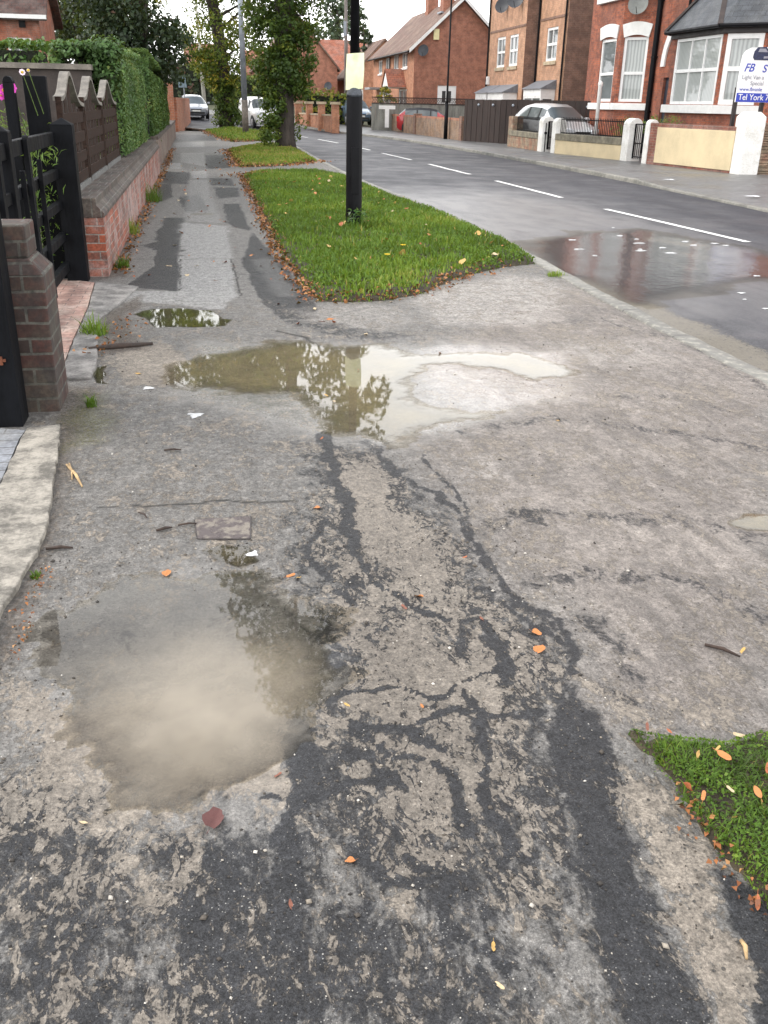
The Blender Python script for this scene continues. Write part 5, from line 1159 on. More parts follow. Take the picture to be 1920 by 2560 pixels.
MB().tube([(GX - .42, GY - .2, ez - .25), (GX - .42, GY + gl, ez - .25)], [.06, .06], 8).build('gutter', METAL, r); MB().tube([(GX - .05, 69.76, .3), (GX - .05, 69.76, 4.45), (GX - .4, 69.7, 4.5)], [.045] * 3, 8).build('downpipe', simple('brown_pipe', (0.06, 0.035, 0.028), .5), r)
MB().box(GX + 1.15, GX + 1.5, GY - .12, GY, 5.15, 5.75).build('alarm_box', simple('cream_plastic', (0.75, 0.68, 0.38), .5, .08), r, bevel=.02)
dish((13.75, 61.7, 4.55), .34, (-.5, -.8, .25), r)
# porch with red gabled canopy and a white timber arch
pr = MB(); px0, py0 = GX - 1.1, GY + 2.4
for yy in (py0, py0 + 2.0): pr.box(px0, px0 + .1, yy - .05, yy + .05, .3, 2.55)
pr.box(px0, GX, py0 - .1, py0, 2.45, 2.6); pr.box(px0, GX, py0 + 2.0, py0 + 2.1, 2.45, 2.6)
pr.add([(px0 - .02, py0 - .15, 2.55), (px0 - .02, py0 + 2.15, 2.55), (px0 - .02, py0 + 1, 3.5), (px0 + .08, py0 - .15, 2.55), (px0 + .08, py0 + 2.15, 2.55), (px0 + .08, py0 + 1, 3.5)], [[0, 1, 2], [3, 4, 5], [0, 1, 4, 3], [1, 2, 5, 4], [0, 2, 5, 3]])
po = pr.build('porch', WHITE, r); MB().quad((px0 - .1, py0 - .25, 2.5), (GX, py0 - .25, 2.5), (GX, py0 + 1, 3.6), (px0 - .1, py0 + 1, 3.6)).quad((px0 - .1, py0 + 2.25, 2.5), (px0 - .1, py0 + 1, 3.6), (GX, py0 + 1, 3.6), (GX, py0 + 2.25, 2.5)).build('porch_roof', RTILE, po)
MB().box(GX - .9, GX, 73.0, 75.2, 2.45, 2.6).build('door_canopy', simple('grey_canopy', (0.3, 0.3, 0.31), .6), r)
far_tree('yellow-green garden shrub by the white porch of the gabled semi', (12.0, 64.2, .35), 2.1, .8, 40, LIME, .75, .14, cat='shrub', name='garden_shrub', low=.1)

# ---- modern three storey flats
AX, BX = 16.0, 16.64
r = thing('apartment_block', 'tan brick three-storey flats with shade-coloured brown end walls and sash windows', 'apartment block', (AX, 50, 0))
aop = [(1.1, 2.55, 3.40, 4.85), (3.25, 4.75, 3.40, 4.85), (.15, 5.6, .2, 2.0)]
m = MB(); m.facade((AX, 48.86), (0, 1), 6.4, 0, 9.5, [(a, b, c, d) for a, b, c, d in aop[:2]], (-1, 0), .12)
bop = [(1.2, 2.7, 3.52, 4.96)]
m.facade((BX, 44.87), (0, 1), 3.99, 0, 9.5, bop, (-1, 0), .12); m.build('front_wall', BTAN, r)
MB().quad((AX, 48.86, 0), (BX, 48.86, 0), (BX, 48.86, 9.5), (AX, 48.86, 9.5)).build('end_wall', BDRK, r); m = MB(); m.quad((BX, 44.87, 0), (BX + 8, 44.87, 0), (BX + 8, 44.87, 9.5), (BX, 44.87, 9.5)); m.build('end_wall', BDRK, r); m = MB(); m.quad((AX, 55.26, 0), (BX + 8, 55.26, 0), (BX + 8, 55.26, 9.5), (AX, 55.26, 9.5)); m.build('end_wall', BDRK, r)
m = MB(); m.add([(AX - .3, 45, 9.5), (BX + 8, 45, 9.5), (BX + 8, 55.5, 9.5), (AX - .3, 55.5, 9.5), (AX + 5, 48, 12.5), (AX + 5, 53, 12.5)], [[0, 1, 4], [1, 2, 5, 4], [2, 3, 5], [3, 0, 4, 5], [3, 2, 1, 0]]); m.build('roof', SLATE, r)
for o_ in aop[:2]: window((AX, 48.86), (0, 1), (-1, 0), *o_, r, cols=2, rows=2, fw=.12, bars=.07, sill=.16, sillm=STN, glass=GLM)
window((BX, 44.87), (0, 1), (-1, 0), *bop[0], r, cols=2, rows=2, fw=.12, bars=.07, sill=.16, sillm=STN, glass=GLM)
m = MB(); m.box(AX - .03, AX - .002, 48.86, 55.2, 5.12, 5.22); m.box(BX - .03, BX - .002, 44.9, 48.8, 5.3, 5.4); m.build('string_course', BDRK, r)
def lean_bay(x, y0, y1, d, zt, parent, cols):
    m = MB(); m.box(x - d, x, y0, y1, zt - .32, zt); b = m.build('bay', UPVC, parent)
    m = MB(); m.box(x - d, x - .002, y0, y1, .0, .55); m.build('bay_wall', BTAN, b)
    m = MB(); m.add([(x - d - .1, y0 - .1, zt + .002), (x - d - .1, y1 + .1, zt + .002), (x, y1 + .1, zt + .40), (x, y0 - .1, zt + .40), (x, y0 - .1, zt + .002), (x, y1 + .1, zt + .002)], [[0, 1, 2, 3], [0, 3, 4], [1, 5, 2], [0, 4, 5, 1]]); m.build('bay_roof', simple('lead_grey', (0.17, 0.18, 0.20), .55, .25, 4, .2) if 'lead_grey' not in bpy.data.materials else bpy.data.materials['lead_grey'], b)
    window((x - d, y0), (0, 1), (-1, 0), 0, y1 - y0, .55, zt - .32, parent, cols=cols, fw=.09, bars=.08, recess=.05, glass=GLM)
    window((x - d, y0), (1, 0), (0, -1), 0, d, .55, zt - .32, parent, cols=1, fw=.12, recess=.05, glass=GLD)
lean_bay(AX, 49.6, 52.3, .75, 2.15, r, 3); lean_bay(AX, 52.7, 54.9, .7, 2.15, r, 3); lean_bay(BX, 45.8, 48.4, .7, 2.3, r, 2)
for c_, rd in (((15.72, 51.0, 6.75), .42), ((15.7, 52.2, 6.25), .36), ((15.65, 49.8, 6.35), .42), ((15.72, 49.6, 7.05), .38)): dish(c_, rd, (-.55, -.8, .3), r)
for x_, y_ in ((AX - .06, 55.1), (BX - .07, 45.0)): MB().tube([(x_, y_, 0), (x_, y_, 9.4)], [.05, .05], 8).build('downpipe', METAL, r)
MB().tube([(BX - .06, 48.7, 0), (BX - .06, 48.7, 9.4)], [.05, .05], 8).build('downpipe', METAL, r)
MB().box(AX - .16, AX - .01, 54.6, 54.85, 2.6, 3.0).build('wall_lamp', UPVC, r, bevel=.02)

# ---- old red brick terrace house with two bays
MX = 16.36
r = thing('terraced_house', 'old red brick house with white-silled bay windows and a slate bay roof', 'house', (MX, 32, 0))
dop = [(33.0 - 22, 34.0 - 22, 0.0, 2.55)]
m = MB(); m.facade((MX, 22), (0, 1), 19.3, 0, 7.4, dop, (-1, 0), .2); m.quad((MX, 41.3, 0), (MX + 9, 41.3, 0), (MX + 9, 41.3, 7.4), (MX, 41.3, 7.4)); m.quad((MX, 22, 0), (MX + 9, 22, 0), (MX + 9, 22, 7.4), (MX, 22, 7.4)); m.build('front_wall', BVIC, r)
m = MB(); m.add([(MX - .3, 21.8, 7.4), (MX + 9.3, 21.8, 7.4), (MX + 9.3, 41.5, 7.4), (MX - .3, 41.5, 7.4), (MX + 4.5, 21.8, 9.9), (MX + 4.5, 41.5, 9.9)], [[0, 1, 4], [1, 2, 5, 4], [2, 3, 5], [3, 0, 4, 5], [3, 2, 1, 0]]); rf0 = m.build('roof', SLATE, r)
for yc in (41.0, 35.4, 28.5):
    MB().box(MX + 2.2, MX + 3.2, yc - .7, yc + .7, 7.6, 11.7).box(MX + 2.1, MX + 3.3, yc - .8, yc + .8, 11.7, 11.9).build('chimney', BVIC, rf0)
k2 = math.sqrt(.5)
def wall_ring(x0, ya, yb, d): return [(MX, yb + d), (x0, yb), (x0, ya), (MX, ya - d)]
# two storey bay
bx0, ya, yb, d = 15.5, 36.07, 38.45, .86
m = MB(); L45 = d * math.sqrt(2)
f_op = [(.42, 1.85, 1.75, 3.92)]; c_op = [(.12, 1.04, 1.75, 3.92)]
m.facade((bx0, ya), (0, 1), yb - ya, 0, 5.15, f_op, (-1, 0), .1); m.facade((bx0, ya), (k2, -k2), L45, 0, 5.15, c_op, (-k2, -k2), .1); m.facade((bx0, yb), (k2, k2), L45, 0, 5.15, [], (-k2, k2), .1)
m.facade((bx0, ya), (0, 1), yb - ya, 5.5, 7.4, [], (-1, 0)); m.facade((bx0, ya), (k2, -k2), L45, 5.5, 7.4, [], (-k2, -k2)); b = m.build('bay', BVIC, r)
window((bx0, ya), (0, 1), (-1, 0), *f_op[0], r, rows=2, fw=.10, bars=.06, glass=GLM, transom=2.72); window((bx0, ya), (k2, -k2), (-k2, -k2), *c_op[0], r, rows=2, fw=.10, bars=.06, glass=GLC, transom=2.72)
def ring_band(x0, ya, yb, d, out, z0, z1, name, mat, parent):
    o = out; s_ = o * math.tan(math.radians(22.5))
    a = [(MX, yb + d + o * 1.414), (x0 - o, yb + s_), (x0 - o, ya - s_), (MX, ya - d - o * 1.414)]
    return MB().extrude([(x, y, z0) for x, y in a], (0, 0, z1 - z0)).build(name, mat, parent, bevel=.01)
ring_band(bx0, ya, yb, d, .10, 1.47, 1.70, 'bay_sill', WHITE, r); ring_band(bx0, ya, yb, d, .12, 5.16, 5.45, 'upper_band', WHITE, r)
def lintel(A, u, nrm, u0, u1, z, h, parent):
    P = lambda a, zz, dd: (A[0] + u[0] * a + nrm[0] * dd, A[1] + u[1] * a + nrm[1] * dd, zz); n = 9; bot, topv = [], []
    for k in range(n): t = k / (n - 1); bot.append((u0 + (u1 - u0) * t, z + .09 * math.sin(math.pi * t))); topv.append((u0 - .10 + (u1 - u0 + .2) * t, z + h + .10 * math.sin(math.pi * t)))
    pts = bot + topv[::-1]; MB().extrude([P(a, zz, .004) for a, zz in pts], (nrm[0] * .05, nrm[1] * .05, 0)).build('lintel', WHITE, parent)
lintel((bx0, ya), (0, 1), (-1, 0), .38, 1.89, 3.90, .42, r); lintel((bx0, ya), (k2, -k2), (-k2, -k2), .11, 1.05, 3.90, .42, r)
dish((15.65, 35.3, 4.95), .36, (-.6, -.75, .25), r, simple('pale_dish', (0.17, 0.18, 0.17), .5, .2, 5, .1))
# main downpipe and soot stripe
m = MB(); yp = MX * 2320 / (1652 - 492); m.tube([(MX - .09, 34.8, 0), (MX - .09, 34.8, 4.7), (MX - .09, 34.8, 7.4)], [.10, .10, .10], 10); [m.box(MX - .16, MX, 34.68, 34.92, z, z + .06) for z in (1.4, 3.2, 5.0, 6.8)]; m.build('downpipe', METAL, r)
m = MB(); m.tube([(MX - .07, 32.6, 4.6), (MX - .07, 32.6, 7.4)], [.05, .05], 8); m.build('waste_pipe', METAL, r)
# arched white doorway band
m = MB(); pts = []; ac, ar = (33.3, 2.9), .98
for k in range(13): t = math.pi * k / 12; pts.append((ac[0] + ar * math.cos(t), ac[1] + 1.35 * math.sin(t)))
for k in range(12, -1, -1): t = math.pi * k / 12; pts.append((ac[0] + (ar - .28) * math.cos(t), ac[1] + 1.05 * math.sin(t)))
m.extrude([(MX - .006, y, z) for y, z in pts], (-.06, 0, 0)); m.build('door_arch', WHITE, r)
MB().box(MX + .1, MX + .16, 33.0, 34.0, 0, 2.55).build('door', simple('dark_door', (0.03, 0.035, 0.05), .4), r)
# single storey bay with hipped slate roof
cx0, ya, yb, d = 15.5, 28.5, 31.8, .86
m = MB(); L45 = d * math.sqrt(2); m.facade((cx0, ya), (0, 1), yb - ya, 0, 3.66, [(.12, 3.0, 1.68, 3.6)], (-1, 0), .06); m.facade((cx0, ya), (k2, -k2), L45, 0, 3.66, [(.08, 1.14, 1.68, 3.6)], (-k2, -k2), .06); m.facade((cx0, yb), (k2, k2), L45, 0, 3.66, [], (-k2, k2)); m.build('bay', BVIC, r)
window((cx0, ya), (0, 1), (-1, 0), .12, 3.0, 1.68, 3.6, r, cols=3, rows=2, fw=.085, bars=.06, recess=.02, glass=GLC, transom=2.66); window((cx0, ya), (k2, -k2), (-k2, -k2), .08, 1.14, 1.68, 3.6, r, rows=2, fw=.14, bars=.08, recess=.02, glass=GLC, transom=2.66)
ring_band(cx0, ya, yb, d, .14, 1.42, 1.66, 'bay_sill', WHITE, r)
BRN = simple('dark_fascia', (0.030, 0.024, 0.024), .5, .2, 5, .1); ring_band(cx0, ya, yb, d, .10, 3.61, 3.83, 'fascia', BRN, r)
o = .28; s_ = o * math.tan(math.radians(22.5)); e = [(MX, yb + d + o * 1.414, 3.80), (cx0 - o, yb + s_, 3.80), (cx0 - o, ya - s_, 3.80), (MX, ya - d - o * 1.414, 3.80)]; tpk = [(MX, yb - .2, 5.25), (MX - .25, (ya + yb) / 2 + .25, 5.3), (MX - .25, (ya + yb) / 2 - .25, 5.3), (MX, ya + .2, 5.25)]
m = MB(); [m.quad(e[k], e[k + 1], tpk[k + 1], tpk[k]) for k in range(3)]; rf = m.build('bay_roof', SLATE, r); m = MB()
for k in (1, 2): m.bar((e[k][0], e[k][1], e[k][2] + .03), (tpk[k][0], tpk[k][1], tpk[k][2] + .03), .15, .07)
m.build('hip_ridge', RIDGE, rf); m = MB()
for k in range(3): m.tube([(e[k][0], e[k][1], e[k][2]), (e[k + 1][0], e[k + 1][1], e[k + 1][2])], [.055, .055], 8)
m.build('gutter', METAL, r)

# ---- low walls, railings, gate piers on the far side
CREAM = simple('cream_render', (0.58, 0.48, 0.31), .85, .12, 1.4, .25, fine=40)
MASN = brick('white_masonry_paint', (0.74, 0.73, 0.70), (0.78, 0.77, 0.74), (0.72, 0.71, 0.68), bw=.5, rh=.25, ms=.004, stain=(0.55, 0.53, 0.48), stain_amt=.35, dirt_scale=2)
FRB = brick('red_frame_brick', (0.25, 0.085, 0.055), (0.19, 0.07, 0.05), (0.26, 0.2, 0.16), stain_amt=.3, soot=.25)
STW = brick('rough_stone_wall', (0.30, 0.24, 0.165), (0.24, 0.17, 0.12), (0.20, 0.165, 0.125), bw=.42, rh=.17, ms=.012, stain=(0.32, 0.14, 0.085), stain_amt=.6, dirt_scale=2.2, soot=.3)
def gatepier(c, w, h, label, flat=False, mat=None):
    r = thing('gate_pier', label, 'gate pier', c, 0, 'white gateposts along the far pavement'); w2 = w / 2; n = 8
    m = MB(); m.box(c[0] - w2, c[0] + w2, c[1] - w2, c[1] + w2, -.06, h - w * .45); 
    pts = [(c[0] + w2 * math.cos(t), c[1] - w2, h - w * .45 + w * .45 * math.sin(t)) for t in np.linspace(0, math.pi, n)]
    m.extrude(pts, (0, w, 0)); m.build('pier', mat or MASN, r, bevel=.02); return r
wl_ = [U(1098, 316), U(1165, 327), U(1190, 330), U(1345, 347), U(1390, 353), U(1590, 376)]
def seg_box(m, a, b, t, z0, z1, ext=0):
    a, b = Vector((a.x, a.y, 0)), Vector((b.x, b.y, 0)); dd = (b - a).normalized(); nn = Vector((dd.y, -dd.x, 0)); nn = nn if nn.x > 0 else -nn; a = a - dd * ext; b = b + dd * ext
    p = [a, b, b + nn * t, a + nn * t]; m.extrude([(q.x, q.y, z0) for q in p], (0, 0, z1 - z0)); return m
gatepier((wl_[1].x + .2, wl_[1].y, 0), .44, 1.20, 'round-topped weathered white gatepost, left of the pair by the silver hatchback')
gatepier((wl_[2].x + .2, wl_[2].y - .1, 0), .40, 1.17, 'weathered white gatepost, right of the pair by the silver hatchback')
gatepier((wl_[3].x + .22, wl_[3].y, 0), .46, 1.25, 'clean white gatepost left of the narrow black gate')
gatepier((wl_[4].x + .13, wl_[4].y, 0), .30, 1.23, 'clean white gatepost between narrow black gate and cream wall')
c5 = (13.98, 23.75, 0); r = thing('gate_pier', 'tall chamfered white gatepost under the sign at the right edge', 'gate pier', c5, 0, 'white gateposts along the far pavement'); m = MB()
ww_ = .27; m.box(c5[0] - ww_, c5[0] + ww_, c5[1] - ww_, c5[1] + ww_, -.06, 1.38); w3 = .16; m.add([(c5[0] - ww_, c5[1] - ww_, 1.38), (c5[0] + ww_, c5[1] - ww_, 1.38), (c5[0] + ww_, c5[1] + ww_, 1.38), (c5[0] - ww_, c5[1] + ww_, 1.38), (c5[0] - w3, c5[1] - w3, 1.50), (c5[0] + w3, c5[1] - w3, 1.50), (c5[0] + w3, c5[1] + w3, 1.50), (c5[0] - w3, c5[1] + w3, 1.50)], [[4, 5, 6, 7], [0, 1, 5, 4], [1, 2, 6, 5], [2, 3, 7, 6], [3, 0, 4, 7]]); m.build('pier', MASN, r, bevel=.015)
RCAP = simple('weathered_coping_stone', (0.20, 0.18, 0.135), .9, .4, 4, .6)
def railing(a, b, z0, z1, label, n):
    r = thing('railing', label, 'railing', (a.x, a.y, 0)); a_, b_ = Vector((a.x + .17, a.y, 0)), Vector((b.x + .17, b.y, 0)); m = MB()
    for z in (z0 + .03, z1 - .03): m.bar(a_ + Vector((0, 0, z)), b_ + Vector((0, 0, z)), .02, .035)
    m.build('rails', METAL, r)
    m = MB()
    for k in range(n + 1):
        p = a_.lerp(b_, k / n); m.tube([p + Vector((0, 0, z0)), p + Vector((0, 0, z1 + .04))], [.011, .011], 5)
    m.build('bars', METAL, r)
def dwarf(a, b, label, body, hb, hc, capm=RCAP):
    r = thing('garden_wall', label, 'wall', (a.x, a.y, 0)); seg_box(MB(), a, b, .34, -.06, hb).build('wall', body, r); a2, b2 = a.copy(), b.copy(); a2.x -= .03; b2.x -= .03; seg_box(MB(), a2, b2, .42, hb, hc).build('coping', capm, r, bevel=.02)
w0 = wl_[0]; dwarf(w0, Vector((wl_[1].x, wl_[1].y + .25, 0)), 'short rough stone and brick dwarf wall beside the brown board gates', STW, .42, .62)
railing(Vector((w0.x, w0.y - .5, 0)), Vector((wl_[1].x, wl_[1].y + .22, 0)), .62, 1.12, 'short black railing left of the weathered gateposts', 34)
dwarf(Vector((wl_[2].x, wl_[2].y - .35, 0)), Vector((wl_[3].x, wl_[3].y + .25, 0)), 'cream-rendered dwarf wall with stone coping below the long railing', CREAM, .44, .66)
railing(Vector((wl_[2].x, wl_[2].y - .35, 0)), Vector((wl_[3].x, wl_[3].y + .25, 0)), .66, 1.16, 'long black railing in front of the silver hatchback', 40)
r = thing('brick_pillar', 'stub brick pillar at the end of the stone dwarf wall', 'pillar', (w0.x, w0.y, 0)); MB().box(w0.x - .02, w0.x + .42, w0.y - .45, w0.y + .12, -.06, 1.15).build('shaft', STW, r, bevel=.01)
# narrow black gates
def ironing(a, b, h, label):
    r = thing('iron_gate', label, 'gate', (a.x, a.y, 0)); m = MB(); a_, b_ = Vector((a.x + .2, a.y, .08)), Vector((b.x + .2, b.y, .08)); n = 8
    for z in (.06, h * .45, h): m.bar(a_ + Vector((0, 0, z)), b_ + Vector((0, 0, z)), .03, .03)
    for k in range(n + 1): p = a_.lerp(b_, k / n); m.bar(p + Vector((0, 0, .0)), p + Vector((0, 0, h)), .018 if 0 < k < n else .05, .02, (0, 1, 0))
    m.build('bars', METAL, r)
ironing(Vector((wl_[3].x, wl_[3].y - .25, 0)), Vector((wl_[4].x, wl_[4].y + .2, 0)), 1.0, 'narrow black iron gate between the clean white gateposts'); ironing(Vector((wl_[1].x, wl_[1].y - .25, 0)), Vector((wl_[2].x, wl_[2].y + .15, 0)), .95, 'narrow black iron gate between the weathered gateposts')
r = thing('gate_latch_post', 'tall thin black iron bar on the left weathered gatepost', 'gate latch', (wl_[1].x, wl_[1].y, 0)); m = MB(); m.tube([(wl_[1].x + .1, wl_[1].y - .25, 0), (wl_[1].x + .1, wl_[1].y - .25, .98)], [.018, .018], 6); m.box(wl_[1].x + .06, wl_[1].x + .14, wl_[1].y - .29, wl_[1].y - .21, .6, .68); m.build('bar', METAL, r)
# cream panel wall
a_, b_ = Vector((wl_[4].x, wl_[4].y - .18, 0)), Vector((wl_[5].x - .05, wl_[5].y + .25, 0)); r = thing('garden_wall', 'cream-rendered garden wall framed with red brick at the right', 'wall', (a_.x, a_.y, 0)); dd = (b_ - a_).normalized()
a2 = a_ + dd * .42; sh = Vector((-.025, 0, 0)); seg_box(MB(), a_, b_, .23, -.06, 1.14).build('brick_frame', FRB, r); seg_box(MB(), a2 + sh, b_ + sh, .06, .06, 1.03).build('cream_panel', CREAM, r, bevel=.01)
# stacked stone steps right of the big gatepost
r = thing('stone_wall', 'dark layered stone wall right of the big white gatepost', 'wall', (14.6, 23.6, 0)); m = MB(); z = -.05
while z < 1.2: hgt = random.uniform(.05, .09); m.box(14.30, 15.9, 23.55 + random.uniform(0, .05) + (.35 if z > .45 else 0), 24.6, z, z + hgt - .012); z += hgt
m.build('courses', STW, r)
# brown board gates
DKB = simple('dark_brown_boards', (0.036, 0.024, 0.021), .6, .3, 7, .3, stretch=(1, 1, .3)); g0, g1 = U(1000, 304.5), U(1093, 310.5)
def boards(a, b, z0, z1, n, label, mat, name='board_gate', cat='gate', th=.04, gap=.012, group=None):
    r = thing(name, label, cat, (a.x, a.y, z0), 0, group); m = MB(); a_, b_ = Vector((a.x, a.y, 0)), Vector((b.x, b.y, 0)); L = (b_ - a_).length; t_ = (b_ - a_).normalized(); nn = Vector((-t_.y, t_.x, 0))
    for k in range(n):
        s0, s1 = L * k / n, L * (k + 1) / n - gap; off = nn * (.012 if k % 2 else 0); p = [a_ + t_ * s0 + off, a_ + t_ * s1 + off, a_ + t_ * s1 + off + nn * th, a_ + t_ * s0 + off + nn * th]; m.extrude([(q.x, q.y, z0) for q in p], (0, 0, z1 - z0 + random.uniform(-.006, .006)))
    m.build('boards', mat, r); m = MB(); [m.bar(a_ + nn * .07 + Vector((0, 0, z)), b_ + nn * .07 + Vector((0, 0, z)), .04, .09) for z in (z0 + .3, z1 - .3)]; m.build('rails', mat, r); return r, a_, b_
gm = g0.lerp(g1, .55)
boards(g0, gm, 0, 1.76, 9, 'dark brown close-boarded gate, left leaf beside the brick wall', DKB); boards(gm, g1, 0, 1.76, 8, 'dark brown close-boarded gate, right leaf beside the stone pillar', DKB)
r_, a_, b_ = boards(Vector((13.0, 42.4, 0)), Vector((16.6, 39.6, 0)), 0, 1.78, 18, 'dark brown board fence running back behind the silver hatchback', DKB, 'board_fence', 'fence')
for k in range(7):
    p = (g0.lerp(g1, .33 + k * .33) if k < 3 else Vector((13.0, 42.4, 0)).lerp(Vector((16.6, 39.6, 0)), (k - 2.5) * .24)); tt_ = thing('round_lamp', 'round white reflector on the dark brown boards, %s from the left' % ['first', 'second', 'third', 'fourth', 'fifth', 'sixth', 'seventh'][k], 'reflector', (p.x, p.y, 1.55), 0, 'white reflectors on the brown boards')
    MB().tube([(p.x - .01, p.y - .03, 1.55), (p.x - .03, p.y - .06, 1.55)], [.06, .05], 12).build('disc', GALV, tt_, smooth=True)
# low brown brick wall with pier, behind thin lamp
w0_, w1_ = U(840, 279), U(998, 304); BWB = brick('sandy_brick', (0.27, 0.165, 0.10), (0.23, 0.135, 0.085), (0.25, 0.2, 0.15), stain_amt=.3); r = thing('garden_wall', 'low sandy brick wall with red top course hiding the red car', 'wall', (w0_.x, w0_.y, 0))
seg_box(MB(), w0_, w1_, .23, -.1, .86).build('wall', BWB, r); seg_box(MB(), w0_, w1_, .235, .86, .95).build('coping', GARB, r); m = MB()
for t_ in (.0, .42, .985): p = w0_.lerp(w1_, t_); m.box(p.x - .06, p.x + .34, p.y - .22, p.y + .22, -.1, 1.05)
m.build('pier', BDRK, r)
far_tree('small bright bush beside the left leaf of the brown gates', (w1_.x + .6, w1_.y + .2, 0), 1.75, .42, 26, LAUREL, .8, .12, cat='shrub', name='garden_shrub', low=.2)
# grey boarded fence with trellis
GRF = simple('silvery_boards', (0.24, 0.24, 0.215), .85, .3, 4, .3, stretch=(1, 1, .2)); fa, fb = Vector((10.35, 60.2, 0)), Vector((17.6, 60.9, 0)); fz = float(terrain(60.2)) - .1
r, a_, b_ = boards(fa, fb, fz - .1, 1.52, 60, 'silvery vertical board fence with dark trellis along its top', GRF, 'board_fence', 'fence'); m = MB()
for k in range(72): p = fa.lerp(fb, k / 71); q = fa.lerp(fb, min(1, (k + 1.8) / 71)); m.bar(Vector((p.x, p.y, 1.55)), Vector((q.x, q.y, 1.86)), .02, .03, (0, 1, 0)); m.bar(Vector((q.x, q.y, 1.55)), Vector((p.x, p.y, 1.86)), .02, .03, (0, 1, 0))
m.bar(Vector((fa.x, fa.y, 1.54)), Vector((fb.x, fb.y, 1.54)), .04, .05); m.bar(Vector((fa.x, fa.y, 1.87)), Vector((fb.x, fb.y, 1.87)), .04, .05); m.build('trellis', DKB, r)
r = thing('tee_sign', 'white tee-shaped board against the silvery fence', 'sign', (11.2, 59.9, 0)); m = MB(); p = YS(968, 270, 59.8); m.box(p.x - .5, p.x + .5, 59.8, 59.86, 1.22, 1.42); m.box(p.x - .12, p.x + .12, 59.8, 59.86, .2, 1.219); m.build('board', WHITE, r)
# far brick wall with pale capped piers
q0, q1 = YS(745, 250, 66), YS(838, 300, 57); r = thing('garden_wall', 'brick garden wall with pale capped piers below the light green hedge', 'wall', (q0.x, 70, .5)); A_ = Vector((q0.x, 66, 0)); B_ = Vector((q1.x, 57, 0))
seg_box(MB(), A_, B_, .25, -.1, .80).build('wall', BORG, r); seg_box(MB(), A_ + Vector((-.03, 0, 0)), B_ + Vector((-.03, 0, 0)), .31, .80, .88).build('coping', STN, r)
for t_ in (.0, .33, .66, 1.0): p = A_.lerp(B_, t_); x_ = MB().box(p.x - .2, p.x + .2, p.y - .2, p.y + .2, -.1, 1.42).build('pier', BORG, r); MB().box(p.x - .27, p.x + .27, p.y - .27, p.y + .27, 1.42, 1.56).build('pier_cap', STN, r)
# ---- distant houses
def plain_house(label, x0, x1, y, L, zb, ez, rz, wallm, roofm, windows=(), ridge='y', chim=None, dishp=None, over=.25):
    r = thing('brick_house', label, 'house', (x0, y, zb)); w = x1 - x0; m = MB(); ops = [(a, b, c, d) for a, b, c, d in windows]
    m.facade((x0, y), (1, 0), w, zb, ez, ops, (0, -1), .1); m.facade((x0, y), (0, 1), L, zb, ez, [], (-1, 0)); m.facade((x1, y), (0, 1), L, zb, ez, [], (1, 0)); m.facade((x0, y + L), (1, 0), w, zb, ez, [], (0, 1))
    if ridge == 'y': m.quad((x0, y, ez), (x1, y, ez), ((x0 + x1) / 2, y, rz)); m.quad((x0, y + L, ez), (x1, y + L, ez), ((x0 + x1) / 2, y + L, rz))
    else: m.quad((x0, y, ez), (x0, y + L, ez), (x0, y + L / 2, rz)); m.quad((x1, y, ez), (x1, y + L, ez), (x1, y + L / 2, rz))
    m.build('wall', wallm, r); m = MB(); o = over; t_ = .18; cxm = (x0 + x1) / 2; cym = y + L / 2; sl = (rz - ez) / (w / 2 if ridge == 'y' else L / 2)
    if ridge == 'y':
        for ex in (x0 - o, x1 + o): zb_ = ez - sl * o; m.add([(ex, y - o, zb_), (cxm, y - o, rz), (cxm, y + L + o, rz), (ex, y + L + o, zb_), (ex, y - o, zb_ + t_), (cxm, y - o, rz + t_), (cxm, y + L + o, rz + t_), (ex, y + L + o, zb_ + t_)], [[3, 2, 1, 0], [4, 5, 6, 7], [0, 1, 5, 4], [1, 2, 6, 5], [2, 3, 7, 6], [3, 0, 4, 7]])
    else:
        for ey in (y - o, y + L + o): zb_ = ez - sl * o; m.add([(x0 - o, ey, zb_), (x1 + o, ey, zb_), (x1 + o, cym, rz), (x0 - o, cym, rz), (x0 - o, ey, zb_ + t_), (x1 + o, ey, zb_ + t_), (x1 + o, cym, rz + t_), (x0 - o, cym, rz + t_)], [[3, 2, 1, 0], [4, 5, 6, 7], [0, 1, 5, 4], [1, 2, 6, 5], [2, 3, 7, 6], [3, 0, 4, 7]])
    rf = m.build('roof', roofm, r)
    for o_ in ops: window((x0, y), (1, 0), (0, -1), *o_, r, cols=2, fw=.09, bars=.08, glass=GLM, sill=.1)
    if chim: c_ = MB(); c_.box(chim[0] - .4, chim[0] + .4, chim[1] - .4, chim[1] + .4, rz - .8, chim[2]); c_.box(chim[0] - .47, chim[0] + .47, chim[1] - .47, chim[1] + .47, chim[2], chim[2] + .15); c_.build('chimney', wallm, rf)
    if dishp: dish(dishp, .34, (-.4, -.9, .2), r)
    return r
p = YS(843, 170, 88); q = YS(760, 140, 88)
plain_house('plain brick gable house with a small dish, seen right of the nearer lime', p.x - 6.8, p.x, 88, 10, .8, p.z, p.z + 3.9, BRED, TILE, (), 'y', (p.x - 3.4, 93, p.z + 5), (YS(820, 215, 87.6).x, 87.6, YS(820, 215, 87.6).z))
p = YS(855, 168, 116); plain_house('orange-roofed house peeping over the plain brick gable', p.x - 6.5, p.x + 3.5, 116, 8, 1.5, p.z - .5, p.z + 2.8, BORG, RTILE, (), 'x', (p.x - 4, 120, p.z + 4))
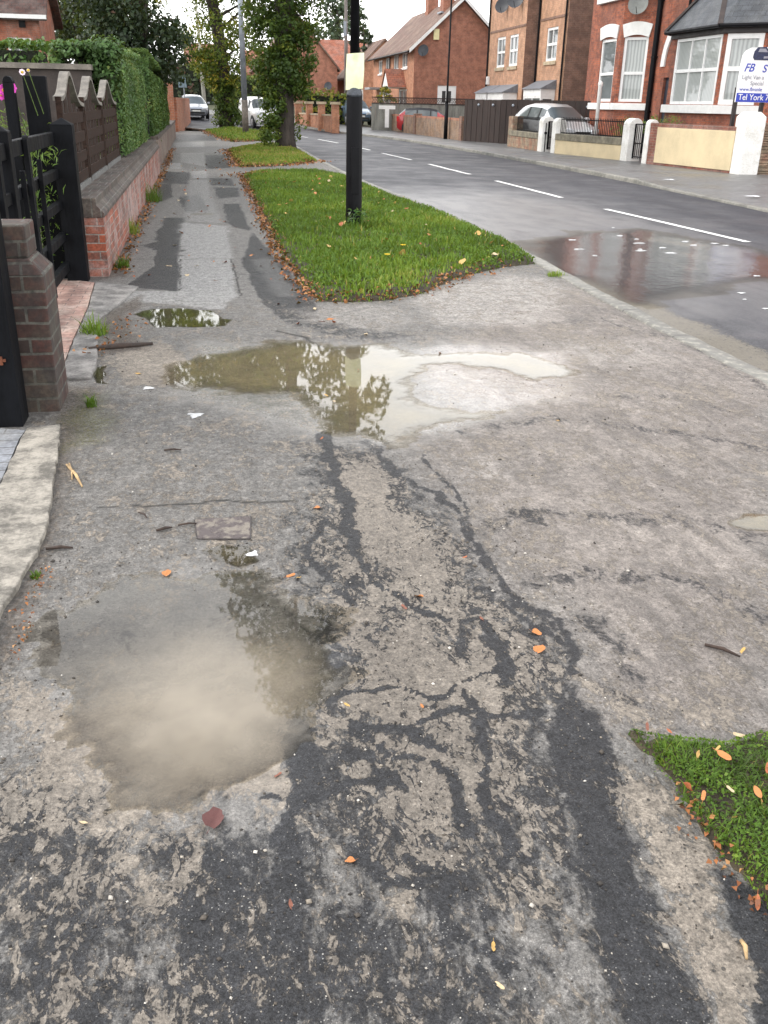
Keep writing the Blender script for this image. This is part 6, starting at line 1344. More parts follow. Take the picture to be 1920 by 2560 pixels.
p = YS(467, 175, 104); q = YS(545, 175, 104); plain_house('red-roofed brick house at the road bend behind the farther lime', p.x, q.x + .5, 104, 9, 1.5, YS(470, 168, 104).z, YS(470, 115, 104).z + .3, BRED, RTILE, (), 'x')
p = YS(930, 180, 84); plain_house('small brick house with steep dark tiled side roof left of the gabled semi', p.x - 1.4, p.x + 4.2, 86, 9, .8, 3.6, 6.4, BORG, TILE, ((.3, 1.0, 1.6, 2.6),), 'y')
p = YS(690, 145, 98); plain_house('red-roofed house glimpsed between the two limes', p.x - 2.6, p.x + 4.5, 98, 8, 1.2, YS(690, 190, 98).z, YS(690, 128, 98).z, BDRK, RTILE, ((1.5, 3.0, 2.4, 3.4),), 'x')
# house at top left
hl = YS(98, 60, 44); e_ = YS(50, 30, 44).z; wz = YS(50, 118, 44).z; wt = YS(50, 94, 44).z; wx0 = YS(18, 100, 44).x; wx1 = YS(78, 100, 44).x; HX0 = hl.x - 8
DTILE = brick('dark_red_tiles', (0.075, 0.030, 0.023), (0.055, 0.026, 0.021), (0.03, 0.02, 0.018), bw=.27, rh=.2, ms=.015, stain_amt=.2)
BLH = brick('left_house_brick', (0.36, 0.115, 0.065), (0.29, 0.095, 0.055), (0.25, 0.16, 0.12), stain_amt=.3, soot=.2)
plain_house('red brick house at the top left with tiled roof and white window', HX0, hl.x, 44, 4.5, -.1, e_, e_ + 2.0, BLH, DTILE, ((wx0 - HX0, wx1 - HX0, wz - .45, wt),), 'x', over=.35)
r = [o for o in C.objects if o.get('label', '').startswith('red brick house at the top left')][0]
m = MB(); m.box(HX0 - .4, hl.x + .35, 43.60, 43.68, e_ - .25, e_ - .10); m.build('gutter', UPVC, r); MB().box(YS(52, 30, 44).x - .12, YS(52, 30, 44).x + .12, 43.9, 43.998, e_ - .55, e_ - .12).build('vent', METAL, r)
# ------------------------------------------------------------------ vehicles
def paint(name, col, metal=0.0):
    t = NT(name); n = t.noise(t.pos(), 3, 3); c = t.mix(n, tuple(k * .9 for k in col), tuple(min(1, k * 1.08) for k in col)); return t.pbr(c, .35, None, metal, Coat_Weight=.8, Coat_Roughness=.06)
TYRE = simple('tyre_rubber', (0.018, 0.018, 0.019), .8, .2, 20, .2); RIM = simple('alloy_rim', (0.40, 0.41, 0.43), .35, .15, 10, .05, metal=.7); CGL = glass_mat('car_glass', (0.05, 0.065, 0.07)); PLAST = simple('black_trim', (0.02, 0.02, 0.022), .55)
HEAD = simple('headlight_glass', (0.62, 0.65, 0.68), .15, .15, 20, .05, coat=.8); TAIL = simple('tail_light', (0.55, 0.015, 0.02), .2, .15, 20, .05, coat=.8); PLATE = simple('number_plate', (0.72, 0.72, 0.68), .4, .1, 30)
def car(label, loc, rotz, body, L=4.1, Wd=1.75, Hh=1.5, shape='hatch', cat='car', name='parked_car', roofm=None):
    """nose towards local -Y"""
    r = thing(name, label, cat, loc, rotz)
    if shape == 'hatch': st = [(0, .38, .62, .62, .70), (.05, .26, .70, .70, .84), (.22, .20, .84, .845, .93), (.27, .20, .88, .90, .95), (.42, .19, .93, .94 + .36, .97), (.52, .19, .95, .985, 1.0), (.72, .19, .96, 1.0, 1.0), (.90, .20, .98, .965, .98), (.965, .24, .95, .93 - .08, .95), (1.0, .34, .80, .80, .82)]
    if shape == 'hatch':
        #      y    zbot  belt   roof  halfw(belt) halfw(roof)
        st = [(0.00, .30, .60, .60, .62, .50), (.03, .22, .68, .69, .76, .62), (.12, .19, .76, .78, .84, .74), (.23, .18, .88, .92, .865, .72), (.40, .18, .93, 1.38, .87, .60), (.50, .18, .94, 1.47, .875, .60), (.70, .18, .96, 1.50, .875, .60), (.88, .19, .99, 1.42, .86, .57), (.965, .22, 1.00, 1.12, .82, .58), (1.0, .34, .78, .80, .74, .56)]
    else:
        st = [(0.00, .32, .72, .72, .66, .55), (.03, .22, .82, .84, .80, .66), (.14, .20, 1.0, 1.06, .86, .74), (.20, .20, 1.06, 1.18, .87, .74), (.34, .20, 1.12, 1.70, .88, .68), (.42, .20, 1.13, 1.80, .88, .72), (.70, .20, 1.13, 1.83, .88, .74), (.95, .20, 1.13, 1.82, .87, .72), (.985, .22, 1.12, 1.72, .86, .70), (1.0, .34, 1.05, 1.3, .84, .68)]
    sc_w = Wd / 1.75; sc_h = Hh / (1.5 if shape == 'hatch' else 1.83); V = []; k = 12
    for (y, zb, bl, rf, hb, hr) in st:
        y = (y - .5) * L; zb, bl, rf = zb * sc_h, bl * sc_h, rf * sc_h; hb, hr = hb * sc_w, hr * sc_w; up = rf - bl
        half = [(0.0, zb), (hb * .80, zb), (hb * .97, zb + (bl - zb) * .35), (hb, zb + (bl - zb) * .75), (hb * .965, bl), (hr + (hb - hr) * .20 if up > .15 else hb * .9, bl + up * .78), (hr * .80 if up > .15 else hb * .7, rf - .0 * up), (0, rf + (.02 if up > .15 else .015))]
        ring = [(-x, z) for x, z in half[1:-1]][::-1]; ring = half + ring
        V += [(x, y, z) for x, z in ring]
    nr = len(half) * 2 - 2; n = len(st)
    def fidx(i, j): return [i * nr + j, i * nr + (j + 1) % nr, (i + 1) * nr + (j + 1) % nr, (i + 1) * nr + j]
    gi = {4, 5} if shape == 'hatch' else {4}
    gl_st = range(4, 7) if shape == 'hatch' else range(4, 5)
    mb, mg, mr_ = MB(), MB(), MB(); bf, gf, rff = [], [], []
    for i in range(n - 1):
        for j in range(nr):
            side = j in (4, nr - 5); wind = (i == 3 and j in (5, 6, 7, 8, 4, nr - 5)); rear = (i == n - 3 and j in (5, 6, 7, 8))
            upper = j in (6, 7)
            if (side and i in gl_st) or (i == 3 and j in (5, 6, 7, nr - 6)) or (shape == 'hatch' and i == 7 and j in (5, 6, 7, nr - 6)): gf.append(fidx(i, j))
            elif roofm is not None and j in (5, 6, 7, nr - 6) and i >= 4: rff.append(fidx(i, j))
            else: bf.append(fidx(i, j))
    bf.append(list(range(nr))[::-1]); bf.append([(n - 1) * nr + j for j in range(nr)])
    o = MB().add(V, bf).build('body', body, r, smooth=True, world=False); s_ = o.modifiers.new('edges', 'EDGE_SPLIT'); s_.split_angle = math.radians(38)
    g = MB().add([(x * 1.002, y, z + .001) for x, y, z in V], gf).build('window', CGL, r, smooth=True, world=False)
    if rff: MB().add(V, rff).build('fabric_roof', roofm, r, smooth=True, world=False)
    # pillars
    m = MB()
    for sgn in (-1, 1):
        for i in ((5, 6) if shape == 'hatch' else (5,)):
            a = Vector(V[i * nr + 4]); b = Vector(V[i * nr + 5]); a.x *= sgn * 1.006 if a.x > 0 else 1; b.x = abs(b.x) * sgn * 1.006; a.x = abs(a.x) * sgn; m.bar(a, b, .07, .03)
    m.build('pillar', PLAST if shape == 'hatch' else body, r, world=False)
    for sx_ in (-1, 1):
        for yy in (-.5 + .19, .5 - .17):
            c = Vector((sx_ * (Wd / 2 - .09), yy * L, .31)); w = MB().tube([c - Vector((.1, 0, 0)), c + Vector((.1, 0, 0))], [.31, .31], 22).build('wheel', TYRE, r, world=False)
            q = MB(); q.tube([c + Vector((sx_ * .085, 0, 0)), c + Vector((sx_ * .108, 0, 0))], [.205, .185], 18); q.build('rim', RIM, w, world=False)
            q = MB(); q.tube([c + Vector((sx_ * .02, 0, .02)), c + Vector((sx_ * .095, 0, .02))], [.37, .37], 20); q.build('wheel_arch', PLAST, w, world=False)
        y0 = -L / 2; hz = (.66 if shape == 'hatch' else .82) * sc_h
        m = MB(); m.add([(sx_ * .38 * sc_w, y0 + .05, hz - .08), (sx_ * .70 * sc_w, y0 + .12, hz - .05), (sx_ * .78 * sc_w, y0 + .34, hz + .06), (sx_ * .60 * sc_w, y0 + .30, hz + .09), (sx_ * .40 * sc_w, y0 + .10, hz + .04)], [[0, 1, 2, 3, 4]]); m.extrude([(sx_ * .36 * sc_w, y0 - .005, hz - .09), (sx_ * .70 * sc_w, y0 + .06, hz - .09), (sx_ * .74 * sc_w, y0 + .08, hz + .05), (sx_ * .40 * sc_w, y0 + .0, hz + .03)], (0, .2, .01)); m.build('headlight', HEAD, r, world=False)
        m = MB(); m.box(min(sx_ * .60, sx_ * .80) * sc_w, max(sx_ * .60, sx_ * .80) * sc_w, L / 2 - .12, L / 2 + .01, .72 * sc_h, 1.0 * sc_h); m.build('tail_light', TAIL, r, world=False)
        m = MB(); m.box(min(sx_ * .90, sx_ * 1.06) * sc_w, max(sx_ * .90, sx_ * 1.06) * sc_w, -.19 * L, -.15 * L, .92 * sc_h, 1.06 * sc_h); m.build('mirror', body, r, world=False, bevel=.03)
    m = MB(); m.box(-.55 * sc_w, .55 * sc_w, -L / 2 - .012, -L / 2 + .15, .32 * sc_h, .44 * sc_h); m.box(-.34 * sc_w, .34 * sc_w, -L / 2 - .012, -L / 2 + .15, .56 * sc_h, .62 * sc_h); m.build('grille', PLAST, r, world=False)
    MB().box(-.26, .26, -L / 2 - .03, -L / 2 - .013, .46 * sc_h, .55 * sc_h).build('number_plate', PLATE, r, world=False)
    return r
SILV = paint('silver_paint', (0.56, 0.58, 0.60), .1); WHP = paint('white_car_paint', (0.80, 0.80, 0.80)); REDP = paint('red_car_paint', (0.42, 0.012, 0.016)); GREYP = paint('dark_grey_paint', (0.10, 0.115, 0.13), .4); BLUP = paint('blue_grey_paint', (0.10, 0.15, 0.22), .3)
car('silver hatchback parked behind the black railing in front of the bay window', (14.15, 38.6, -.03), math.radians(10), SILV, L=4.3, Wd=1.78, Hh=1.68)
sv = Vector((-.28, 70, float(terrain(70)) - .06)); car('silver car coming round the distant bend at the end of the footway', sv, math.radians(6), paint('steel_grey_paint', (0.26, 0.28, 0.31), .5), L=4.2, Wd=1.75, Hh=1.48, name='car')
vv = YS(655, 302, 62); car('white van approaching between the two lime trees', (vv.x - .1, 62, float(terrain(62)) - .06), math.radians(12), WHP, L=4.2, Wd=1.75, Hh=1.70, shape='van', cat='van', name='van')
rc = YS(985, 300, 57.6); car('red car with black roof mostly hidden behind the sandy brick wall', (rc.x + 2.2, 57.6, float(terrain(57.6)) - .08), math.radians(75), REDP, L=3.9, Wd=1.7, Hh=1.40, roofm=PLAST)
bc = YS(852, 275, 66); car('blue-grey car parked by the capped brick wall behind the near lamp column', (bc.x + 1.0, 66.5, float(terrain(66.5)) - .05), math.radians(3), BLUP, L=4.0, Wd=1.7, Hh=1.6)

# ------------------------------------------------------------------ advertising sign on two posts
BLUE = simple('sign_blue', (0.035, 0.06, 0.42), .4, .1); GREYT = simple('sign_grey_letters', (0.28, 0.28, 0.33), .5, .1); SGN = simple('sign_white', (0.82, 0.82, 0.82), .4, .04)
bl = YS(1838, 255, 24.5); bt = YS(1900, 117, 24.5); r = thing('advert_sign', 'white advertising sign with blue lettering on two dark posts, cut off by the right edge', 'sign', (bl.x, 24.5, 0))
sw, z0, z1 = 1.45, bl.z, bt.z; x0 = bl.x - .0; m = MB(); pts = [(x0, z0), (x0 + sw, z0), (x0 + sw, z1 - .42)]
for k in range(9): t = math.pi * k / 8; pts.append((x0 + sw / 2 + sw / 2 * math.cos(t) if k in (0, 8) else x0 + sw / 2 + (sw / 2) * math.copysign(abs(math.cos(t)) ** .45, math.cos(t)), z1 - .42 + .42 * math.sin(t) ** .7 if 0 < k < 8 else z1 - .42))
m.extrude([(x, 24.5, z) for x, z in pts], (0, .04, 0)); bd = m.build('board', SGN, r)
MB().box(x0 + .005, x0 + sw - .005, 24.484, 24.499, z0 + .005, z0 + .22).build('phone_band', BLUE, r)
for xx in (x0 + .06, x0 + .83): MB().box(xx - .045, xx + .045, 24.56, 24.65, -.1, z0 + .35 if xx > x0 + .5 else z0 + .35).build('post', BRN, r)
def text(s_, x, z, size, mat, shear=0.0, name='lettering', bold=0.0):
    cu = bpy.data.curves.new('t', 'FONT'); cu.body = s_; cu.size = size; cu.extrude = .002; cu.shear = shear; cu.offset = bold
    o = bpy.data.objects.new('t', cu); C.objects.link(o); dg = bpy.context.evaluated_depsgraph_get(); me = bpy.data.meshes.new_from_object(o.evaluated_get(dg)); bpy.data.objects.remove(o)
    q = bpy.data.objects.new(name, me); me.materials.clear(); me.materials.append(mat); C.objects.link(q); q.parent = r
    q.rotation_euler = (math.radians(90), 0, 0); q.location = Vector((x, 24.478 if mat is SGN else 24.494, z)) - rootloc(r); return q
H = z1 - z0
text('Tel York 7', x0 + .05, z0 + .055, .20, SGN, bold=.001); text('www.fbvanle', x0 + .06, z0 + .27, .125, BLUE); text('Special', x0 + .34, z0 + .41, .14, GREYT); text('Light Van a', x0 + .08, z0 + .55, .14, GREYT); text('FB', x0 + .10, z0 + .73, .27, BLUE, .3, bold=.003); text('S', x0 + .62, z0 + .72, .26, BLUE, .2, bold=.003)
# small picture of a dark blue van at the top of the sign
PIC = simple('picture_navy', (0.022, 0.028, 0.075), .4, .4, 20); m = MB(); px_, pz_ = x0 + .30, z0 + 1.0
m.extrude([(px_ + a, 24.499, pz_ + b) for a, b in ((0, .06), (.02, .20), (.10, .30), (.34, .31), (.46, .20), (.50, .14), (.50, .05), (.44, 0), (.05, 0))], (0, -.006, 0)); m.build('picture', PIC, r)
m = MB(); m.extrude([(px_ + a, 24.492, pz_ + b) for a, b in ((.12, .19), (.16, .27), (.32, .27), (.40, .19))], (0, -.004, 0)); m.extrude([(px_ + a, 24.492, pz_ + b) for a, b in ((.30, .04), (.30, .09), (.46, .10), (.46, .05))], (0, -.004, 0)); m.build('picture_glass', GREYT, r)
# plants in front of the bays
for (x_, y_, n_, lab) in ((14.5, 32.2, 12, 'wispy yellow-green plant behind the right end of the long railing'), (14.2, 29.2, 8, 'small yellowish plant behind the narrow iron gate')):
    cl = [((x_ + random.uniform(-.5, .5), y_ + random.uniform(-.6, .6), random.uniform(.6, 1.28)), (.14, .14, .14), 1) for _ in range(n_ * 2)]; t_ = thing('garden_plant', lab, 'plant', (x_, y_, 0)); foliage('foliage', [clump_cloud(cl, 22, .09, .85, .1, kw={'w': .3})], COSM, t_)
    m = MB(); [m.tube([(x_, y_, 0), (x_ + random.uniform(-.4, .4), y_ + random.uniform(-.5, .5), 1.2)], [.01, .005], 5) for _ in range(8)]; m.build('stems', bpy.data.materials['green_stem'], t_)
r = thing('white_post', 'white turned post at the corner of the two-storey bay', 'post', (15.0, 36.4, 0)); m = MB(); m.tube([(15.0, 36.4, 0), (15.0, 36.4, 2.25), (15.0, 36.4, 2.3), (15.0, 36.4, 2.38), (15.0, 36.4, 2.46)], [.07, .07, .095, .095, .03], 12); m.build('post', WHITE, r, smooth=True)

# ------------------------------------------------------------------ things lying on the ground
def surf(x, y):
    return float(ground_height(np.array([x]), np.array([y]))[0]) if y < 9.4 else 0.0
a = [U(427, 1165), U(540, 1165), U(541, 1117), U(421, 1124)]; r = thing('manhole_cover', 'small rectangular iron cover set in the silty tarmac', 'manhole cover', (a[0].lerp(a[2], .5).x, a[0].lerp(a[2], .5).y, 0))
def cover_mat():
    t = NT('iron_cover'); p = t.pos(); v = t.vor(p, 45); n = t.noise(p, 18, 5, .6); c = t.mix(t.mr(n, .46, .60), (0.085, 0.068, 0.066), (0.19, 0.165, 0.138)); return t.pbr(c, .6, t.bump(t.mr(v.outputs[0], .2, .5), .7, .006), .1)
hz_ = surf(r.location.x, r.location.y) + .001
MB().extrude([(p.x, p.y, hz_ - .03) for p in a], (0, 0, .034)).build('lid', cover_mat(), r, bevel=.004)
fr = MB(); [fr.bar((a[k].x, a[k].y, hz_ - .004), (a[(k + 1) % 4].x, a[(k + 1) % 4].y, hz_ - .004), .008, .012) for k in range(4)]; fr.build('frame', simple('iron_frame', (0.05, 0.042, 0.04), .6, .4, 30, .3), r)
# fallen leaves
LEAFS = [((0.52, 0.20, 0.06), 'orange_leaf'), ((0.42, 0.13, 0.05), 'russet_leaf'), ((0.55, 0.34, 0.10), 'yellow_leaf'), ((0.12, 0.04, 0.035), 'purple_leaf'), ((0.24, 0.085, 0.05), 'brown_leaf'), ((0.60, 0.46, 0.28), 'tan_leaf')]
LM = []
for c_, n_ in LEAFS:
    t = NT(n_); n = t.noise(t.pos(), 60, 4, .6); col = t.mix(t.mr(n, .3, .7), tuple(k * .62 for k in c_), tuple(min(.9, k * 1.2) for k in c_)); LM.append(t.pbr(col, .55, t.bump(n, .4, .003)))
def leaf_mesh(kind, mi, curl):
    n = 14; vs = [(0, 0, .1)]; 
    for k in range(n):
        t = 2 * math.pi * k / n
        rad = (.50 + .22 * abs(math.cos(1.5 * t)) if kind == 0 else .62 - .12 * abs(math.sin(t)))
        x = math.cos(t) * rad; y = math.sin(t) * rad * (.85 if kind == 0 else .50); rr = x * x + y * y
        vs.append((x, y, .1 + curl * (y * y * 1.8 + .6 * x * x * (1 if k % 2 else .6)) + .05 * math.sin(3 * t)))
    m = MB(); fs = [[0, 1 + k, 1 + (k + 1) % n] for k in range(n)]; m.add(vs, fs)
    m.add([(-.6, -.02, .12), (-.6, .02, .12), (-1.0, .03, .22), (-1.0, .0, .22)], [[0, 1, 2, 3]])
    me = bpy.data.meshes.new('fallen_leaf'); me.from_pydata(m.v, [], m.f); me.update(); me.polygons.foreach_set('use_smooth', [True] * len(me.polygons)); me.materials.append(LM[mi]); return me
LMESH = {(k, i): leaf_mesh(k, i, random.uniform(.25, .8)) for k in (0, 1) for i in range(6)}
def leaf(x, y, size, mi, label, group=None, kind=None, z=None, tilt=.22):
    o = bpy.data.objects.new('fallen_leaf', LMESH[(random.randint(0, 1) if kind is None else kind, mi)]); C.objects.link(o)
    o.location = (x, y, (surf(x, y) if z is None else z) - size * .04); o.scale = (size, size * random.uniform(.75, 1.1), size); o.rotation_euler = (random.gauss(0, tilt), random.gauss(0, tilt), random.uniform(0, 6.28))
    return tag(o, label, 'leaf', group)
G1 = 'fallen leaves scattered on the tarmac'; G2 = 'fallen leaves lying on the grass verges'; G3 = 'fallen leaves along the verge edge'
for (dx_, dy_, s_, mi, kd, lab) in ((1158, 1366, .030, 0, 0, 'curled orange leaf, upper of the close pair right of the silt streaks'), (1165, 1404, .036, 0, 0, 'curled orange leaf, lower of the close pair right of the silt streaks'),
        (873, 1311, .040, 4, 1, 'flat dark russet leaf on the silt left of the orange pair'), (905, 1288, .028, 0, 0, 'small orange leaf just above the flat russet leaf'), (360, 1237, .036, 0, 0, 'bright orange leaf lying in the silty puddle near the iron cover'),
        (628, 1241, .034, 0, 1, 'left orange leaf of the touching pair above the dark puddle reflection'), (645, 1246, .032, 2, 1, 'right yellowish leaf of the touching pair above the dark puddle reflection'), (460, 1772, .060, 3, 0, 'dark purple leaf at the front edge of the muddy puddle'),
        (757, 1862, .022, 0, 0, 'vivid orange scrap of leaf on the wet black foreground tarmac'), (627, 1958, .026, 4, 1, 'small dark brown leaf below the vivid orange scrap'), (695, 946, .026, 1, 1, 'red leaf at the tip of the large puddle'), (705, 852, .028, 2, 1, 'yellow leaf floating in the middle of the large puddle'),
        (722, 865, .024, 5, 1, 'pale leaf floating just right of the yellow one'), (774, 797, .024, 1, 1, 'orange speck of leaf on the lamp column reflection'), (298, 807, .050, 2, 1, 'yellow leaf on the pale silt left of the large puddle'), (686, 1098, .028, 0, 0, 'orange leaf left of the dark rivulet'),
        (1603, 1408, .036, 2, 1, 'curled yellow leaf beside the dark stick at the right'), (601, 1673, .022, 4, 1, 'tiny brown leaf on silt right of the muddy puddle'), (1004, 1203, .020, 1, 1, 'tiny russet leaf above the two dark rivulets'), (912, 1527, .020, 0, 1, 'tiny orange leaf on the pale silt patch'),
        (750, 1520, .020, 2, 1, 'tiny yellow leaf at the edge of the pale silt patch'), (180, 1776, .024, 5, 1, 'pale curled scrap on the silt at the lower left'), (1065, 2047, .022, 2, 1, 'small yellow scrap at the bottom right of centre'), (1080, 2132, .024, 5, 1, 'pale yellow scrap near the bottom edge'), (1040, 1335, .024, 4, 1, 'small brown leaf left of the orange pair'),
        (680, 668, .07, 5, 1, 'pale tan leaf on the tarmac at the near corner of the verge'), (712, 690, .065, 0, 1, 'orange leaf, middle of three below the verge corner'), (722, 697, .05, 1, 1, 'reddish leaf, right of three below the verge corner'), (645, 700, .06, 1, 1, 'reddish leaf left of the three below the verge corner'), (602, 657, .05, 4, 1, 'brown leaf on the dark footpath tarmac'), (790, 723, .06, 5, 1, 'pale leaf above the lamp column reflection'), (845, 652, .055, 5, 1, 'pale leaf on the tarmac beside the front edge of the verge'), (950, 760, .05, 0, 1, 'small orange leaf above the sky reflection'), (1205, 910, .03, 2, 1, 'small yellow leaf on the gritty tarmac right of the large puddle'),
        (695, 695, .05, 4, 1, 'dark leaf, left of the three below the verge corner')):
    p = U(dx_, dy_); wz_ = -.0095 if (sd_poly(np.array([p.x]), np.array([p.y]), PUD1)[0] > 0 or sd_poly(np.array([p.x]), np.array([p.y]), PUD3)[0] > 0) else None
    leaf(p.x, p.y, s_ * .85, mi, lab, G1, kd, None if wz_ is None else max(wz_ + .004, surf(p.x, p.y)))
for (dx_, dy_, s_, mi, kd, lab) in ((1560, 1665, .062, 0, 1, 'large folded orange leaf near the top of the right-hand grass'), (1545, 1648, .030, 2, 1, 'orange-tan leaf tucked above the large folded one'), (1630, 1745, .050, 0, 1, 'upright curled tan leaf at the right edge of the grass'), (1478, 1725, .040, 1, 0, 'crinkled russet leaf on the soil edge of the right-hand grass'), (1515, 1752, .044, 0, 1, 'orange leaf inside the left margin of the right-hand grass'), (1500, 1660, .034, 2, 1, 'buff leaf near the top corner of the right-hand grass'), (1570, 1738, .03, 5, 1, 'pale leaf in the middle of the right-hand grass'), (1440, 1610, .03, 1, 1, 'small russet leaf on the upper left of the right-hand grass'), (1395, 1583, .04, 4, 1, 'brown leaf at the tip of the right-hand grass'), (1580, 1800, .03, 2, 1, 'pale yellow leaf low in the right-hand grass'), (1590, 1610, .05, 5, 1, 'straw-coloured leaf along the top edge of the right-hand grass'), (1635, 1955, .05, 1, 1, 'dry russet leaf on the lower grass edge at the right'), (1650, 1690, .04, 1, 1, 'russet leaf cut by the right edge of the picture')):
    p = U(dx_, dy_); leaf(p.x, p.y, s_ * .6, mi, lab, 'fallen leaves on the near right-hand grass', kd, float(zv4(np.array([p.x]), np.array([p.y]))[0]) + .030, .5)
for k in range(85):
    x_, y_ = random.uniform(.9, 3.4), random.uniform(7.9, 20.5)
    if sd_poly(np.array([x_]), np.array([y_]), V1)[0] < .15: continue
    leaf(x_, y_, random.choice((.03, .04, .05, .06)), random.choice((0, 2, 2, 1, 5)), 'fallen leaf scattered over the green verge round the lamp column', G2, None, float(zv1(np.array([x_]), np.array([y_]))[0]) + .05, .5)
for k in range(70):
    x_, y_ = random.uniform(-.75, .75), random.uniform(8.6, 26)
    leaf(x_, y_, random.choice((.025, .035, .045)), random.choice((0, 1, 4, 5)), 'small fallen leaf scattered on the grey footpath', G1, None, .003 if y_ > 9.4 else None)
# dense litter: the russet fringe of the verge and drifts along the wall
def litter(path, n, spread, size, zf, name='leaf_litter', side=(0, 0)):
    d = arc(np.array(path)); t = rng.uniform(0, d[-1], n); x = np.interp(t, d, [p[0] for p in path]) + rng.normal(side[0], spread, n); y = np.interp(t, d, [p[1] for p in path]) + rng.normal(side[1], spread, n)
    z = zf(x, y) + rng.uniform(.004, .03, n); N = np.tile([0., 0, 1.], (n, 1)); P = np.stack([x, y, z], -1)
    return foliage(name, [(P, N, size, rng.random(n), {'jitter': .45, 'w': .7, 'curl': .2})], LITM, None)
LITM = leafmat('litter_leaves', [(0, (0.07, 0.03, 0.018)), (.35, (0.20, 0.07, 0.03)), (.7, (0.38, 0.145, 0.05)), (1, (0.47, 0.25, 0.11))], .1)
vp1 = V1[:7]; nz_ = lambda x, y: np.maximum(zv1(x, y), -.01) + .004
tag(litter(vp1, 1150, .055, .046, lambda x, y: np.maximum(zv1(x, y), 0), side=(0, 0)), kind='stuff')
tag(litter(V1[-5:] + V1[:1], 230, .09, .042, lambda x, y: np.maximum(zv1(x, y), 0), side=(0, .08)), kind='stuff'); tag(litter([V1[6], V1[7]], 200, .25, .045, lambda x, y: np.maximum(zv1(x, y), 0) + .02, side=(0, -.4)), kind='stuff')
tag(litter(V2[:5], 900, .16, .07, lambda x, y: np.maximum(zv2(x, y), 0) + .01, side=(.1, .1)), kind='stuff'); tag(litter(V3[:4], 500, .2, .09, lambda x, y: np.maximum(zv3(x, y), 0) + .01, side=(.1, .1)), kind='stuff')
tag(litter([(-.82, 9.1), (-.84, 14), (-.84, 20.4), (-.9, 34)], 900, .05, .045, lambda x, y: x * 0, side=(.02, 0)), kind='stuff')
tag(litter(D((20, 1420), (50, 1310), (88, 1235)), 80, .018, .013, lambda x, y: ground_height(x, y), side=(.02, 0)), kind='stuff')
tag(litter(D((205, 770), (250, 730), (285, 690)), 70, .06, .03, lambda x, y: ground_height(x, y)), kind='stuff')
tag(litter(D((1460, 1715), (1560, 1870), (1659, 1990)), 60, .018, .016, lambda x, y: np.maximum(zv4(x, y), -.004)), kind='stuff')
# sticks
STK = simple('wet_stick', (0.040, 0.026, 0.02), .7, .4, 25, .4); STR = simple('dry_straw', (0.42, 0.29, 0.15), .8, .3, 25, .3)
def stick(a, b, r_, mat, label, lift=.006):
    a, b = U(*a), U(*b); za, zb = surf(a.x, a.y), surf(b.x, b.y); mid = a.lerp(b, .5); z_ = max(za, zb, surf(mid.x, mid.y)) + lift
    o = MB().tube([(a.x, a.y, z_), (mid.x + .005, mid.y + .004, z_ + .003), (b.x, b.y, z_)], [r_ * .8, r_, r_ * .5], 7).build('stick', mat, smooth=True); return tag(o, label, 'stick')
stick((1522, 1396), (1598, 1422), .006, STK, 'dark straight stick lying at the right above the grass'); stick((145, 1008), (178, 1055), .007, STR, 'pale dry stick against the edge of the concrete strip'); stick((338, 1150), (372, 1143), .006, STK, 'short dark stick left of the iron cover'); stick((385, 1138), (425, 1134), .004, STK, 'thin twig touching the iron cover'); stick((100, 1190), (158, 1188), .007, STK, 'dark stick beside the lower concrete strip'); stick((192, 758), (330, 745), .022, STK, 'long dark branch on the gravel by the brick drive'); stick((355, 977), (392, 976), .005, STK, 'thin dark twig on grey tarmac below the pier'); stick((150, 1005), (156, 1040), .004, STR, 'thin straw lying across the pale dry stick'); stick((1600, 2035), (1612, 2075), .005, STR, 'tan splinter on the black tarmac strip at the lower right', .004); stick((300, 1110), (318, 1122), .004, STK, 'tiny twig below the long crack')
# foam flecks on the wet road, paper scraps on the far pavement
FOAM = simple('foam', (0.52, 0.52, 0.52), .8, .08, 40, .4)
def fleck(dx_, dy_, w_, d_, label, group, z, name='foam_fleck', cat='foam fleck', mat=None):
    p = U(dx_, dy_); m = MB(); n = 14; ph = random.uniform(0, 6); ring = []
    for k in range(n): t = 2 * math.pi * k / n; q = 1 + .4 * math.sin(3 * t + ph) + random.uniform(-.45, .35); ring.append((p.x + w_ * q * math.cos(t), p.y + d_ * q * math.sin(t), z))
    b = len(ring); top = [(p.x + (x - p.x) * .6, p.y + (y - p.y) * .6, z + .006) for x, y, _ in ring]; m.add(ring + top, [[k, (k + 1) % n, n + (k + 1) % n, n + k] for k in range(n)] + [list(range(n, 2 * n))]); o = m.build(name, mat or FOAM, smooth=True); return tag(o, label, cat, group)
def rz_at(x, y):
    j = int(np.argmin(np.hypot(RX - x, RY - y))); return float(RZ.reshape(-1)[j]) + .004 + .008 * float(poolm.reshape(-1)[j])
FG = 'white foam flecks on the wet road'
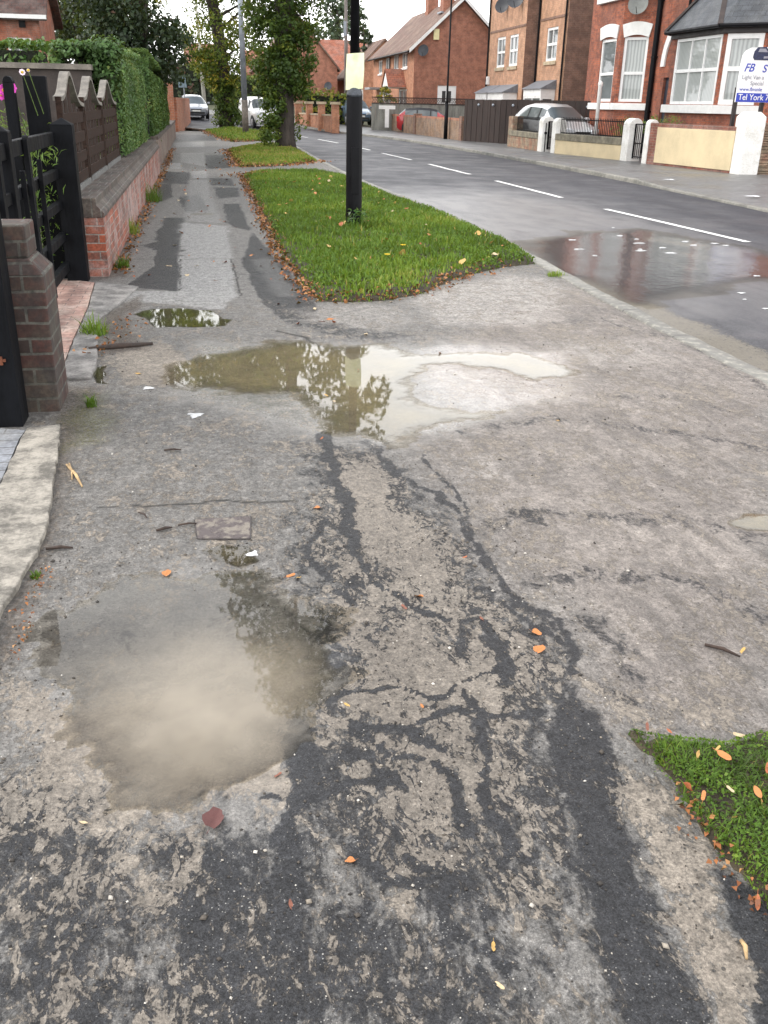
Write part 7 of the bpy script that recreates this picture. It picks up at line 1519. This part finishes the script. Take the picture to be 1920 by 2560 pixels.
for (dx_, dy_, w_, d_, lab) in ((1340, 501, .16, .05, 'white foam fleck at the left end of the road puddle'), (1382, 517, .22, .03, 'long thin foam streak left of the dark reflection'), (1384, 533, .20, .035, 'long foam streak across the dark reflection'), (1385, 530, .1, .03, 'short foam fleck just above the streak on the dark reflection'), (1450, 537, .18, .07, 'foam fleck right of the dark reflection, lower one'), (1432, 526, .14, .05, 'foam fleck right of the dark reflection, upper one'), (1375, 508, .1, .03, 'small foam fleck above the dark reflection'), (1482, 512, .14, .04, 'foam fleck left of the last centre line dash'), (1500, 520, .16, .04, 'pair-like foam fleck nearest the last centre line dash'), (1545, 516, .16, .06, 'foam fleck touching the middle of the near dash'), (1570, 520, .12, .05, 'foam fleck below the right half of the near dash'), (1605, 624, .13, .035, 'foam fleck on the dark asphalt at the right edge'), (1635, 586, .13, .035, 'foam fleck beside the right edge above the dark asphalt'), (1610, 638, .06, .02, 'tiny foam fleck below the one on dark asphalt'), (1325, 485, .09, .03, 'small foam fleck above the road puddle'), (1235, 512, .15, .03, 'foam fleck nearest the verge tip'), (1250, 532, .2, .03, 'foam streak over the reddish reflection'), (1285, 545, .1, .025, 'foam fleck at the left of the reddish reflection'), (1655, 658, .1, .03, 'foam fleck at the far right edge of the road')):
    p = U(dx_, dy_); fleck(dx_, dy_, w_ * .30, d_ * .55, lab, FG, rz_at(p.x, p.y))
PAP = simple('wet_paper', (0.75, 0.76, 0.78), .7, .08, 30)
for (dx_, dy_, lab) in ((1447, 388, 'white scrap of litter on the far pavement by the dropped kerb'), (1630, 424, 'white scrap of litter on the far pavement at the right edge')): fleck(dx_, dy_, .14, .10, lab, 'white scraps on the far pavement', .003, 'litter_scrap', 'litter', PAP)
for (dx_, dy_, w_, lab) in ((420, 898, .035, 'white splash of droppings left of the large puddle tip'), (318, 840, .03, 'small white splash below the pale silt'), (548, 1193, .022, 'white splash beside the small dark puddle under the iron cover')): p = U(dx_, dy_); fleck(dx_, dy_, w_, w_, lab, 'white splashes on the tarmac', surf(p.x, p.y) + .001, 'splash', 'splash')
# dandelions on the verge
for (dx_, dy_, lab) in ((836, 578, 'yellow dandelion low on the front of the verge'), (870, 556, 'yellow dandelion just right of and above the other')):
    p = U(dx_, dy_); r = thing('dandelion', lab, 'flower', (p.x, p.y, 0)); z_ = .12; MB().tube([(p.x, p.y, -.01), (p.x, p.y, z_)], [.004, .003], 5).build('stem', bpy.data.materials['green_stem'], r); m = MB()
    for k in range(16): t = 2 * math.pi * k / 16; m.quad((p.x, p.y, z_), (p.x + .03 * math.cos(t - .15), p.y + .03 * math.sin(t - .15), z_ + .012), (p.x + .034 * math.cos(t), p.y + .034 * math.sin(t), z_ + .014), (p.x + .03 * math.cos(t + .15), p.y + .03 * math.sin(t + .15), z_ + .012))
    m.build('flower_head', simple('dandelion_yellow', (0.75, 0.50, 0.01), .6) if 'dandelion_yellow' not in bpy.data.materials else bpy.data.materials['dandelion_yellow'], r)
# dock leaves at the foot of the lamp column
r = thing('weed', 'broad pale-leaved weed at the foot of the lamp column', 'weed', (lp.x, lp.y - .2, 0)); P = np.array([[lp.x + random.uniform(-.10, .12), lp.y - .16 + random.uniform(-.06, .04), .06 + random.uniform(0, .22)] for _ in range(90)]); foliage('foliage', [(P, rng.normal(0, 1, (90, 3)) + [0, -.8, .5], .06, rng.uniform(.2, .8, 90), {'w': .5})], LAUREL, r)
# loose grit
n = 5200; gx_ = np.r_[rng.uniform(-1.2, 3.3, n // 2), rng.uniform(-.9, 1.2, n - n // 2)]; gy_ = np.r_[rng.uniform(1.0, 7.4, n // 2), rng.uniform(1.05, 3.2, n - n // 2)]
oct_ = np.array([(1, 0, 0), (0, 1, 0), (-1, 0, 0), (0, -1, 0), (0, 0, .8), (0, 0, -.6)]); of = np.array([(0, 1, 4), (1, 2, 4), (2, 3, 4), (3, 0, 4), (1, 0, 5), (2, 1, 5), (3, 2, 5), (0, 3, 5)])
sz = rng.lognormal(-6.0, .45, n).clip(.001, .009); gz_ = ground_height(gx_, gy_) + sz * .25
keep = np.ones(n, bool)
for P_ in (PUD1, PUD3, V4): keep &= sd_poly(gx_, gy_, P_) < -.02
gx_, gy_, gz_, sz = gx_[keep], gy_[keep], gz_[keep], sz[keep]; n = len(gx_); th = rng.uniform(0, 6.28, n)
rot = np.stack([np.cos(th), np.sin(th)], -1); ov = oct_[None] * rng.uniform(.6, 1.3, (n, 1, 3)) * sz[:, None, None]; V = np.stack([ov[..., 0] * rot[:, :1] - ov[..., 1] * rot[:, 1:], ov[..., 0] * rot[:, 1:] + ov[..., 1] * rot[:, :1], ov[..., 2]], -1) + np.stack([gx_, gy_, gz_], -1)[:, None]
GRIT = leafmat('grit', [(0, (0.03, 0.027, 0.025)), (.55, (0.10, 0.085, 0.07)), (.8, (0.30, 0.26, 0.21)), (1, (0.6, 0.57, 0.52))], .0, .6)
tag(np_mesh('grit', V.reshape(-1, 3), (of[None] + 6 * np.arange(n)[:, None, None]).reshape(-1, 3), GRIT, attrs={'tint': np.repeat(rng.random(n) ** 1.3, 6)}), kind='stuff')
